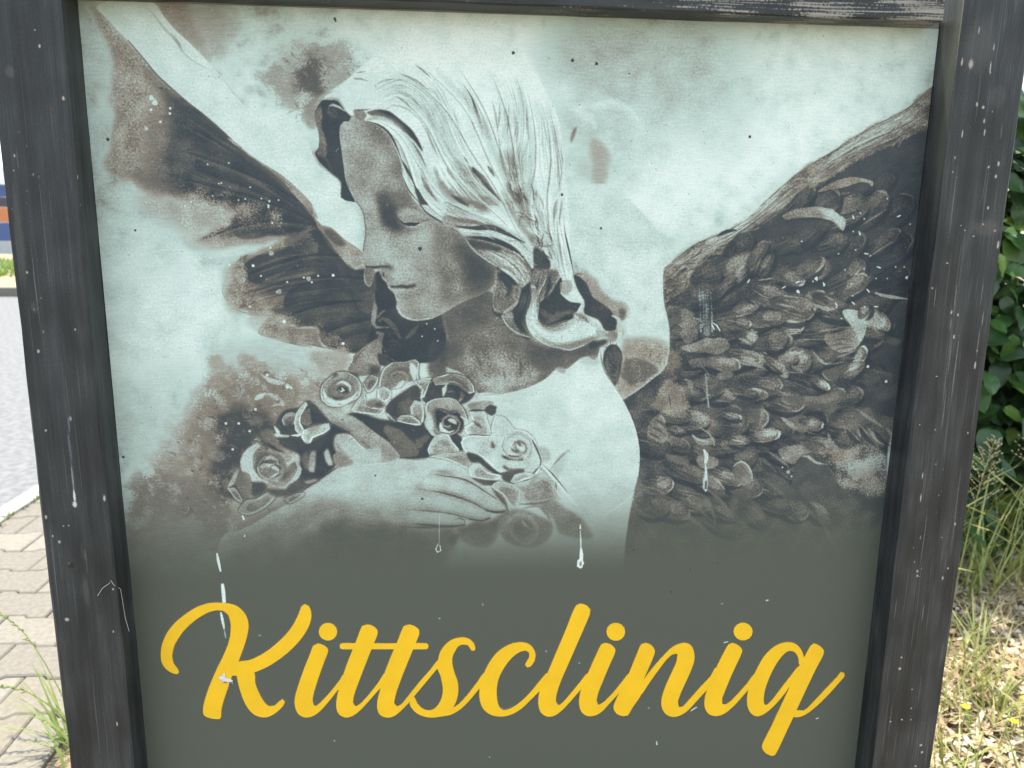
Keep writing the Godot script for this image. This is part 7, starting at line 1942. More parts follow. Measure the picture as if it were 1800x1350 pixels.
# hair: lower locks and curls
func paint_hair_lower_locks_and_curls() -> void:
	blob([599.7,351.4,612.6,363.9,655.9,382.6,699.5,386.5,721.7,407.8,722.9,473.3,719.4,526.7,701.6,526.7,670.1,495.6,650.2,484.7,649.9,451.8,656.1,408.4,629.9,391.4,608.3,368.2],0.12,0.12,1,2,0,0.07,0,0,1)
	blob([565.7,295.3,608.2,313.5,651.2,331.8,685.9,346.1,712.2,364.9,721.8,390.6,717.4,408.9,706.1,390.7,695,377.9,668.8,369.7,629.8,353.1,604,351.3,589,338.9,565.5,332.9],0.82,0.82,1,1.5,0,0.25,0,0,1)
	lock([565.7,289.1,608.2,309.3,655.5,329.6,694.6,350.2,720.3,390.6],[565.6,309.9,597.5,324.1,642.6,338.2,686,354.6,714.7,382],80,0.9,0.74,0.6,2.2,0.6,0.26,0.4)
	blob([565.6,318.2,589,322.1,623.2,330,589,338.9,565.5,332.9],0.5,0.5,0.9,5,0.9,0.25,0.175,0,1)
	stroke([584.7,336.8,616.8,339.6,646.9,338.1,677.3,350.4,705.7,363.9],1.8,9,1.8,0.12,0.95,2,0,0.2)
	stroke([565.6,316.1,591.1,326.2,618.9,330.1,646.9,336],1.2,6,1.2,0.35,0.8,2,0.4,0.4)
	blob([591.1,343,616.8,342.7,651.3,352.9,681.8,365.3,703.8,382.1,717.3,407.9,706.2,399.3,686.3,378,657.9,363.4,629.8,357.4,610.4,354.4],0.8,0.8,1,1.5,0,0.3,0,0,1)
	lock([591.1,343,629.7,344.7,668.7,356.9,703.7,380],[604,353.4,638.4,357.3,673.1,369.6,708.4,399.3],56,0.88,0.72,0.55,2.2,0.55,0.26,0.4)
	stroke([604,354.5,636.3,357.3,662.2,363.4,686.3,375.9,703.9,392.9,717.4,410],1.8,9,1.8,0.08,1,1.6,0,0)
	blob([606.1,358.7,636.3,361.5,662.3,369.7,690.7,380.1,708.4,399.3,716.4,418.7,711.3,442.7,695.9,438.4,682.5,421.1,656.1,404.1,636.5,391.4,614.8,374.5],0.5,0.5,1,1.5,0,0.3,0.14,0,1)
	blob([608.3,359.7,638.5,363.6,664.5,371.9,660.2,380.4,634.2,376.4,614.8,372.4],0.16,0.16,0.9,4,0,0.07,0,0,1)
	blob([658.2,391.2,686.3,380.2,704,395,715.3,416.5,709,436.1,693.5,429.7,673.6,410.4],0.76,0.76,0.85,6,0.8,0.3,0,0,1)
	lock([616.9,374.5,651.7,395.5,682.4,419,704.7,442.7],[660.2,376.2,690.7,384.4,710.8,407.9,717.8,433.9],80,0.5,0.74,0.5,2.2,0.6,0.28,0.4)
	stroke([601.8,356.6,612.6,372.4,629.9,387.2,656.1,404.1],1.75,3.5,2.1,0.72,0.9,1,0,0)
	stroke([660.5,406.2,680.2,416.8,695.8,434.1],1.2,6,1.2,0.9,0.9,1.5,0,0)
	stroke([656.1,408.4,678.1,423.3,689.2,434.1],1,5,1,0.08,0.9,1.5,0,0)
	blob([654.4,408.4,667.1,416.9,682.6,434.1,695.9,438.4,698.7,451.5,691.9,469.1,678.8,477.9,663.4,484.6,652.3,480.3,649.6,464.9,653.1,443.1],0.44,0.44,1,1.5,0,0.3,0.14,0,1)
	blob([658.3,412.7,673.7,419,684.9,438.5,680.7,451.6,671.9,458.2,674,442.9,660.7,427.8],0.1,0.1,0.95,4,0,0.07,0,0,1)
	stroke([655.1,410.5,654.6,430,651.1,456.2,650.5,473.7,659,484.6],0.8,4,0.8,0.62,0.8,1.2,0,0)
	stroke([682.7,438.5,695.9,438.4,698.3,451.5,687.5,469.1],1,5,1,0.62,0.8,1.5,0,0)
	stroke([665.6,484.6,683.2,475.7,696.2,460.3],1,5,1,0.75,0.7,1.5,0,0)
	blob([665.6,486.8,683.2,480.1,687.8,495.6,701.4,513.3,717.2,526.7,697,520,679.1,506.7],0.45,0.45,1,1.5,0,0.3,0,0,1)
	stroke([665.2,487.9,674.6,504.5,694.8,520,717.2,526.7],2.4,4,0.8,0.72,0.9,1.2,0,0)
	stroke([667.8,484.6,680.9,473.5,689.7,466.9],0.8,4,0.8,0.7,0.8,1.2,0,0)
	blob([700.3,442.7,717.7,429.5,716.1,462.4,707.6,486.6,710.2,508.8,717.2,525.6,696.9,513.3,685.6,493.4,692,473.5],0.08,0.08,1,2,0,0.07,0,0,1)
	stroke([709.1,442.7,705.1,464.6,696.5,484.5],0.7,3.5,0.7,0.28,0.7,1.5,0,0.4)
	stroke([715.6,433.9,713.8,455.8,707.5,477.8],0.7,3.5,0.7,0.28,0.7,1.5,0,0.4)
	stroke([698.9,495.5,705.8,508.8,712.6,520],0.7,3.5,0.7,0.28,0.7,1.5,0,0.4)
	stroke([704.8,447.1,698.5,469,692.1,486.7],0.7,3.5,0.7,0.28,0.7,1.5,0,0.4)
	blob([721,369.1,738.8,381.8,750,394.6,748.1,407.6,730.6,412.1,721.7,407.8,719.1,386.3],0.1,0.1,0.95,5,0.7,0.2,0,0,1)
	blob([717.4,412.2,748.1,407.6,765.8,411.8,757.5,433.6,744.7,455.6,731.8,473.3,718.2,455.8],0.38,0.38,0.95,3,0,0.3,0.14,0,1)
	lock([730.6,412.1,726.6,433.8,718.3,464.5,718.7,486.6],[768.1,416.1,755.4,438,742.6,457.8,733.8,464.5],24,0.4,0.5,0.3,3,0.6,0.3,0.4)
	stroke([748.3,418.4,746.6,438.1,740.3,457.8],1.6,8,1.6,0.1,0.9,2,0,0)
	blob([729.5,468.9,740.3,457.8,749.1,451.2,769.3,418.3,768.8,442.3,766.8,448.9,784.9,464.2,805.1,466.3,798.7,477.4,790.2,493,763.6,500.9,741.4,506.1,726.7,495.4],0.09,0.09,1,2.6,0.45,0.12,0,0,1)
	flecks([729.5,468.9,740.3,457.8,749.1,451.2,769.3,418.3,768.8,442.3,766.8,448.9,784.9,464.2,805.1,466.3,798.7,477.4,790.2,493,763.6,500.9,741.4,506.1,726.7,495.4],30,1.047,0.8,22,3,0.08,0.3,0.5)
	blob([715.6,433.9,724.5,438.2,725.8,451.3,730.6,468.9,728.7,486.6,727.8,497.6,736.9,504.3,750.3,506.5,763.6,502,776.9,496.4,790.3,495.2,792.2,484.1,805.5,479.6,819.4,492.9,830.8,497.3,840.1,506.2,851.9,519.6,852.1,525.3,836.3,526.4,814.1,540,787.3,549.1,764.6,545,742,537.9,728.4,528.9,717,515.5,708.2,495.5,710.8,477.8,718.3,462.3],0.72,0.72,1,1.4,0,0.3,0,0,1)
	blob([715.7,438.3,726.8,442.6,728.7,484.3,723.6,508.8,712.4,504.4,709.8,484.4,718.3,462.3],0.5,0.5,0.8,4,0.8,0.3,0.105,0,1)
	blob([728.1,513.2,763.8,508.7,790.3,497.4,826.5,504,831.5,517.4,804.7,528.7,768.9,535.6,741.8,528.9],0.88,0.88,0.9,6,0.6,0.2,0,0,1)
	blob([773.4,535.6,809.3,528.7,849.7,521.9,831.8,528.7,809.6,540,787.3,549.1,769.1,544.6],0.48,0.48,0.8,4,0.9,0.07,0.14,0,1)
	lock([718,447,712,482.2,719.2,513.3,746.5,535.6,778.1,542.3],[728,451.3,727.8,495.4,741.4,508.7,770.4,506.4,799.2,495.2],80,0.55,0.88,0.7,2.2,0.6,0.26,0.4)
	stroke([708.7,486.6,711.3,506.6,723.9,524.4,746.5,539,769.1,545,787.3,548.6,811.9,540],2,4,2,0.82,0.9,1,0,0)
	stroke([726.7,495.4,739.1,505.4,754.8,506.5,770.3,500.8,785.8,495.2],0.8,4,0.8,0.25,0.8,1.2,0,0)
	stroke([794.4,484.1,812.6,492.9,819.7,501.8],1.4,7,1.4,0.4,0.8,2,0.4,0.5)
	blob([831.3,513,851.8,517.4,852.1,525.3,836.2,524.2],0.6,0.6,0.9,2,0.5,0.07,0,0,1)
	stroke([819.4,492.9,835.3,499.5,840.1,506.2],1,5,1,0.85,1,1.2,0,0)
	stroke([718.5,473.3,716.7,497.7,728.2,517.7,753,528.8,786.7,528.8,815.7,517.5],12,30,15,0.93,0.55,8,0,0)
	stroke([732.3,497.6,750.4,510.9,777.1,506.4,794.8,497.4],2.4,12,2.4,0.45,0.5,5,0,0)
	stroke([723.8,522.2,746.5,536.7,778.1,542.3,809.5,535.5,836.2,524.2],2,10,2,0.4,0.5,4,0,0)
	stroke([741.3,502.1,754.5,495.3,769.9,486.4,785.4,481.9,796.7,486.3],2.8,14,2.8,0.42,0.7,5,0,0.6)
	stroke([731.8,473.3,740.9,486.5,758.9,490.9],2,10,2,0.3,0.6,5,0,0.6)
	blob([749.6,280.1,769,279.8,770.1,321.8,774.1,349.3,780.3,374.9,787.7,402.9,790.8,433.4,802.4,450.9,808.3,461.8,798.2,460.8,784.6,451,770.6,427,761.3,405.3,755.9,364.5,753.4,332.6],0.88,0.88,1,1.4,0,0.2,0,0,1)
	lock([753.9,280,752.7,322,758.1,364.4,763.4,403.1,782.2,446.6],[769,279.8,769.1,326,779.2,374.9,786.7,407.3,797.9,450.9],26,0.7,0.92,0.9,2.4,0.55,0.25,0.4)
	stroke([758.4,288.3,754.5,305.1,752.9,328.3],1.2,6,1.2,0.5,0.75,2,0,0.5)
	stroke([767.1,288.2,764.4,309.2,761.7,334.6],0.8,4,0.8,0.55,0.7,2,0,0.6)
	blob([766.3,429.2,786.1,426.9,788.7,437.8,782.4,451,775.7,451,769,448.9],0.55,0.55,0.8,4,0.9,0.07,0.14,0,1)
	stroke([781.2,448.8,791.1,446.5,798.1,455.3,807.2,461.8],1.4,7,1.4,0.93,1,1.3,0,0)
	blob([790.7,415.9,810.6,428.9,824.8,455.1,843.2,468.3,859.5,481.5,869.6,499.4,867.5,512.9,849.4,514,837.4,495,810.1,484,809.9,461.8,795.3,437.7],0.09,0.09,0.97,4,0.7,0.15,0,0,1)
	flecks([790.7,415.9,810.6,428.9,824.8,455.1,843.2,468.3,859.5,481.5,869.6,499.4,867.5,512.9,849.4,514,837.4,495,810.1,484,809.9,461.8,795.3,437.7],30,0.873,0.8,18,3,0.08,0.4,0.5)
	stroke([770.8,332.3,774.2,351.4,780.3,374.9,786.5,400.8,790.4,420.3],0.6,3,0.6,0.12,0.85,1,0,0)
	stroke([859.7,487.1,871.2,492.7,875.3,510.6,873.9,530.9,865.3,545.6],3.2,8,4.8,0.8,0.95,1.2,0,0)
	stroke([805,464.1,808.6,470.7,803.2,478.5],1,5,1,0.8,1,1.2,0,0)
	blob([872.7,474.8,884.2,479.2,882.5,492.6,875.9,497.1],0.2,0.2,0.7,5,1.2,0.07,0,0,1)
	blob([851.8,517.4,862.9,512.9,870,519.6,866.1,535.4,854.8,537.7],0.3,0.3,0.6,6,0.9,0.07,0.14,0,1)
	blob([818.6,537.7,849.9,528.7,854.6,533.2,843.6,542.2,823.4,546.8],0.08,0.08,0.9,3,0,0.07,0,0,1)
	blob([845.7,567.2,850.6,546.8,861.6,537.7,877.9,546.7,880.4,578.7,869.7,615.6,857,597.1],0.1,0.1,0.97,3,0.6,0.2,0,0,1)
	flecks([845.7,567.2,850.6,546.8,861.6,537.7,877.9,546.7,880.4,578.7,869.7,615.6,857,597.1],30,1.222,0.4,24,3,0.06,0.4,0.6)
	stroke([855.2,546.8,853.9,574.1,864,599.4],1,5,1,0.4,0.5,2,0,0.5)
	blob([864.1,542.2,877.9,546.7,879.2,578.7,870.2,610.9,870.1,578.7],0.3,0.3,0.7,5,0.9,0.07,0.105,0,1)
	flecks([715.6,433.9,724.5,438.2,725.8,451.3,730.6,468.9,728.7,486.6,727.8,497.6,736.9,504.3,750.3,506.5,763.6,502,776.9,496.4,790.3,495.2,792.2,484.1,805.5,479.6,819.4,492.9,830.8,497.3,840.1,506.2,851.9,519.6,852.1,525.3,836.3,526.4,814.1,540,787.3,549.1,764.6,545,742,537.9,728.4,528.9,717,515.5,708.2,495.5,710.8,477.8,718.3,462.3],30,0.175,0.7,12,2.4,0.3,0.95,0.6)
	flecks([565.7,295.3,608.2,313.5,651.2,331.8,685.9,346.1,712.2,364.9,721.8,390.6,717.4,408.9,706.1,390.7,695,377.9,668.8,369.7,629.8,353.1,604,351.3,589,338.9,565.5,332.9],20,0.611,0.3,26,2.6,0.3,1,0.55)
	flecks([654.4,408.4,667.1,416.9,682.6,434.1,695.9,438.4,698.7,451.5,691.9,469.1,678.8,477.9,663.4,484.6,652.3,480.3,649.6,464.9,653.1,443.1],40,1.222,0.6,14,2.4,0.15,0.65,0.6)
	flecks([658.2,391.2,686.3,380.2,704,395,715.3,416.5,709,436.1,693.5,429.7,673.6,410.4],40,0.698,0.4,22,2.4,0.2,0.95,0.6)
	flecks([667.9,281.3,723.7,280.5,751.9,381.7,721,369.1,703,333.2],90,1.047,0.4,24,2.6,0.12,0.85,0.6)

# dress and shoulder
func paint_dress_and_shoulder() -> void:
	blob([626.6,630.9,667,626.9,707.5,617.4,741.1,602.6,765.5,582,781.5,584.3,803.6,566.1,819.3,560.4,833.2,567.2,841.5,546.8,847.5,553.6,845.9,574.1,857,594.8,869.7,615.6,884,638.9,899.1,667.1,912.2,700.3,919.6,733.8,920.8,760.4,919.5,784.7,914.7,809,914.2,813.4,908.1,851.9,902.7,907,898.6,996.4,897.9,1012.9,647,1006.8,635.5,849,685.9,698.6],0.88,0.88,1,1.3,0,0.09,0,0,1)
	blob([624.3,635.5,715.5,625.5,685.9,698.6,645.2,730.1,624.5,677.2],0.8,0.8,0.7,14,0,0.07,0,0,1)
	blob([786.3,594.6,847.8,594.7,882.1,678.8,851.6,699.9,788,657.1],0.95,0.95,0.7,20,0,0.07,0,0,1)
	blob([749.5,785,832.2,742.6,906.8,765.1,910.7,853.4,793.9,873.8],0.8,0.8,0.6,24,0,0.07,0,0,1)
	blob([705.8,656.7,766.9,636.1,789.1,699.4,738.2,741.7],0.82,0.82,0.5,16,0.6,0.07,0,0,1)
	stroke([628.8,629.8,667,626.9,707.5,617,741.1,602.1,763.3,583.2],0.6,3,0.6,0.5,0.7,1,0,0)
	blob([758.7,580.9,770,578.6,783.8,587.8,774.9,592.3],0.55,0.55,0.7,3,0.8,0.07,0.105,0,1)
	blob([803.6,565,832.9,560.4,842.4,571.8,819.9,578.7],0.7,0.7,0.6,5,1,0.07,0,0,1)
	stroke([841.6,549,844.6,569.5,854.6,592.5,869.6,614.4],0.8,4,0.8,0.45,0.8,1.2,0,0)
	stroke([869.4,620.2,884,638.9,899.1,667.1,912.2,700.3,919.6,733.8,920.8,760.4,919.5,784.7],1.5,2.5,1.5,0.96,0.8,0.8,0,0)
	stroke([790,732.6,774.2,746.8,762.9,761.1,756.2,770.6],1,5,1,0.5,0.75,1.5,0.4,0)
	blob([790.1,735,769.8,756.4,756.2,773,770.5,787.7,786.2,761.3],0.68,0.68,0.6,10,0.6,0.07,0.105,0,1)
	blob([734.4,725,755.3,732.3,758.1,751.4,744.3,756.1,737,736.9],0.62,0.62,0.7,8,0.7,0.07,0.14,0,1)

# arm and hand
func paint_arm_and_hand() -> void:
	blob([173.5,923.1,216.2,874.8,247.9,842.9,283.8,822,319.8,798.9,254.7,908.3,368.1,857.8,398.3,867.1,480,876.2,562.2,970.5,333.7,965.3],0.34,0.34,0.9,16,0,0.07,0,0,1)
	blob([159.2,901.5,200.6,875.7,223.5,864.1,257.9,841.9,283,829.1,315.3,801,345,780.1,374.5,761.6,401.5,753.6,446.2,750.6,484.5,743.9,536.3,742.1,536.3,740.9,595.1,747.4,627.1,766.8,654.8,791.1,678.2,820.4,673.7,837.4,677.3,846,673.9,851.5,654.6,847.5,649.5,854.8,647.8,862.1,635.6,865.6,611.3,859.7,602.6,861.4,600.8,873.5,555.8,877.1,486.9,875.9,432.2,871.3,384.9,859.6,351.1,859,275.3,901.3,195.7,943.8,136,986.8,146.2,1039.5],0.74,0.62,1,1.2,0,0.09,0,0,1)
	blob([172.8,934.1,236.5,869.7,276.4,875.9,335.8,909.8,291.4,998.1,147.6,1017],0.36,0.36,0.75,22,0,0.07,0,0,1)
	blob([340.1,790.7,441.5,760,542.9,755.7,583.7,783,501.5,814.3,399.5,823.7,339,822.8],0.82,0.82,0.6,18,0,0.07,0,0,1)
	blob([214.5,907.5,339,822.8,419.2,845.6,500.8,863.3,418.4,878.4,337,876.9,232.3,951.9],0.52,0.52,0.75,16,0,0.07,0,0,1)
	blob([368.1,857.5,418.7,867.4,486.9,875.9,555.8,877.1,487,870.4,418.9,860.1],0.36,0.36,0.6,6,0,0.07,0,0,1)
	blob([368,860,418.4,876.2,500.5,882,583.5,881.3,541.3,958.7,334.1,954.2],0.24,0.24,0.85,12,0,0.07,0,0,1)
	blob([602.6,875,625.2,868,646.1,868.3,679.4,850.5,670.6,879.1,646.3,908.4,597.4,900.1,587,879.5],0.2,0.2,0.85,8,0,0.07,0,0,1)
	blob([509.2,743,536.3,739.7,570.2,734.7,611.1,765.4,607.7,772.5,576.9,768.6,536,768.1],0.82,0.82,0.6,8,0,0.07,0,0,1)
	blob([536,775.3,563.2,779.9,590.5,785.2,611.1,792.7,638.8,811.1,663.2,827.5,677.3,844.2,675.6,848.2,659.9,849.4,639,844.7,618.1,832.3,590.5,821,556.2,810.7,511.8,803.6],0.66,0.66,0.75,2.5,0,0.12,0,0,1)
	stroke([523.9,788,559.7,793.7,590.5,801.3,614.6,810.5,638.9,826.2,661.5,837.4,676.4,846],11,22,11,0.83,0.6,6,0,0)
	stroke([511.8,803.6,556.2,810.7,590.5,821,618.1,832.3,639,844.7,659.9,849.4,675.6,848.2],1.8,9,6.3,0.42,0.6,4,0.2,0)
	stroke([511.8,803.6,556.2,810.7,590.5,821,618.1,832.3,639,844.7,659.9,849.4,675.6,848.2],0.72,3.6,2.52,0.13,0.92,1.2,0,0)
	blob([511.8,803.6,556.2,810.7,590.5,821,618.1,832.3,639,844.7,649.5,853.7,647.8,861,635.6,866,611.3,862.6,576.6,852.5,535.3,846,494.2,842.4],0.66,0.66,0.75,2.5,0,0.12,0,0,1)
	stroke([503.1,821,545.8,826.6,583.6,835.1,614.7,845.9,637.3,854.2,648.6,857],11,22,11,0.83,0.6,6,0,0)
	stroke([494.2,842.4,535.3,846,576.6,852.5,611.3,862.6,635.6,866,647.8,861],1.8,9,6.3,0.42,0.6,4,0.2,0)
	stroke([494.2,842.4,535.3,846,576.6,852.5,611.3,862.6,635.6,866,647.8,861],0.72,3.6,2.52,0.13,0.92,1.2,0,0)
	blob([494.2,842.4,535.3,846,576.6,852.5,611.3,862.6,604.3,865.1,601.5,873.5,576.6,876,542,873.9,507.6,868.9],0.66,0.66,0.75,2.5,0,0.12,0,0,1)
	stroke([500.9,854.4,538.7,858.5,576.6,863.1,606.4,867.5],11,22,11,0.83,0.6,6,0,0)
	stroke([507.6,868.9,542,873.9,576.6,876,601.5,873.5],1.8,9,6.3,0.42,0.6,4,0.2,0)
	stroke([507.6,868.9,542,873.9,576.6,876,601.5,873.5],0.72,3.6,2.52,0.13,0.92,1.2,0,0)
	stroke([536,774.5,563.2,779.2,590.5,783.8,611.1,791.6,638.8,810.1,659.7,824.5],0.72,3.6,1.8,0.3,0.85,1.2,0,0)
	blob([536,768.1,570.1,769.2,583.7,778.7,556.4,776.2],0.52,0.52,0.8,5,0,0.07,0.175,0,1)
	stroke([511.8,802.9,494.8,800.5,481.2,801.8],0.8,4,0.8,0.5,0.5,3,0,0)
	stroke([639,846.2,659.9,850.9,675.9,848.9,678,844.2],1.8,3,1.5,0.16,0.9,1,0,0)
	stroke([583.5,862.9,590.4,860.1,600.2,863.9,601.5,872.8],0.6,3,0.6,0.38,0.9,1,0,0)
	stroke([486.9,876.3,535,877.5,576.6,876.7,601.5,874.6],0.6,3,0.6,0.16,0.85,1.3,0,0)
	stroke([384.9,860.3,432.2,872,486.9,876.3],0.8,4,0.8,0.28,0.6,2,0,0)
	stroke([374.5,761.1,345,780.6,315.3,801.5,283,829.1],1.8,3,0.9,0.18,0.8,1.2,0,0)
	stroke([484.4,744.4,536.3,742.5],2.4,4,3.2,0.1,0.9,1,0,0)
	stroke([482.2,741.5,509.2,742.3,538.5,740.4],1.8,3,1.8,0.12,0.9,1,0,0)

# deep shade under the flowers
func paint_deep_shade_under_the_flowers() -> void:
	blob([260.2,704.6,318.8,714.3,372.8,677.9,408.5,659.7,459,673.8,541.3,678.9,540.8,739.7,486.7,742.7,462.6,713.2,385.4,698.7,369.4,714.8,374.8,752.2,344.9,781.3,315.7,791.5,303.2,772.5,309,737.5,274.8,718.6],0.1,0.1,1,3,0,0.07,0,0,1)
	blob([302.9,779.6,345,780.1,315.3,801,283.9,807.7,284.3,798.2],0.2,0.2,0.9,3,0,0.07,0,0,1)
	blob([505.6,678.7,539.2,660.4,536.6,702.2,516,739.5,482.3,740.3,469.4,706.3],0.13,0.13,0.95,3,0,0.07,0,0,1)
	blob([458.7,687.7,491.9,697.2,518.3,737.2,486.7,742.7,473.6,722.7],0.34,0.34,0.9,5,0.7,0.07,0.175,0,1)
	blob([514.1,709,541.1,702.2,522.9,725.5,516.2,723.1],0.34,0.34,0.9,5,0.8,0.07,0.175,0,1)

# fingers of the other hand
func paint_fingers_of_the_other_hand() -> void:
	blob([328.1,643.4,339.3,636.2,352.3,639,364.9,652.7,377.8,659.6,403.9,666.6,425.6,682.8,445.1,699.1,462.6,713.2,484.5,742.7,446.2,751.8,428.8,729.3,415.8,717.5,396.5,696.5,376.9,687.1,359.7,675.5,338.4,659.4,330.1,650.2],0.62,0.62,1,1.3,0,0.12,0.07,0,1)
	blob([334.8,638.9,356.2,650.3,386.5,661.9,421.1,682.8,403.6,678.1,364.6,661.8],0.74,0.74,0.7,6,0,0.07,0,0,1)
	blob([359.6,677.8,396.5,696.5,428.8,729.3,433.4,724.7,403.1,694.2,368.5,675.5],0.45,0.45,0.8,4,0,0.07,0.175,0,1)
	stroke([330.1,650.2,359.7,675.9,396.4,696.9,415.8,718,429.9,729.8],1.5,3,0.6,0.2,0.8,1.2,0,0)
	blob([458.1,717.9,484.5,741.5,455.3,746,451.1,729.5],0.55,0.55,0.7,5,0.8,0.07,0.14,0,1)
	blob([370.6,710.2,376.5,699.8,387.6,698.2,404.9,710.4,420,726.9,437.8,727,449.1,720.1,448.5,750.6,405.9,753.7,397.3,743,375.7,724.1],0.7,0.7,1,1.3,0,0.1,0,0,1)
	blob([371.7,712.5,384.4,728.9,403.7,752.5,397,753.6,375.6,728.8],0.5,0.5,0.8,4,0,0.07,0.175,0,1)
	blob([367.5,738,375.5,731.1,392.9,743,403.7,753.7,374.5,761.6,368.2,752.1],0.55,0.55,1,1.5,0,0.07,0.175,0,1)
	blob([351.1,733.2,358,725.1,364,742.7,366.9,756.8,359.1,757.9,352.9,744.9],0.7,0.7,1,2,0,0.07,0,0,1)
	blob([322.8,751.6,331.5,726.1,338,728.4,333.1,770.5,324.4,768.1],0.62,0.62,1,2,0,0.07,0,0,1)
	blob([310.9,744.5,322.6,728.3,325.9,756.3,321.1,765.7],0.4,0.4,0.8,4,0,0.07,0,0,1)
	blob([313.6,786.8,333.8,782.3,342.6,783.6,320.1,791.6],0.6,0.6,0.9,2,0,0.07,0,0,1)

# roses
func paint_roses() -> void:
	stroke([350.5,627.6,353.2,611.9,366.7,598.4,380,589.5,397.4,589.5,412.4,598.5,418.6,609.8,415.9,630.1,400.3,639.2,378.1,648.2,360.7,645.8,352.3,636.7,350.5,627.6],6.3,7,6.3,0.12,0.6,2,0,0)
	blob([350.5,627.6,353.2,611.9,366.7,598.4,380,589.5,397.4,589.5,412.4,598.5,418.6,609.8,415.9,630.1,400.3,639.2,378.1,648.2,360.7,645.8,352.3,636.7],0.57,0.57,1,1,0,0.14,0,0,1)
	blob([360.3,627.2,362.2,615.8,371.9,606.1,381.5,599.6,394.1,599.7,404.9,606.2,409.3,614.3,407.4,629,396.1,635.5,380.2,641.9,367.7,640.3,361.6,633.7],0.37,0.37,0.75,4,0.5,0.2,0.105,0,1)
	stroke([397.4,589.5,412.4,598.5,418.6,609.8,415.9,630.1,400.3,639.2,378.1,648.2,360.7,645.8,352.3,636.7,350.5,627.6,353.2,611.9,366.7,598.4],1.155,3.85,1.155,0.84,0.85,1.2,0,0.2)
	stroke([350.5,627.6,353.2,611.9,366.7,598.4,380,589.5,397.4,589.5,412.4,598.5,418.6,609.8,415.9,630.1,400.3,639.2,378.1,648.2,360.7,645.8,352.3,636.7,350.5,627.6],1.6,2,1.6,0.84,0.5,1,0,0.3)
	blob([363.7,623.2,372.9,607.4,388.4,600.7,405.6,607.5,407.3,623.3,391.8,632.3,378.4,639.1,365.5,634.5],0.42,0.42,0.9,3,0,0.07,0.105,0,1)
	stroke([355.2,618.6,359,634.5,378.3,644.8,400.4,636.9,413.9,623.3],2.2,11,2.2,0.86,1,1.6,0,0)
	stroke([377.2,609.7,388.2,605.2,401,614.2,400.8,623.3],1.2,6,1.2,0.88,1,1.3,0,0)
	blob([376.9,618.7,383.7,611.9,396.6,616.5,398.5,625.5,385.4,625.5],0.1,0.1,0.95,2,0,0.07,0,0,1)
	blob([380.1,619.8,387.9,615.3,392.1,621,385.5,624.4],0.82,0.82,1,1.2,0,0.07,0,0,1)
	dot(384,619,2.5,0.1,1)
	stroke([365.7,627.7,376.4,635.7,389.6,632.3],1,5,1,0.2,1,2,0,0)
	blob([371.3,591.7,377.9,588.3,382.1,592.8,373.2,598.4],0.2,0.2,0.9,2,0,0.07,0,0,1)
	blob([406.1,589.5,414.8,589.5,416.7,598.5],0.3,0.3,0.8,2,0,0.07,0,0,1)
	stroke([453.9,600.8,460.8,582.8,476.3,571.6,498.3,570.5,513.7,566.1,520.2,571.7,517.8,591.9,519.8,605.5,504.3,612.3,475.4,625.8,457.5,639.4,448.6,641.6,451.3,618.9,453.9,600.8],6.3,7,6.3,0.12,0.6,2,0,0)
	blob([453.9,600.8,460.8,582.8,476.3,571.6,498.3,570.5,513.7,566.1,520.2,571.7,517.8,591.9,519.8,605.5,504.3,612.3,475.4,625.8,457.5,639.4,448.6,641.6,451.3,618.9],0.5,0.5,1,1,0,0.14,0,0,1)
	blob([463.4,602.6,468.4,589.6,479.5,581.5,495.4,580.7,506.5,577.5,511.2,581.6,509.4,596.2,510.8,606,499.7,610.8,478.9,620.6,466,630.3,459.6,632,461.5,615.6],0.4,0.4,0.75,4,0.5,0.2,0.105,0,1)
	stroke([513.7,566.1,520.2,571.7,517.8,591.9,519.8,605.5,504.3,612.3,475.4,625.8,457.5,639.4,448.6,641.6,451.3,618.9,453.9,600.8,460.8,582.8,476.3,571.6],1.65,5.5,1.65,0.85,0.85,1.2,0,0.2)
	stroke([453.9,600.8,460.8,582.8,476.3,571.6,498.3,570.5,513.7,566.1,520.2,571.7,517.8,591.9,519.8,605.5,504.3,612.3,475.4,625.8,457.5,639.4,448.6,641.6,451.3,618.9,453.9,600.8],1.6,2,1.6,0.85,0.5,1,0,0.3)
	blob([471.7,585.1,504.7,578.4,508.8,600.9,488.9,607.7,471.1,616.7,466.9,605.4],0.42,0.42,0.85,6,0.7,0.07,0.175,0,1)
	stroke([507,571.7,512.3,587.4,513.2,605.5],2.8,14,2.8,0.84,1,1.5,0,0)
	stroke([511,605.5,493.2,612.2,475.4,625.8,470.7,637.2,459.2,660],2.4,12,7.2,0.86,1,1.6,0,0)
	stroke([471.4,600.9,480.4,589.6,493.7,582.9,504.6,587.4],1.2,6,1.2,0.25,0.7,2,0,0)
	stroke([482.2,609.9,493.3,605.4,499.9,607.7],1.4,7,1.4,0.8,1,1.5,0,0)
	stroke([449.1,618.9,460.2,614.4,471,623.5,468.6,634.9,459.6,641.7,449.8,634.8,449.1,618.9],4.5,5,4.5,0.36,0.6,2.5,0,0)
	blob([449.1,618.9,460.2,614.4,471,623.5,468.6,634.9,459.6,641.7,449.8,634.8],0.71,0.71,1,1,0,0.14,0,0,1)
	blob([453,623.5,461,620.3,468.8,626.8,467,635,460.6,639.9,453.6,635],0.51,0.51,0.75,4,0.5,0.2,0.105,0,1)
	stroke([471,623.5,468.6,634.9,459.6,641.7,449.8,634.8,449.1,618.9],1.155,3.85,1.155,0.95,0.85,1.2,0,0.2)
	stroke([449.1,618.9,460.2,614.4,471,623.5,468.6,634.9,459.6,641.7,449.8,634.8,449.1,618.9],1.6,2,1.6,0.95,0.5,1,0,0.3)
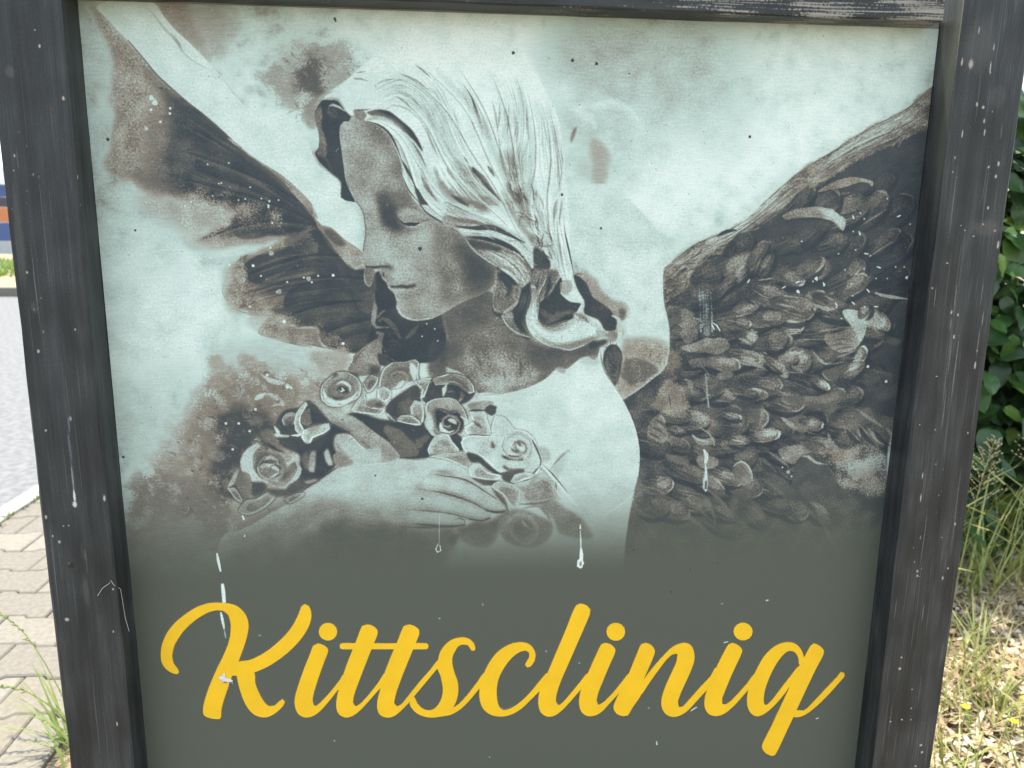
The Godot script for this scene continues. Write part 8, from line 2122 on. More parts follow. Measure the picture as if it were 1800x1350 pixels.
	stroke([402,657.4,408.9,646,420.3,630.2,424.8,626.8,426.7,637,425.3,648.4,443.9,653.1,459.3,655.4,452.5,664.6,430.5,662.1,402,657.4],4.5,5,4.5,0.36,0.6,2.5,0,0)
	blob([402,657.4,408.9,646,420.3,630.2,424.8,626.8,426.7,637,425.3,648.4,443.9,653.1,459.3,655.4,452.5,664.6,430.5,662.1],0.67,0.67,1,1,0,0.14,0,0,1)
	blob([410.6,656.9,415.6,648.7,423.8,637.2,427,634.8,428.4,642.1,427.4,650.4,440.8,653.7,451.9,655.4,447,662,431.1,660.3],0.47,0.47,0.75,4,0.5,0.2,0.105,0,1)
	stroke([424.8,626.8,426.7,637,425.3,648.4,443.9,653.1,459.3,655.4,452.5,664.6,430.5,662.1,402,657.4,408.9,646],1.155,3.85,1.155,0.9,0.85,1.2,0,0.2)
	stroke([402,657.4,408.9,646,420.3,630.2,424.8,626.8,426.7,637,425.3,648.4,443.9,653.1,459.3,655.4,452.5,664.6,430.5,662.1,402,657.4],1.6,2,1.6,0.9,0.5,1,0,0.3)
	blob([426.6,641.6,448.7,634.8,463.8,650.9,444,650.8,428.6,650.7],0.42,0.42,0.9,4,0,0.07,0.175,0,1)
	blob([441.9,643.9,453,641.7,459.4,650.8,446.2,651.9],0.15,0.15,0.8,3,0,0.07,0,0,1)
	stroke([425.2,609.8,438.7,594,449.5,598.6,442.6,614.4,431.4,623.4,425.2,609.8],6.3,7,6.3,0.12,0.6,2,0,0)
	blob([425.2,609.8,438.7,594,449.5,598.6,442.6,614.4,431.4,623.4],0.55,0.55,1,1,0,0.14,0,0,1)
	blob([429.6,611.3,439.3,600,447.1,603.2,442.1,614.6,434.1,621.1],0.35,0.35,0.75,4,0.5,0.2,0.105,0,1)
	stroke([438.7,594,449.5,598.6,442.6,614.4,431.4,623.4,425.2,609.8],1.155,3.85,1.155,0.82,0.85,1.2,0,0.2)
	stroke([425.2,609.8,438.7,594,449.5,598.6,442.6,614.4,431.4,623.4,425.2,609.8],1.6,2,1.6,0.82,0.5,1,0,0.3)
	blob([468.4,641.7,510.9,612.3,524.1,619.1,523.8,639.7,510.3,660.3,483.5,669.3,474.4,678.5,461.4,662.3],0.16,0.16,1,2.5,0,0.07,0,0,1)
	blob([481.6,646.4,506.1,637.3,505.8,660.3,485.7,667.1],0.36,0.36,0.8,6,1,0.07,0.175,0,1)
	stroke([459.2,660,470.1,669.3,478.9,678.5],1,5,1,0.75,1,1.5,0,0)
	stroke([519.8,607.8,546.4,597.6,541.9,610.1,532.8,632.9,528.2,646.6,524,623.7,519.8,607.8],4.5,5,4.5,0.36,0.6,2.5,0,0)
	blob([519.8,607.8,546.4,597.6,541.9,610.1,532.8,632.9,528.2,646.6,524,623.7],0.71,0.71,1,1,0,0.14,0,0,1)
	blob([524.2,613.2,543.4,605.9,540.1,614.8,533.6,631.2,530.3,641.1,527.3,624.6],0.51,0.51,0.75,4,0.5,0.2,0.105,0,1)
	stroke([541.9,610.1,532.8,632.9,528.2,646.6,524,623.7,519.8,607.8],1.155,3.85,1.155,0.88,0.85,1.2,0,0.2)
	stroke([519.8,607.8,546.4,597.6,541.9,610.1,532.8,632.9,528.2,646.6,524,623.7,519.8,607.8],1.6,2,1.6,0.88,0.5,1,0,0.3)
	stroke([505.9,651.1,512.7,639.6,523.8,642,528.1,660.4,523.4,681.2,510.1,669.5,506.9,662.6,505.9,651.1],4.5,5,4.5,0.36,0.6,2.5,0,0)
	blob([505.9,651.1,512.7,639.6,523.8,642,528.1,660.4,523.4,681.2,510.1,669.5,506.9,662.6],0.69,0.69,1,1,0,0.14,0,0,1)
	blob([509.7,655.1,514.6,646.8,522.6,648.5,525.6,661.8,522.3,676.7,512.7,668.4,510.4,663.4],0.49,0.49,0.75,4,0.5,0.2,0.105,0,1)
	stroke([523.8,642,528.1,660.4,523.4,681.2,510.1,669.5,506.9,662.6,505.9,651.1],1.155,3.85,1.155,0.88,0.85,1.2,0,0.2)
	stroke([505.9,651.1,512.7,639.6,523.8,642,528.1,660.4,523.4,681.2,510.1,669.5,506.9,662.6,505.9,651.1],1.6,2,1.6,0.88,0.5,1,0,0.3)
	stroke([481.1,676.3,487.9,667.1,505.7,667.2,519,676.5,522.2,683.5,501.1,681,481.1,676.3],6.3,7,6.3,0.12,0.6,2,0,0)
	blob([481.1,676.3,487.9,667.1,505.7,667.2,519,676.5,522.2,683.5,501.1,681],0.61,0.61,1,1,0,0.14,0,0,1)
	blob([488.2,678.1,493.1,671.4,505.9,671.5,515.4,678.2,517.8,683.2,502.5,681.5],0.41,0.41,0.75,4,0.5,0.2,0.105,0,1)
	stroke([505.7,667.2,519,676.5,522.2,683.5,501.1,681,481.1,676.3],1.155,3.85,1.155,0.88,0.85,1.2,0,0.2)
	stroke([481.1,676.3,487.9,667.1,505.7,667.2,519,676.5,522.2,683.5,501.1,681,481.1,676.3],1.6,2,1.6,0.88,0.5,1,0,0.3)

# rose with the dark heart
func paint_rose_with_the_dark_heart() -> void:
	blob([524.2,605.5,548.6,596.5,577.5,593.2,604.1,598.9,617.5,614.9,618.7,628.6,608.6,640,590.7,646.9,550.6,635.2,532.7,644.3,523.9,630.5],0.16,0.16,1,2,0,0.07,0,0,1)
	stroke([546.4,601,573,592.5,601.9,597.7,615.3,612.6,617.6,624,608.6,626.3,595.2,614.8,581.9,607.9,559.6,607.9,550.7,610.1,546.4,601],6.3,7,6.3,0.12,0.6,2,0,0)
	blob([546.4,601,573,592.5,601.9,597.7,615.3,612.6,617.6,624,608.6,626.3,595.2,614.8,581.9,607.9,559.6,607.9,550.7,610.1],0.51,0.51,1,1,0,0.14,0,0,1)
	blob([558.1,605.4,577.4,599.3,598.2,603.1,607.8,613.8,609.4,622,603,623.6,593.3,615.4,583.7,610.4,567.7,610.4,561.3,612],0.31,0.31,0.75,4,0.5,0.2,0.105,0,1)
	stroke([615.3,612.6,617.6,624,608.6,626.3,595.2,614.8,581.9,607.9,559.6,607.9,550.7,610.1,546.4,601,573,592.5],1.98,6.6,1.98,0.9,0.85,1.2,0,0.2)
	stroke([546.4,601,573,592.5,601.9,597.7,615.3,612.6,617.6,624,608.6,626.3,595.2,614.8,581.9,607.9,559.6,607.9,550.7,610.1,546.4,601],1.6,2,1.6,0.9,0.5,1,0,0.3)
	blob([544.2,598.8,568.6,596.5,577.4,605.6,559.6,610.1,550.7,612.4],0.48,0.48,0.8,4,0.7,0.07,0.14,0,1)
	stroke([569.6,610.2,565.1,619.3,562.8,633],1.8,9,1.8,0.8,1,1.4,0,0)
	stroke([590.7,642.3,597.4,630.8,594.1,622.8],1.8,9,1.8,0.82,1,1.4,0,0)
	stroke([570.7,623.9,577.4,622.7,584,625],1.2,6,1.2,0.8,1,1.4,0,0)
	blob([573,605.6,599.7,612.5,608.6,628.6,595.2,637.7,577.3,633,570.7,619.3],0.07,0.07,0.7,4,0,0.07,0,0,1)
	stroke([513.2,605.5,542,598.8,537.4,610.1,528.4,632.8,523.9,635.1,526.3,619.1,513.2,605.5],4.5,5,4.5,0.36,0.6,2.5,0,0)
	blob([513.2,605.5,542,598.8,537.4,610.1,528.4,632.8,523.9,635.1,526.3,619.1],0.67,0.67,1,1,0,0.14,0,0,1)
	blob([518.4,610.7,539.2,605.9,535.9,614,529.4,630.4,526.2,632.1,527.9,620.6],0.47,0.47,0.75,4,0.5,0.2,0.105,0,1)
	stroke([537.4,610.1,528.4,632.8,523.9,635.1,526.3,619.1,513.2,605.5],1.155,3.85,1.155,0.86,0.85,1.2,0,0.2)
	stroke([513.2,605.5,542,598.8,537.4,610.1,528.4,632.8,523.9,635.1,526.3,619.1,513.2,605.5],1.6,2,1.6,0.86,0.5,1,0,0.3)
	stroke([532.6,651.2,541.6,639.8,563.9,635.3,584,637.6,595.2,651.5,604.2,670.1,601.9,693.3,595.2,703.8,577.1,697.8,550.1,704.6,538.9,692.9,535.8,674.3,532.6,651.2],6.3,7,6.3,0.12,0.6,2,0,0)
	blob([532.6,651.2,541.6,639.8,563.9,635.3,584,637.6,595.2,651.5,604.2,670.1,601.9,693.3,595.2,703.8,577.1,697.8,550.1,704.6,538.9,692.9,535.8,674.3],0.55,0.55,1,1,0,0.14,0,0,1)
	blob([543.6,658.8,550.1,650.5,566.2,647.3,580.6,649,588.7,659,595.1,672.4,593.5,689.1,588.6,696.7,575.7,692.4,556.2,697.3,548.2,688.8,545.9,675.4],0.35,0.35,0.75,4,0.5,0.2,0.105,0,1)
	stroke([595.2,651.5,604.2,670.1,601.9,693.3,595.2,703.8,577.1,697.8,550.1,704.6,538.9,692.9,535.8,674.3,532.6,651.2,541.6,639.8,563.9,635.3],1.65,5.5,1.65,0.84,0.85,1.2,0,0.2)
	stroke([532.6,651.2,541.6,639.8,563.9,635.3,584,637.6,595.2,651.5,604.2,670.1,601.9,693.3,595.2,703.8,577.1,697.8,550.1,704.6,538.9,692.9,535.8,674.3,532.6,651.2],1.6,2,1.6,0.84,0.5,1,0,0.3)
	blob([550.4,655.9,568.3,660.6,588.5,660.7,599.7,679.3,592.9,697.9,572.6,702.5,554.6,693,550.3,676.7],0.09,0.09,1,2.5,0,0.07,0,0,1)
	blob([550.5,639.8,577.3,637.6,595.2,653.8,579.5,663,559.3,658.2],0.56,0.56,0.8,4,0.7,0.07,0.175,0,1)
	stroke([552.7,653.6,561.6,655.9,572.8,660.6,590.7,657.3],1,5,1,0.2,1,1.5,0,0)
	stroke([558.1,679.1,560.3,693,572.6,698.9,583.9,694.4],1.8,9,1.8,0.88,1,1.4,0,0)
	blob([569.3,674.5,581.7,668.8,588.4,674.6,586.2,683.9,574.9,679.2],0.82,0.82,1,1.5,0,0.07,0,0,1)
	stroke([592.9,667.7,603.1,674.7,604.2,693.3,597.4,703.8],2,10,2,0.84,1,1.4,0,0)
	blob([565.9,686.1,574.9,683.8,577.1,690.8,568.1,693.1],0.4,0.4,0.9,2,0,0.07,0,0,1)
	stroke([538.1,660.4,536.8,678.9,542.2,699.9],3.2,16,3.2,0.78,1,2,0,0)
	blob([581.6,697.8,595.2,707.3,599.7,730.9,592.9,733.2,572.6,704.8],0.09,0.09,0.95,2.5,0,0.07,0,0,1)
	stroke([535.2,730.3,541,716.2,550.1,704.6,570.4,701.3,577.1,714.2,588.3,728.4,590.6,735.5,572.5,737.7,547.6,739.8,538.5,739.7,535.2,730.3],4.5,5,4.5,0.36,0.6,2.5,0,0)
	blob([535.2,730.3,541,716.2,550.1,704.6,570.4,701.3,577.1,714.2,588.3,728.4,590.6,735.5,572.5,737.7,547.6,739.8,538.5,739.7],0.75,0.75,1,1,0,0.14,0,0,1)
	blob([543.5,730.9,547.6,720.7,554.2,712.4,568.8,709.9,573.6,719.3,581.7,729.5,583.3,734.6,570.3,736.2,552.4,737.7,545.9,737.7],0.55,0.55,0.75,4,0.5,0.2,0.105,0,1)
	stroke([570.4,701.3,577.1,714.2,588.3,728.4,590.6,735.5,572.5,737.7,547.6,739.8,538.5,739.7,535.2,730.3,541,716.2],1.155,3.85,1.155,0.92,0.85,1.2,0,0.2)
	stroke([535.2,730.3,541,716.2,550.1,704.6,570.4,701.3,577.1,714.2,588.3,728.4,590.6,735.5,572.5,737.7,547.6,739.8,538.5,739.7,535.2,730.3],1.6,2,1.6,0.92,0.5,1,0,0.3)
	blob([559,716.4,572.5,716.5,572.5,723.6,561.2,721.1],0.4,0.4,0.8,3,0,0.07,0,0,1)
	blob([537.4,737.4,549.8,738.7,552.1,742.2,538.5,742.6],0.25,0.25,0.8,2,0,0.07,0,0,1)
	stroke([579.3,735.4,590.6,736.7],1.2,6,1.2,0.2,1,1.5,0,0)
	stroke([538.5,742.1,572.5,737.7,600.8,735.6,608.8,749.9,611.1,766.6,590.6,756.8,567.9,747.1,538.5,742.1],4.5,5,4.5,0.36,0.6,2.5,0,0)
	blob([538.5,742.1,572.5,737.7,600.8,735.6,608.8,749.9,611.1,766.6,590.6,756.8,567.9,747.1],0.69,0.69,1,1,0,0.14,0,0,1)
	blob([552.3,745.9,576.8,742.7,597.2,741.2,602.9,751.5,604.6,763.5,589.8,756.5,573.5,749.5],0.49,0.49,0.75,4,0.5,0.2,0.105,0,1)
	stroke([600.8,735.6,608.8,749.9,611.1,766.6,590.6,756.8,567.9,747.1,538.5,742.1],1.155,3.85,1.155,0.84,0.85,1.2,0,0.2)
	stroke([538.5,742.1,572.5,737.7,600.8,735.6,608.8,749.9,611.1,766.6,590.6,756.8,567.9,747.1,538.5,742.1],1.6,2,1.6,0.84,0.5,1,0,0.3)
	blob([588.3,752.1,605.4,740.4,610,764.2],0.55,0.55,0.7,5,0,0.07,0.175,0,1)

# the large pale rose
func paint_the_large_pale_rose() -> void:
	stroke([610.9,660.8,635.7,659.8,640.3,674.9,647.3,703,626.9,705.2,608.7,702.7,601.9,688.7,617.7,679.4,610.9,660.8],4.5,5,4.5,0.36,0.6,2.5,0,0)
	blob([610.9,660.8,635.7,659.8,640.3,674.9,647.3,703,626.9,705.2,608.7,702.7,601.9,688.7,617.7,679.4],0.79,0.79,1,1,0,0.14,0,0,1)
	blob([615.5,669.5,633.4,668.7,636.7,679.6,641.7,699.9,627,701.5,613.9,699.7,609,689.5,620.4,682.9],0.59,0.59,0.75,4,0.5,0.2,0.105,0,1)
	stroke([640.3,674.9,647.3,703,626.9,705.2,608.7,702.7,601.9,688.7,617.7,679.4,610.9,660.8,635.7,659.8],1.155,3.85,1.155,0.95,0.85,1.2,0,0.2)
	stroke([610.9,660.8,635.7,659.8,640.3,674.9,647.3,703,626.9,705.2,608.7,702.7,601.9,688.7,617.7,679.4,610.9,660.8],1.6,2,1.6,0.95,0.5,1,0,0.3)
	stroke([615.5,677.1,624.5,684.1,632.5,691.2],1.4,7,1.4,0.3,1,2,0,0)
	stroke([606.5,702.7,626.8,704,647.3,705.4],0.8,4,0.8,0.3,1,1.5,0,0)
	blob([604.2,646.9,635.6,640.2,653.6,644.9,637.9,658.7,617.7,660.9],0.55,0.55,0.9,4,0.7,0.07,0.14,0,1)
	blob([635.7,657.5,646.9,647.1,658.2,650.7,656,663.4,649.3,668],0.14,0.14,1,1.6,0,0.07,0,0,1)
	stroke([608.7,658.5,626.7,657.4,637.9,658.7],0.8,4,0.8,0.15,1,1.2,0,0)
	stroke([595.2,716.7,608.7,705.1,647.3,705.4,649.5,691.3,656.1,668,669.7,670.4,681.2,682.2,690.4,694,708.7,697.6,722.6,708.3,732.2,727.3,740.7,748.9,739.8,760.8,728.5,779.9,710.2,789.4,687.1,791.5,686.9,774.6,663.8,772,645.3,755,627,740.6,617.9,745.2,604.2,735.6,595.2,716.7],4.5,5,4.5,0.36,0.6,2.5,0,0)
	blob([595.2,716.7,608.7,705.1,647.3,705.4,649.5,691.3,656.1,668,669.7,670.4,681.2,682.2,690.4,694,708.7,697.6,722.6,708.3,732.2,727.3,740.7,748.9,739.8,760.8,728.5,779.9,710.2,789.4,687.1,791.5,686.9,774.6,663.8,772,645.3,755,627,740.6,617.9,745.2,604.2,735.6],0.82,0.82,1,1,0,0.14,0,0,1)
	blob([617.9,722.5,627.7,714.1,655.5,714.3,657.1,704.2,661.9,687.3,671.7,689.1,680,697.6,686.7,706.1,699.9,708.7,709.9,716.5,716.7,730.2,722.8,745.7,722.1,754.3,714,768,700.8,774.7,684.2,776.3,684.1,764.2,667.5,762.3,654.2,750.1,640.9,739.7,634.4,743.1,624.5,736.1],0.77,0.77,0.75,4,0.5,0.2,0.105,0,1)
	stroke([690.4,694,708.7,697.6,722.6,708.3,732.2,727.3,740.7,748.9,739.8,760.8,728.5,779.9,710.2,789.4,687.1,791.5,686.9,774.6,663.8,772,645.3,755,627,740.6,617.9,745.2,604.2,735.6,595.2,716.7,608.7,705.1,647.3,705.4,649.5,691.3,656.1,668],1.32,4.4,1.32,0.95,0.85,1.2,0,0.2)
	stroke([595.2,716.7,608.7,705.1,647.3,705.4,649.5,691.3,656.1,668,669.7,670.4,681.2,682.2,690.4,694,708.7,697.6,722.6,708.3,732.2,727.3,740.7,748.9,739.8,760.8,728.5,779.9,710.2,789.4,687.1,791.5,686.9,774.6,663.8,772,645.3,755,627,740.6,617.9,745.2,604.2,735.6,595.2,716.7],1.6,2,1.6,0.95,0.5,1,0,0.3)
	blob([604.2,735.6,627,741.8,640.8,755,663.8,774.4,680,774.6,663.9,779.2,640.8,766.9,627,754.8,613.4,754.7],0.16,0.16,1,2.5,0,0.07,0,0,1)
	stroke([670.3,731.5,674.7,715,686,703.3,701.9,701.1,718.1,713,720.8,732,716.5,751],1.2,6,1.2,0.66,0.8,2.5,0,0)
	stroke([683.9,722.2,688.4,715.1,699.8,714,711.4,722.4,711.6,736.7,700.2,738.9,686.3,731.7],1.2,6,1.2,0.5,0.85,2,0,0)
	blob([689.6,717.5,698.7,714,703.4,724.7,695.5,729.4,692,724.6],0.3,0.3,0.9,2.5,0,0.07,0.105,0,1)
	blob([684,726.9,693.1,727,702.4,735.4,695.6,737.7,686.3,732.9],0.36,0.36,0.95,2,0,0.07,0.14,0,1)
	stroke([693,717.5,697.7,727,706.9,729.5,709.1,722.4],1.2,6,1.2,0.9,1,1.5,0,0)
	stroke([713.7,720.1,718.5,734.4,709.6,755.7],1.6,8,1.6,0.6,0.7,3,0,0)
	stroke([668.1,742.2,681.9,745.9,695.7,747.2,707.2,748.5],3,10,7,0.2,1,1.6,0,0)
	stroke([668.1,742.2,679.5,738.7,693.3,741.2],1,5,1,0.92,1,1.4,0,0)
	stroke([649.6,714.8,652,724.3,654.3,729],1.8,9,1.8,0.4,1,2,0.3,0)
	stroke([679.2,712.7,674.9,729.2,681.9,741.1],1,5,1,0.7,0.6,3,0,0)
	stroke([668.3,762.4,677.6,767.3,691.4,769.9,707.5,767.7],1.4,7,1.4,0.3,0.85,2,0,0)
	stroke([682.2,772.2,675.2,764.9,670.6,760.1],1.2,6,1.2,0.3,1,2,0,0)
	stroke([722.7,713.1,732.3,732.1,739.6,751.3,738.6,762],2,4,2.4,0.2,0.85,1.2,0,0)
	stroke([719.4,784.6,730.7,770.3,738.6,762],0.8,4,0.8,0.3,0.8,1.2,0,0)
	stroke([608.8,766.6,617.9,757.1,629.3,758.4,636.3,769.3,650.1,776.6,663.9,779.2,665.1,784,650.2,788.6,631.8,784.8,613.4,781,608.8,766.6],4.5,5,4.5,0.36,0.6,2.5,0,0)
	blob([608.8,766.6,617.9,757.1,629.3,758.4,636.3,769.3,650.1,776.6,663.9,779.2,665.1,784,650.2,788.6,631.8,784.8,613.4,781],0.79,0.79,1,1,0,0.14,0,0,1)
	blob([617.6,771,624.2,764.1,632.4,765.1,637.4,772.9,647.4,778.2,657.3,780,658.2,783.5,647.4,786.8,634.2,784.1,620.9,781.3],0.59,0.59,0.75,4,0.5,0.2,0.105,0,1)
	stroke([636.3,769.3,650.1,776.6,663.9,779.2,665.1,784,650.2,788.6,631.8,784.8,613.4,781,608.8,766.6,617.9,757.1],1.155,3.85,1.155,0.94,0.85,1.2,0,0.2)
	stroke([608.8,766.6,617.9,757.1,629.3,758.4,636.3,769.3,650.1,776.6,663.9,779.2,665.1,784,650.2,788.6,631.8,784.8,613.4,781,608.8,766.6],1.6,2,1.6,0.94,0.5,1,0,0.3)
	blob([613.4,783.4,636.4,787.2,654.8,788.7,664,791.2,650.2,798.3,636.4,798.1],0.22,0.22,1,2.5,0,0.07,0,0,1)
	blob([668.4,774.4,709.8,767.7,707.7,777.3,719.4,787.1,710.3,796.6,687.1,796.3,668.6,786.4],0.24,0.24,1,2.5,0,0.07,0,0,1)
	stroke([684.8,791.5,691.5,779.5,709.9,774.9,728.5,779.9,710.1,786.9,691.7,794,684.8,791.5],4.5,5,4.5,0.36,0.6,2.5,0,0)
	blob([684.8,791.5,691.5,779.5,709.9,774.9,728.5,779.9,710.1,786.9,691.7,794],0.75,0.75,1,1,0,0.14,0,0,1)
	blob([690.9,791.7,695.8,783.1,709,779.8,722.4,783.4,709.2,788.4,695.9,793.5],0.55,0.55,0.75,4,0.5,0.2,0.105,0,1)
	stroke([709.9,774.9,728.5,779.9,710.1,786.9,691.7,794,684.8,791.5],1.155,3.85,1.155,0.9,0.85,1.2,0,0.2)
	stroke([684.8,791.5,691.5,779.5,709.9,774.9,728.5,779.9,710.1,786.9,691.7,794,684.8,791.5],1.6,2,1.6,0.9,0.5,1,0,0.3)
	stroke([650.2,800.7,661.7,791.2,687.1,796.3,701.2,806.2,699.1,828,694.7,845.1,683,835.1,671.2,815.5,650.2,800.7],4.5,5,4.5,0.36,0.6,2.5,0,0)
	blob([650.2,800.7,661.7,791.2,687.1,796.3,701.2,806.2,699.1,828,694.7,845.1,683,835.1,671.2,815.5],0.73,0.73,1,1,0,0.14,0,0,1)
	blob([659.9,806.8,668.1,799.9,686.5,803.6,696.6,810.8,695.1,826.5,691.9,838.8,683.5,831.6,675,817.5],0.53,0.53,0.75,4,0.5,0.2,0.105,0,1)
	stroke([687.1,796.3,701.2,806.2,699.1,828,694.7,845.1,683,835.1,671.2,815.5,650.2,800.7,661.7,791.2],1.155,3.85,1.155,0.86,0.85,1.2,0,0.2)
	stroke([650.2,800.7,661.7,791.2,687.1,796.3,701.2,806.2,699.1,828,694.7,845.1,683,835.1,671.2,815.5,650.2,800.7],1.6,2,1.6,0.86,0.5,1,0,0.3)
	stroke([687.2,798.7,719.4,789.5,742.4,777.7,765.9,790.1,771.1,812,776.1,824.3,738.9,833.5,701.5,830.5,701.2,808.6,687.2,798.7],4.5,5,4.5,0.36,0.6,2.5,0,0)
	blob([687.2,798.7,719.4,789.5,742.4,777.7,765.9,790.1,771.1,812,776.1,824.3,738.9,833.5,701.5,830.5,701.2,808.6],0.69,0.69,1,1,0,0.14,0,0,1)
	blob([701.2,803.3,724.5,796.6,741.1,788.1,758,797,761.7,812.8,765.3,821.7,738.5,828.3,711.6,826.2,711.4,810.4],0.49,0.49,0.75,4,0.5,0.2,0.105,0,1)
	stroke([765.9,790.1,771.1,812,776.1,824.3,738.9,833.5,701.5,830.5,701.2,808.6,687.2,798.7,719.4,789.5],1.155,3.85,1.155,0.84,0.85,1.2,0,0.2)
	stroke([687.2,798.7,719.4,789.5,742.4,777.7,765.9,790.1,771.1,812,776.1,824.3,738.9,833.5,701.5,830.5,701.2,808.6,687.2,798.7],1.6,2,1.6,0.84,0.5,1,0,0.3)
	stroke([701.2,806.2,719.8,811.3,733.7,809],1.6,8,1.6,0.5,0.7,3,0,0)
	blob([723.9,779.9,735.5,780,726.5,794.4,717.3,801.5],0.5,0.5,0.8,4,0,0.07,0,0,1)
	blob([735.2,765.6,739.8,762,756.3,777.9,744.7,775.3],0.55,0.55,0.8,3,0,0.07,0,0,1)
	stroke([650.3,803.1,664.3,820.2,676,835,680.8,849.8],1.6,8,1.6,0.25,0.85,2,0,0)
	stroke([699.3,835.4,720.2,834.5,741.2,833.5,766.8,826.6],1,5,1,0.3,0.8,1.5,0,0)
	stroke([739.8,760.8,756.3,777.9,770.7,795,790.1,819.6,809.5,841.9],3.6,6,3.6,0.9,0.95,1.2,0,0)
	stroke([743.2,759.7,759.8,776.7,774.2,793.8,792.3,817.2],0.6,3,0.6,0.3,0.8,1,0,0)
	stroke([768.3,792.5,771.1,812,788,831.8,805,849.3],1.2,6,1.2,0.86,0.9,1.3,0,0)
	stroke([767.2,792.5,769.2,809.5],0.6,3,0.6,0.3,1,1,0,0)

# left roses
func paint_left_roses() -> void:
	blob([262.6,700.1,281.9,659.1,312.7,650.1,330.5,638.9,364,677.8,361.2,696.2,331.9,714.5,296.5,721.1,272.8,714],0.2,0.2,1,2.5,0,0.07,0,0,1)
	stroke([281.2,672.7,290.4,661.4,305.7,661.5,307.4,672.9,298.2,682,285.1,684.2,281.2,672.7],6.3,7,6.3,0.12,0.6,2,0,0)
	blob([281.2,672.7,290.4,661.4,305.7,661.5,307.4,672.9,298.2,682,285.1,684.2],0.61,0.61,1,1,0,0.14,0,0,1)
	blob([285.9,674.7,292.5,666.5,303.5,666.6,304.7,674.8,298.1,681.4,288.7,682.9],0.41,0.41,0.75,4,0.5,0.2,0.105,0,1)
	stroke([305.7,661.5,307.4,672.9,298.2,682,285.1,684.2,281.2,672.7],1.155,3.85,1.155,0.85,0.85,1.2,0,0.2)
	stroke([281.2,672.7,290.4,661.4,305.7,661.5,307.4,672.9,298.2,682,285.1,684.2,281.2,672.7],1.6,2,1.6,0.85,0.5,1,0,0.3)
	blob([283.3,675,289.9,672.8,289.6,679.6],0.3,0.3,0.8,2,0,0.07,0,0,1)
	stroke([267.7,684,273.7,695.5,275.6,700.2],1.6,8,1.6,0.85,1,1.5,0,0)
	stroke([264.7,700.1,275.5,703.6,293,702.6],5.4,9,1.8,0.9,1,1.4,0,0)
	blob([276.2,688.7,298.4,677.4,302.2,691.2,284.3,700.2],0.16,0.16,0.9,3,0,0.07,0,0,1)
	stroke([302.8,677.4,307.9,659.2,323.9,641.1,325.9,645.6,314.3,663.8,311.4,679.8,319.5,695.9,310.6,700.4,304.4,691.2,302.8,677.4],4.5,5,4.5,0.36,0.6,2.5,0,0)
	blob([302.8,677.4,307.9,659.2,323.9,641.1,325.9,645.6,314.3,663.8,311.4,679.8,319.5,695.9,310.6,700.4,304.4,691.2],0.77,0.77,1,1,0,0.14,0,0,1)
	blob([306.7,678.1,310.4,665,321.9,652,323.3,655.2,314.9,668.3,312.9,679.8,318.7,691.4,312.3,694.7,307.8,688.1],0.57,0.57,0.75,4,0.5,0.2,0.105,0,1)
	stroke([325.9,645.6,314.3,663.8,311.4,679.8,319.5,695.9,310.6,700.4,304.4,691.2,302.8,677.4,307.9,659.2],1.155,3.85,1.155,0.94,0.85,1.2,0,0.2)
	stroke([302.8,677.4,307.9,659.2,323.9,641.1,325.9,645.6,314.3,663.8,311.4,679.8,319.5,695.9,310.6,700.4,304.4,691.2,302.8,677.4],1.6,2,1.6,0.94,0.5,1,0,0.3)
	blob([314.3,663.8,330,652.5,333.4,677.6,320,684.4,312.6,677.5],0.44,0.44,1,2.5,0.3,0.07,0.175,0,1)
	blob([332.1,654.8,359.8,673.2,341.9,682.3,333.4,677.6],0.12,0.12,1,2.5,0,0.07,0,0,1)
	stroke([317.4,693.6,337.4,686.8,361.8,680.1,363.6,689.3,350.1,698.4,332.3,705.2,327.6,714.4,320.9,716.7,314.8,705.1,317.4,693.6],4.5,5,4.5,0.36,0.6,2.5,0,0)
	blob([317.4,693.6,337.4,686.8,361.8,680.1,363.6,689.3,350.1,698.4,332.3,705.2,327.6,714.4,320.9,716.7,314.8,705.1],0.79,0.79,1,1,0,0.14,0,0,1)
	blob([323.6,697.1,338,692.3,355.5,687.4,356.9,694.1,347.1,700.6,334.3,705.5,330.9,712.1,326.1,713.8,321.7,705.4],0.59,0.59,0.75,4,0.5,0.2,0.105,0,1)
	stroke([363.6,689.3,350.1,698.4,332.3,705.2,327.6,714.4,320.9,716.7,314.8,705.1,317.4,693.6,337.4,686.8],1.155,3.85,1.155,0.95,0.85,1.2,0,0.2)
	stroke([317.4,693.6,337.4,686.8,361.8,680.1,363.6,689.3,350.1,698.4,332.3,705.2,327.6,714.4,320.9,716.7,314.8,705.1,317.4,693.6],1.6,2,1.6,0.95,0.5,1,0,0.3)
	blob([322,689,350.8,680,341.6,691.4,328.3,696],0.5,0.5,0.9,3,0,0.07,0.21,0,1)
	stroke([295.2,701.5,306.1,701.5,317.1,700.5],1,5,1,0.9,1,1.2,0,0)
	blob([264.4,707,292.9,704.9,318.8,714.3,331.8,719.1,358.8,700.8,340.2,728.5,296.2,728.1],0.14,0.14,0.95,3,0,0.07,0,0,1)
	blob([241.1,695.3,260.8,690.9,270.7,711.6,283,730.3,265.6,727.8,251,713.8],0.4,0.4,0.85,5,0.9,0.07,0.175,0,1)
	stroke([251,713.8,270,727.8,282.9,732.6],1.4,7,1.4,0.14,1,2.5,0,0)
	blob([214.4,745.8,222,727.4,235.7,714.8,248.5,720.7,252.3,732.3,269.7,732.4,282.4,744.2,286,760.6,295.2,751.3,304.1,749.1,308,763.2,298.3,781.9,280.1,794.6,266.9,793.3,249.6,786,232.1,783.4,219.7,769.2],0.5,0.5,1,2,0,0.15,0.175,0,1)
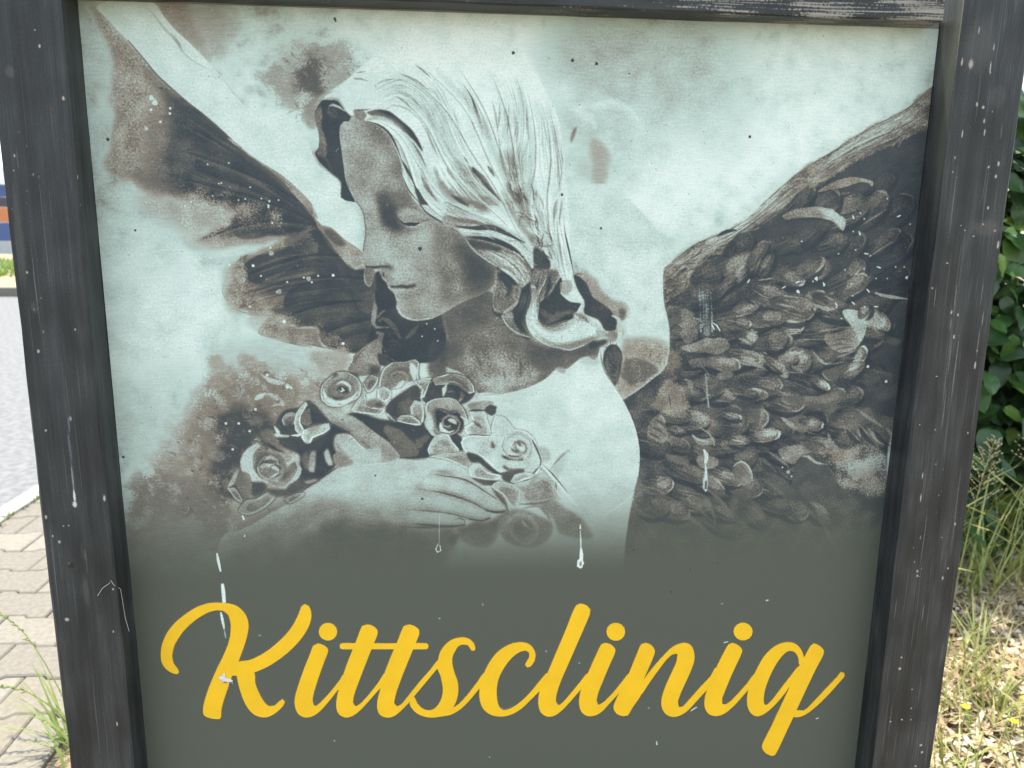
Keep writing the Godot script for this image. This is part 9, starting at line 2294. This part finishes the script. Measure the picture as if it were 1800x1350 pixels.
	stroke([239.9,717.1,224,729.7,216.5,748.2,219.7,769.2,234.4,782.3,251.8,786.5],8.8,22,11,0.78,1,1.6,0,0)
	stroke([301.9,749.1,308,763.2,298.3,781.9,280.1,794.6],3.6,9,1.8,0.72,1,1.5,0,0)
	blob([236.7,736.8,252.3,732.3,273.6,744.1,272.8,760.4,276.6,774.5,258.5,783.7,239.2,774.1,231.3,757.6],0.28,0.28,0.9,4,0,0.07,0.14,0,1)
	stroke([245,746.1,258.4,740.5,269.1,746.4,271.9,756.9],1.6,8,1.6,0.66,1,1.5,0,0)
	stroke([234.4,760,244.6,753.1,262.1,754.5,276.8,768.7,267.9,772.1,252,781.3,239.2,774.1,234.4,760],6.3,7,6.3,0.12,0.6,2,0,0)
	blob([234.4,760,244.6,753.1,262.1,754.5,276.8,768.7,267.9,772.1,252,781.3,239.2,774.1],0.61,0.61,1,1,0,0.14,0,0,1)
	blob([240.7,763.9,248.1,758.9,260.7,759.9,271.3,770.1,264.8,772.6,253.4,779.2,244.2,774],0.41,0.41,0.75,4,0.5,0.2,0.105,0,1)
	stroke([262.1,754.5,276.8,768.7,267.9,772.1,252,781.3,239.2,774.1,234.4,760],1.155,3.85,1.155,0.8,0.85,1.2,0,0.2)
	stroke([234.4,760,244.6,753.1,262.1,754.5,276.8,768.7,267.9,772.1,252,781.3,239.2,774.1,234.4,760],1.6,2,1.6,0.8,0.5,1,0,0.3)
	stroke([248.9,755.5,257.6,756.8,272.5,767.5],1,5,1,0.82,1,1.4,0,0)
	blob([278.9,772.2,290.2,765.3,287.4,779.4,271.6,786.3],0.2,0.2,0.8,5,0,0.07,0,0,1)
	blob([220.9,788,247.3,788.3,246.4,804.8,226.1,814,218.1,799.7],0.16,0.16,0.95,4,0,0.07,0,0,1)
	blob([198,766.6,219.6,771.5,222.3,802.1,210.2,823.3,200.2,804.2,194.9,782.9],0.42,0.42,0.9,4,0.7,0.07,0.14,0,1)
	stroke([202.6,762,195.4,773.6,190.4,785.2,180.9,796.9],1.8,9,1.8,0.66,1,1.6,0,0)
	stroke([180.9,798,194.1,797,200,808.9,205.7,825.6,195.1,818.3,187,806.4,180.9,798],6.3,7,6.3,0.12,0.6,2,0,0)
	blob([180.9,798,194.1,797,200,808.9,205.7,825.6,195.1,818.3,187,806.4],0.57,0.57,1,1,0,0.14,0,0,1)
	blob([185.3,803.2,194.8,802.5,199.1,811.1,203.2,823.1,195.6,817.8,189.7,809.2],0.37,0.37,0.75,4,0.5,0.2,0.105,0,1)
	stroke([200,808.9,205.7,825.6,195.1,818.3,187,806.4,180.9,798],1.155,3.85,1.155,0.74,0.85,1.2,0,0.2)
	stroke([180.9,798,194.1,797,200,808.9,205.7,825.6,195.1,818.3,187,806.4,180.9,798],1.6,2,1.6,0.74,0.5,1,0,0.3)
	stroke([198.2,839.7,212.5,820.9,230.3,818.8,253,806.1,263.9,809.8,254.4,823.9,235.9,837.9,213.3,847.1,198.2,839.7],6.3,7,6.3,0.12,0.6,2,0,0)
	blob([198.2,839.7,212.5,820.9,230.3,818.8,253,806.1,263.9,809.8,254.4,823.9,235.9,837.9,213.3,847.1],0.59,0.59,1,1,0,0.14,0,0,1)
	blob([208.8,837.9,219,824.4,231.8,822.8,248.2,813.7,256,816.4,249.2,826.5,235.9,836.6,219.6,843.2],0.39,0.39,0.75,4,0.5,0.2,0.105,0,1)
	stroke([230.3,818.8,253,806.1,263.9,809.8,254.4,823.9,235.9,837.9,213.3,847.1,198.2,839.7,212.5,820.9],1.155,3.85,1.155,0.72,0.85,1.2,0,0.2)
	stroke([198.2,839.7,212.5,820.9,230.3,818.8,253,806.1,263.9,809.8,254.4,823.9,235.9,837.9,213.3,847.1,198.2,839.7],1.6,2,1.6,0.72,0.5,1,0,0.3)
	stroke([279,819.5,297.1,810.3,315,809.3,287.5,826.8,279,819.5],6.3,7,6.3,0.12,0.6,2,0,0)
	blob([279,819.5,297.1,810.3,315,809.3,287.5,826.8],0.57,0.57,1,1,0,0.14,0,0,1)
	blob([284.2,820.8,297.3,814.2,310.2,813.5,290.4,826.1],0.37,0.37,0.75,4,0.5,0.2,0.105,0,1)
	stroke([297.1,810.3,315,809.3,287.5,826.8,279,819.5],1.155,3.85,1.155,0.7,0.85,1.2,0,0.2)
	stroke([279,819.5,297.1,810.3,315,809.3,287.5,826.8,279,819.5],1.6,2,1.6,0.7,0.5,1,0,0.3)
	blob([246.7,800.1,279.8,800.5,315.5,796.3,292.7,810.2,265.9,814.6],0.22,0.22,0.9,4,0,0.07,0,0,1)
	flecks([204.1,736.4,286.4,654.5,386.4,594,485,573.9,604.1,594.3,614.3,677.1,543.1,729.2,382.6,717.2,260.4,789.6],170,0.524,1.2,12,2.4,0.06,0.85,0.35)
	stroke([574.9,683.9,571.7,686.1,566.4,685.1,562.9,679.9,565.1,672.9,573.6,668.7,584.5,671.3,591,681,587.6,693.2,574.2,700.6,557.3,697.4],3.12,6.24,1.872,0.14,0.5,1.1,0,0.2)
	stroke([575.9,685.3,571.3,687.8,564.8,686.1,561,679.7,563.9,671.5,573.8,667,585.9,670.2,592.9,681,589,694.4,574.4,702.3,556.1,698.8],2.4,4.8,1.44,0.86,0.5,1.1,0,0.2)
	stroke([694.6,729.2,689.9,727.7,687.4,722.3,690.8,715.9,700.1,713.1,710.6,717.4,715.5,728.3,709.9,740.4,694.8,746.2,677.4,740.7,668,725,673.6,706.7],3.9,7.8,2.34,0.45,0.45,1.1,0,0.2)
	stroke([693.5,731.2,687.6,728.5,685.1,721.6,689.7,713.9,700.7,711,712.6,716.3,717.9,728.7,711.5,742.1,694.6,748.3,675.6,742.1,665.6,725,671.8,705.2],3,6,1.8,0.96,0.45,1.1,0,0.2)
	stroke([257.3,763.8,256.3,759.7,260.2,755.2,268.1,754.5,275.1,760.1,275.6,770.2,266.9,779.1,252.3,780.3,240,771,238.4,754.9,250.6,740.7],3.64,7.28,2.184,0.3,0.5,1.1,0,0.2)
	stroke([255.1,764,254.6,758.5,259.9,753.2,269.3,752.8,277.3,759.6,277.5,771.2,267.5,781,251.3,782.1,238,771.7,236.4,754.2,249.8,738.9],2.8,5.6,1.68,0.7,0.5,1.1,0,0.2)
	stroke([478.6,601.2,475.4,598.8,475.5,593.8,480.8,589.4,489.8,589.4,497.5,595.7,498.4,606.5,489.8,616.3,474.3,619],3.12,6.24,1.872,0.3,0.4,1.1,0,0.2)
	stroke([477,602.2,473.5,598.7,474.1,592.7,480.6,587.8,490.9,588.1,499.3,595.3,500.1,607.2,490.5,617.8,473.7,620.6],2.4,4.8,1.44,0.8,0.4,1.1,0,0.2)

# faint roses at the foot
func paint_faint_roses_at_the_foot() -> void:
	blob([663.5,864.2,673.8,849.7,705.2,844.6,737,858,762,873.3,762.5,895.7,738.2,917.7,695.7,916.9,667.3,893.9],0.48,0.48,0.9,3,0,0.07,0,0,1)
	stroke([681.1,871.9,691.4,857.3,712.4,855.8,730.2,872.7,735.9,891.4,720.4,913.6,699.1,905.7,684.7,886.8],5.6,7,5.6,0.62,1,1.8,0,0)
	blob([691.6,872.1,712.5,863.2,726.9,883.8,713.1,900.4,695.4,894.4],0.36,0.36,0.9,3,0,0.07,0,0,1)
	stroke([705.5,863.1,712.7,876.1,723.4,883.8,712.9,891],1,5,1,0.62,1,1.5,0,0)
	blob([590.4,888.8,625.2,885.7,660.3,893.8,646.4,915.9,611.3,915.2],0.4,0.4,0.8,5,0,0.07,0,0,1)
	blob([569.5,899.5,590.4,892.5,579.9,914.6],0.24,0.24,0.8,4,0,0.07,0,0,1)
	stroke([705.2,844.6,736.7,839.6,758.3,865.8,762.3,888.2],1.2,6,1.2,0.6,1,1.6,0,0)
	stroke([667.1,879.1,670.8,894,681.5,909.1],1,5,1,0.55,1,1.6,0,0)
	blob([740.2,839.6,761,828.9,793.2,847.8,814.8,863,829.7,881.9,837.5,904.5,780.3,896,765.4,865.9],0.44,0.44,0.85,6,0,0.07,0,0,1)
	stroke([914.2,813.4,902.5,829.3,881.5,845,857.4,860.7],0.8,4,0.8,0.95,0.85,1.2,0,0)

func paint_marks() -> void:
	rim([72.4,1153.4,69.1,1157.2,59.1,1154.3,48.4,1144.9,43,1133.1,42.1,1117.7,45.7,1097.4,55.9,1074.8,70.8,1055.1,92.3,1036.8,115.8,1022.4,138.6,1016.2,161.1,1016.8,181.2,1021.6,194.1,1033.3,201.3,1047.3,203.1,1063.9,199.3,1084.1,191,1109.5,183,1129.9,176.2,1147.8,167.1,1165.7,157.6,1191.6,149.2,1215,143.9,1233.3,142.6,1247.9,139.9,1253.1,123.8,1251.2,112.5,1245.4,110.2,1234.7,114.6,1213.7,125.8,1182.6,141.9,1146.7,154.9,1121.3,165.5,1095.9,170.1,1075.6,171.3,1055.4,167.7,1040.1,158,1031.5,144.5,1031.2,128.3,1036.5,109.5,1048.6,90.3,1065.7,75.4,1085.5,66.2,1103.1,62.2,1120.9,63.9,1135.1,70,1145.6])
	rim([161.6,1161.6,173.9,1147.7,181.5,1135.5,200.1,1133,221.3,1123.4,242.8,1108.5,266.9,1086.1,284,1063.6,295.3,1041,300.5,1027.2,306.4,1023.1,313.1,1026.3,317.3,1036.5,317.2,1051.8,311.4,1069.5,299.1,1089.7,279.6,1112.3,257.9,1131,234,1147.1,206.8,1159.3,189.1,1164.9,173,1163.6])
	rim([173.3,1158.1,206.8,1157.7,209.1,1180.3,215,1201.6,223.4,1220.4,232.2,1230,241.7,1229.1,251.5,1220.1,257.5,1215.8,261.9,1221.8,258.1,1229.7,245.7,1242.6,231.2,1251.4,219.4,1252.8,205.6,1247.7,194.6,1235.3,186.3,1216.4,179.6,1189.7,176.4,1166.1])
	rim([319.2,1107,327.5,1102.9,339,1107.6,346.1,1116.9,339.1,1137.5,327.4,1169.9,316.8,1202.6,313.2,1221.1,315,1230.5,319.2,1232.8,326.5,1226.9,346.2,1205,365.9,1179.1,372.1,1168.8,380,1181,370.1,1196.5,361.7,1200.2,345.6,1220.9,328.3,1241.7,313.7,1253.2,299.4,1256.2,286.6,1249.5,280.5,1233.2,280.6,1214.5,288,1188.3,299.9,1154.5,310.3,1128.8])
	rim([363.9,1080,361.9,1087.8,357,1093.9,350.1,1097.2,342.6,1096.9,335.9,1093.2,331.4,1086.9,330,1079,332,1071.3,336.9,1065.2,343.8,1061.9,351.3,1062.1,357.9,1065.8,362.4,1072.1])
	rim([410,1069.7,419.4,1066.9,429.9,1070.3,437.9,1078.3,438.4,1086,431.5,1104,421.4,1129.7,407.6,1166,396.1,1197.4,389.6,1218.6,389.2,1231.9,393.8,1236.1,401.1,1232.4,419.5,1211.6,436.7,1188.2,450.2,1167.5,455.8,1180.9,446,1195.2,437.5,1202.9,419.1,1225,401.9,1244.5,387.3,1256.1,374.1,1259.1,362.4,1252.4,357.3,1238.8,358.7,1217.4,365.5,1191,372,1170.1,383.6,1136.4,396.2,1105.5])
	rim([367.6,1109.8,368.7,1105.2,372.9,1103.7,412.6,1104.9,450.2,1106.4,487.9,1107.2,528.2,1108.5,532,1110.7,532.7,1114.9,531.9,1119,528.1,1120.8,487.8,1119.5,450,1118.3,412.3,1117.2,372.5,1115.9,368.4,1114.2])
	rim([487.3,1071.9,496.8,1069.1,507.3,1073,515.5,1080.5,515.9,1088.3,509.3,1106.3,497,1137.4,482.1,1176.5,472.1,1205.5,467,1224.1,467.3,1234.9,472.7,1239.1,480,1235.3,495.9,1214.4,515.4,1188.3,534.8,1165,550.6,1144.4,557.7,1152.5,549.2,1161.5,529.9,1186.2,505.5,1217.4,495.7,1230.5,476.1,1251.4,463.9,1260.4,451.9,1262.1,440,1256.8,434.3,1243.1,435.4,1222.9,442.4,1196.4,448.9,1170.1,460.2,1138.8,473.8,1105.2])
	rim([550.6,1144.4,554.2,1128.7,563.9,1113.2,578.2,1101.9,594.9,1098.4,609.3,1101.5,618.9,1112.3,621.3,1121.5,619.4,1126.8,614.1,1126.1,610.5,1119.9,606.9,1114.5,591.3,1114,584.1,1124.3,578.1,1137.3,577.6,1153.2,581.6,1171.9,587.6,1190.8,588.8,1212.4,585.1,1231.2,578.5,1245.8,568,1257.7,553.4,1263.9,536.4,1265.4,519.5,1261.2,505.1,1251.2,495.7,1233.2,504.3,1220.1,510.1,1233.8,519.6,1245,531.7,1250,543.8,1245.9,553.6,1232.7,559,1214,558.6,1195.2,554,1173.7,549.2,1161.5])
	rim([576.6,1247.1,590,1238.1,607,1218.4,623.9,1194.8,638.4,1173.8,643.3,1190.1,628.8,1207.1,611.9,1229.4,594.8,1247.8,577.8,1259.4,563.1,1262.9,551,1263.8,563.2,1254.8])
	rim([638.4,1173.8,647.9,1152.8,662.3,1132.1,681.5,1118.1,700.7,1112.1,717.7,1113.4,730,1122.3,736.3,1137,734.2,1153,727,1163.4,721,1165.1,716.7,1159.9,719.5,1152.5,724.3,1143.3,724.1,1134,717.9,1129.3,708.3,1130.9,693.8,1141,679.5,1159.2,667.6,1182.9,662.9,1206.9,663.6,1231.3,668.2,1247.9,676.8,1255,687.9,1252.7,702.5,1243.7,719.5,1228,734,1210.8,748.4,1191,760.4,1178,768.1,1194.4,747.6,1214,729.5,1233.8,710.1,1253.6,690.5,1265.2,670.8,1268.5,651.1,1263.6,636.3,1249.4,629.6,1227.4,630,1205.8,634.8,1187.1])
	rim([812.9,1038,820,1035.1,831.1,1038.5,839.4,1047.9,838.9,1057,831.1,1079.1,815.3,1120.9,799.3,1163.1,785.5,1200.4,778.7,1227.4,778.6,1241.1,782.9,1248.1,791.5,1242.9,808.3,1221.7,825,1199.1,838.1,1181.9,844.7,1194.4,835.3,1210.3,826.7,1215.5,808.8,1238.1,791.9,1258.1,777.3,1269.9,762.4,1272.1,749.8,1263.3,744,1245.3,745.2,1220.7,753.3,1193.9,760.4,1178,774.2,1140.9,792.5,1091.1,806,1052.2])
	rim([863.2,1121,870.4,1118.1,881.7,1121.6,890.7,1131.2,889.9,1141.9,880.9,1165.8,869.6,1197.9,860.6,1224.9,858.2,1241.3,862.8,1250.5,871.4,1245.9,890.6,1224.6,907.2,1202,920.2,1184.7,927,1197.2,917.6,1211.9,904.3,1223.8,886.4,1245.1,869.6,1265.2,854.8,1273.7,841,1273.8,829.5,1265,823.9,1245.5,825.7,1220.9,832.4,1196.7,840.4,1178,850.7,1151.4])
	rim([908.7,1095.8,907.3,1103.9,902.5,1110.4,895.3,1113.8,887.2,1113.6,879.7,1109.7,874.4,1103,872.3,1094.7,873.8,1086.6,878.6,1080.3,885.7,1076.9,893.8,1077.1,901.3,1080.9,906.6,1087.6])
	rim([941.1,1123.4,949.7,1120.5,961.1,1125.4,968.6,1136.3,967.2,1148.4,958.4,1173.8,950.1,1198,946.1,1230.8,932.1,1255.1,921.6,1275.5,912.8,1277.1,900,1271.9,892.8,1260.5,894,1248.1,904.2,1221,913.3,1199.5,920.1,1183.4,930.1,1153.9])
	rim([946.1,1230.8,940.4,1216.8,950.1,1198,968.3,1171.4,987.1,1147.7,1003.7,1130.7,1023.3,1122.7,1037.3,1126.3,1045.5,1138.7,1048.1,1160.5,1042,1184.8,1031.1,1214.5,1022.4,1239.1,1020.6,1252.9,1023.6,1261.9,1031.2,1260.2,1047.8,1240,1066.7,1215.8,1083.2,1195.7,1092.2,1178.2,1106.1,1195.1,1094.4,1211.3,1078.7,1224.5,1060.9,1246,1041.9,1269,1027.2,1279.6,1012,1282.4,997.7,1275.7,988.4,1258.6,988.1,1237.8,995.5,1210.5,1006.5,1180.8,1013,1162,1013.8,1145.8,1007,1144.3,992.7,1157.3,974,1185.2,957.8,1211.9])
	rim([1114.2,1128.7,1121.6,1125.7,1133.3,1130.6,1142.4,1140.4,1141.1,1151.2,1132.6,1174.1,1122,1203.9,1113.6,1231.3,1109.1,1247.8,1110.8,1257.6,1115.6,1259.2,1125.5,1254,1142.1,1235.1,1158.5,1213.5,1171.2,1194.6,1178.4,1205.9,1169.2,1219.4,1162,1226.1,1145.7,1249.2,1126.7,1270.8,1111.9,1281.5,1096.6,1283.7,1083.4,1277.6,1075.2,1261.9,1074.7,1241,1078.6,1223.1,1088.1,1193.2,1098.9,1163.5])
	rim([1160.6,1102.6,1159.3,1110.7,1154.5,1117.1,1147.2,1120.6,1138.7,1120.3,1130.8,1116.4,1125.1,1109.7,1122.6,1101.5,1123.9,1093.4,1128.7,1087,1136,1083.6,1144.4,1083.8,1152.3,1087.7,1158.1,1094.4])
	rim([1171.2,1194.6,1178.7,1175.6,1189.7,1154.1,1206.2,1136.9,1223.4,1128.8,1241.3,1128.5,1254.7,1135.7,1263.4,1146.9,1269.4,1162.1,1274,1178.8,1261,1177,1258.6,1164.5,1250.9,1150.6,1240.3,1146.1,1230.3,1149.9,1216.5,1168.6,1203.6,1198.5,1195.7,1228.7,1194.3,1251,1197.1,1262.3,1201.1,1263.8,1210.7,1254.4,1226.8,1229.8,1242.8,1205.3,1261.2,1179.7,1270.4,1195.2,1248,1220.8,1233.2,1244,1214.4,1268.5,1197.4,1283.4,1182.2,1287.6,1169.9,1279.5,1161.5,1260.9,1160.7,1235.8,1163.9,1216.5])
	rim([1269.4,1162.1,1280.5,1136.5,1286.5,1132,1298.6,1137,1308.7,1148.3,1307.8,1157.8,1293.5,1193.2,1277,1240,1263.5,1278.9,1259.4,1291.4,1247.7,1323.7,1235.1,1360.5,1227.3,1377.5,1220.8,1378.7,1207,1370.8,1199.4,1357.5,1202.3,1344.7,1215.3,1311,1230.1,1269.1,1244.7,1227.6,1254.8,1194.7])
	rim([1259.3,1275.9,1275.3,1279.3,1285.3,1274,1304.2,1252.2,1322.9,1229,1341.5,1206,1348.4,1195.9,1355.1,1198.1,1356.6,1205.1,1347.9,1217.3,1329.4,1241.9,1308.2,1266.4,1288.8,1284.1,1273.8,1292,1258.1,1291.4])
	stroke([154.7,919.4,157.3,941.5,159.4,955.9],2,5,3,0.97,1,0.8,0,0)
	stroke([161,979.2,161.8,1000.5,161.8,1017.3],4.9,7,6.3,1,1,0.8,0,0)
	stroke([154.6,1035.2,156.7,1051.2,158.7,1069.4],2,5,3,0.95,1,0.8,0,0.4)
	stroke([158.7,1069.4,160.6,1087.8],0.8,2,1.2,0.8,1,0.8,0,0)
	stroke([203.7,848.7,206.2,857.3],2.4,6,3.6,0.95,1,0.8,0,0)
	stroke([205.7,885.5,205.4,889.8],1.6,4,2.4,0.95,1,0.8,0,0)
	stroke([555.6,851.1,554.4,880.8,554.2,908.5],0.88,2.2,1.32,0.66,0.8,0.8,0,0)
	stroke([553.1,908.5,547.9,919.6,550.9,926.3,557.2,923.1,555.2,911.9],0.96,2.4,1.44,0.95,1,0.8,0,0)
	stroke([815.3,876.4,815.5,885.4],2,5,3,0.98,1,0.8,0,0)
	stroke([815.6,887.6,817.4,913.6,817.9,928.3],1.04,2.6,1.56,0.9,1,0.8,0,0)
	stroke([817.7,921.5,819.2,936.3,818.9,962.6],2.1,7,6.3,0.98,1,0.8,0,0)
	blob([812,947.5,819.4,942,825.1,953.5,819,964.8,811.3,960.1],0.97,0.97,1,1,0,0.1,0,0,1)
	blob([815.4,952.2,819.6,948.8,821,958,816.7,960.2],0.5,0.5,1,1,0,0.1,0,0,1)
	stroke([1013.6,436.8,1018.1,476.9,1021.7,517.5],1.44,3.6,2.16,0.7,0.7,1.4,-1.8,1)
	stroke([1020.1,442.7,1024.3,476.9,1023.2,508.3],1.44,3.6,2.16,0.7,0.7,1.4,-1.8,1)
	stroke([1025.6,448.7,1029.5,476.8,1031.9,499.1],1.44,3.6,2.16,0.7,0.7,1.4,-1.8,1)
	stroke([1028,436.7,1032.6,476.8,1030.3,490],1.44,3.6,2.16,0.7,0.7,1.4,-1.8,1)
	stroke([1034.5,442.6,1038.8,476.8,1042.5,517.5],1.44,3.6,2.16,0.7,0.7,1.4,-1.8,1)
	stroke([1018.1,443.7,1027.7,481.9,1033.4,522.6],5.2,13,7.8,0.58,0.6,3,-1.8,0.9)
	stroke([1034.6,589.8,1040.1,626.6,1045,654.2],1.6,4,2.4,0.72,0.7,0.8,-1,0.7)
	stroke([1023.1,574.2,1041.2,595.1,1032.1,616,1048.2,637.2],1.2,3,1.8,0.6,0.6,0.8,-0.6,0.7)
	stroke([1041.3,499.1,1049.9,504.2,1056.8,514.4],1,2.5,1.5,0.95,1,0.8,0,0)
	stroke([1039.3,500.1,1046.3,512.4],1,2.5,1.5,0.9,1,0.8,0,0)
	stroke([1040.5,733.8,1046.6,744.7,1045.5,761.1],3.2,8,4.8,0.9,0.9,0.8,0.3,0.6)
	stroke([1045.5,761.1,1048,783.1,1046.8,799.7,1050,815.3],2,5,3,0.85,1,0.8,-0.6,0)
	blob([1042.9,788.6,1048.8,779.8,1053.3,799.8,1050.1,817.5,1044.3,810.8],0.8,0.8,0.8,1,0,0.1,-0.8,0,1)
	blob([1046.5,794.2,1050.8,794.2,1050.8,810.9,1047.5,810.8],0.35,0.35,1,1,0,0.1,0,0,1)
	stroke([1030.5,692.6,1048.2,703.5,1057.7,717.6,1060.5,727.4],1.2,3,1.8,0.7,0.7,0.8,0,0.6)
	dot(28,207,2.6,0.02,1)
	dot(59,350,1.8,0.02,1)
	dot(680,58,2.6,0.02,1)
	dot(778,67,2.6,0.02,1)
	dot(818,71,2.6,0.02,1)
	dot(873,85,1.2,0.02,1)
	dot(1086,181,2.4,0.02,1)
	dot(766,282,2.2,0.02,1)
	dot(835,337,2,0.02,1)
	dot(394,15,2,0.02,1)
	dot(395,18,1.6,0.02,1)
	dot(441,777,1.6,0.02,1)
	dot(524,822,2.2,0.02,1)
	dot(7,738,2.2,0.02,1)
	dot(1029,971,1.8,0.02,1)
	dot(918,929,1.8,0.02,1)
	dot(1082,959,1.6,0.02,1)
	dot(995,1016,2,0.02,1)
	dot(1279,1049,1.6,0.02,1)
	dot(1227,1184,1.4,0.02,1)
	dot(765,1369,1.6,0.02,1)
	dot(502,1311,1.6,0.02,1)
	dot(366,933,1.4,0.02,1)
	dot(1166,470,1.4,0.02,1)
	dot(9,1313,1.6,0.02,1)
	dot(222,1084,1.6,0.85,0.8)
	dot(554,1059,1.6,0.85,0.8)
	dot(635,1033,1.6,0.85,0.8)
	dot(822,1160,1.6,0.85,0.8)
	dot(913,829,1.6,0.85,0.8)
	dot(1096,1043,1.6,0.85,0.8)
	dot(351,1309,1.6,0.85,0.8)
	dot(650,1358,1.6,0.85,0.8)
	dot(1185,1038,1.6,0.85,0.8)
	dot(983,1343,1.6,0.85,0.8)
	dot(310,1055,1.6,0.85,0.8)
	dot(757,1133,1.6,0.85,0.8)
	dot(963,1262,1.6,0.85,0.8)
	stroke([1048,1272,1054.6,1267.2,1060.1,1263.7],2.08,2.6,2.08,0.95,1,0.8,0,0)
	stroke([1182.3,1038.9,1187.9,1037.9],2.08,2.6,2.08,0.95,1,0.8,0,0)
	stroke([982.4,1336.5,984,1345.5],2.08,2.6,2.08,0.95,1,0.8,0,0)
	stroke([1306.8,1299.8,1312.5,1297.5],2.08,2.6,2.08,0.95,1,0.8,0,0)
	stroke([1104.9,1125.7,1113.8,1123.5],2.08,2.6,2.08,0.95,1,0.8,0,0)
	blob([145.7,1164,153.2,1159.5,158,1166.7,166.9,1174.1,168.6,1181.2,158,1183.2,149,1178.2],0.88,0.88,1,1,0.5,0.1,0,0,1)
	blob([154.3,1177.2,164.5,1178.7,168.4,1183.6,160,1185.6],0.2,0.2,1,1,0.3,0.1,0,0,1)
	stroke([159.9,1117.8,156.6,1137.4,154.6,1154.9],0.8,2,1.2,0.85,0.6,0.8,0,0)
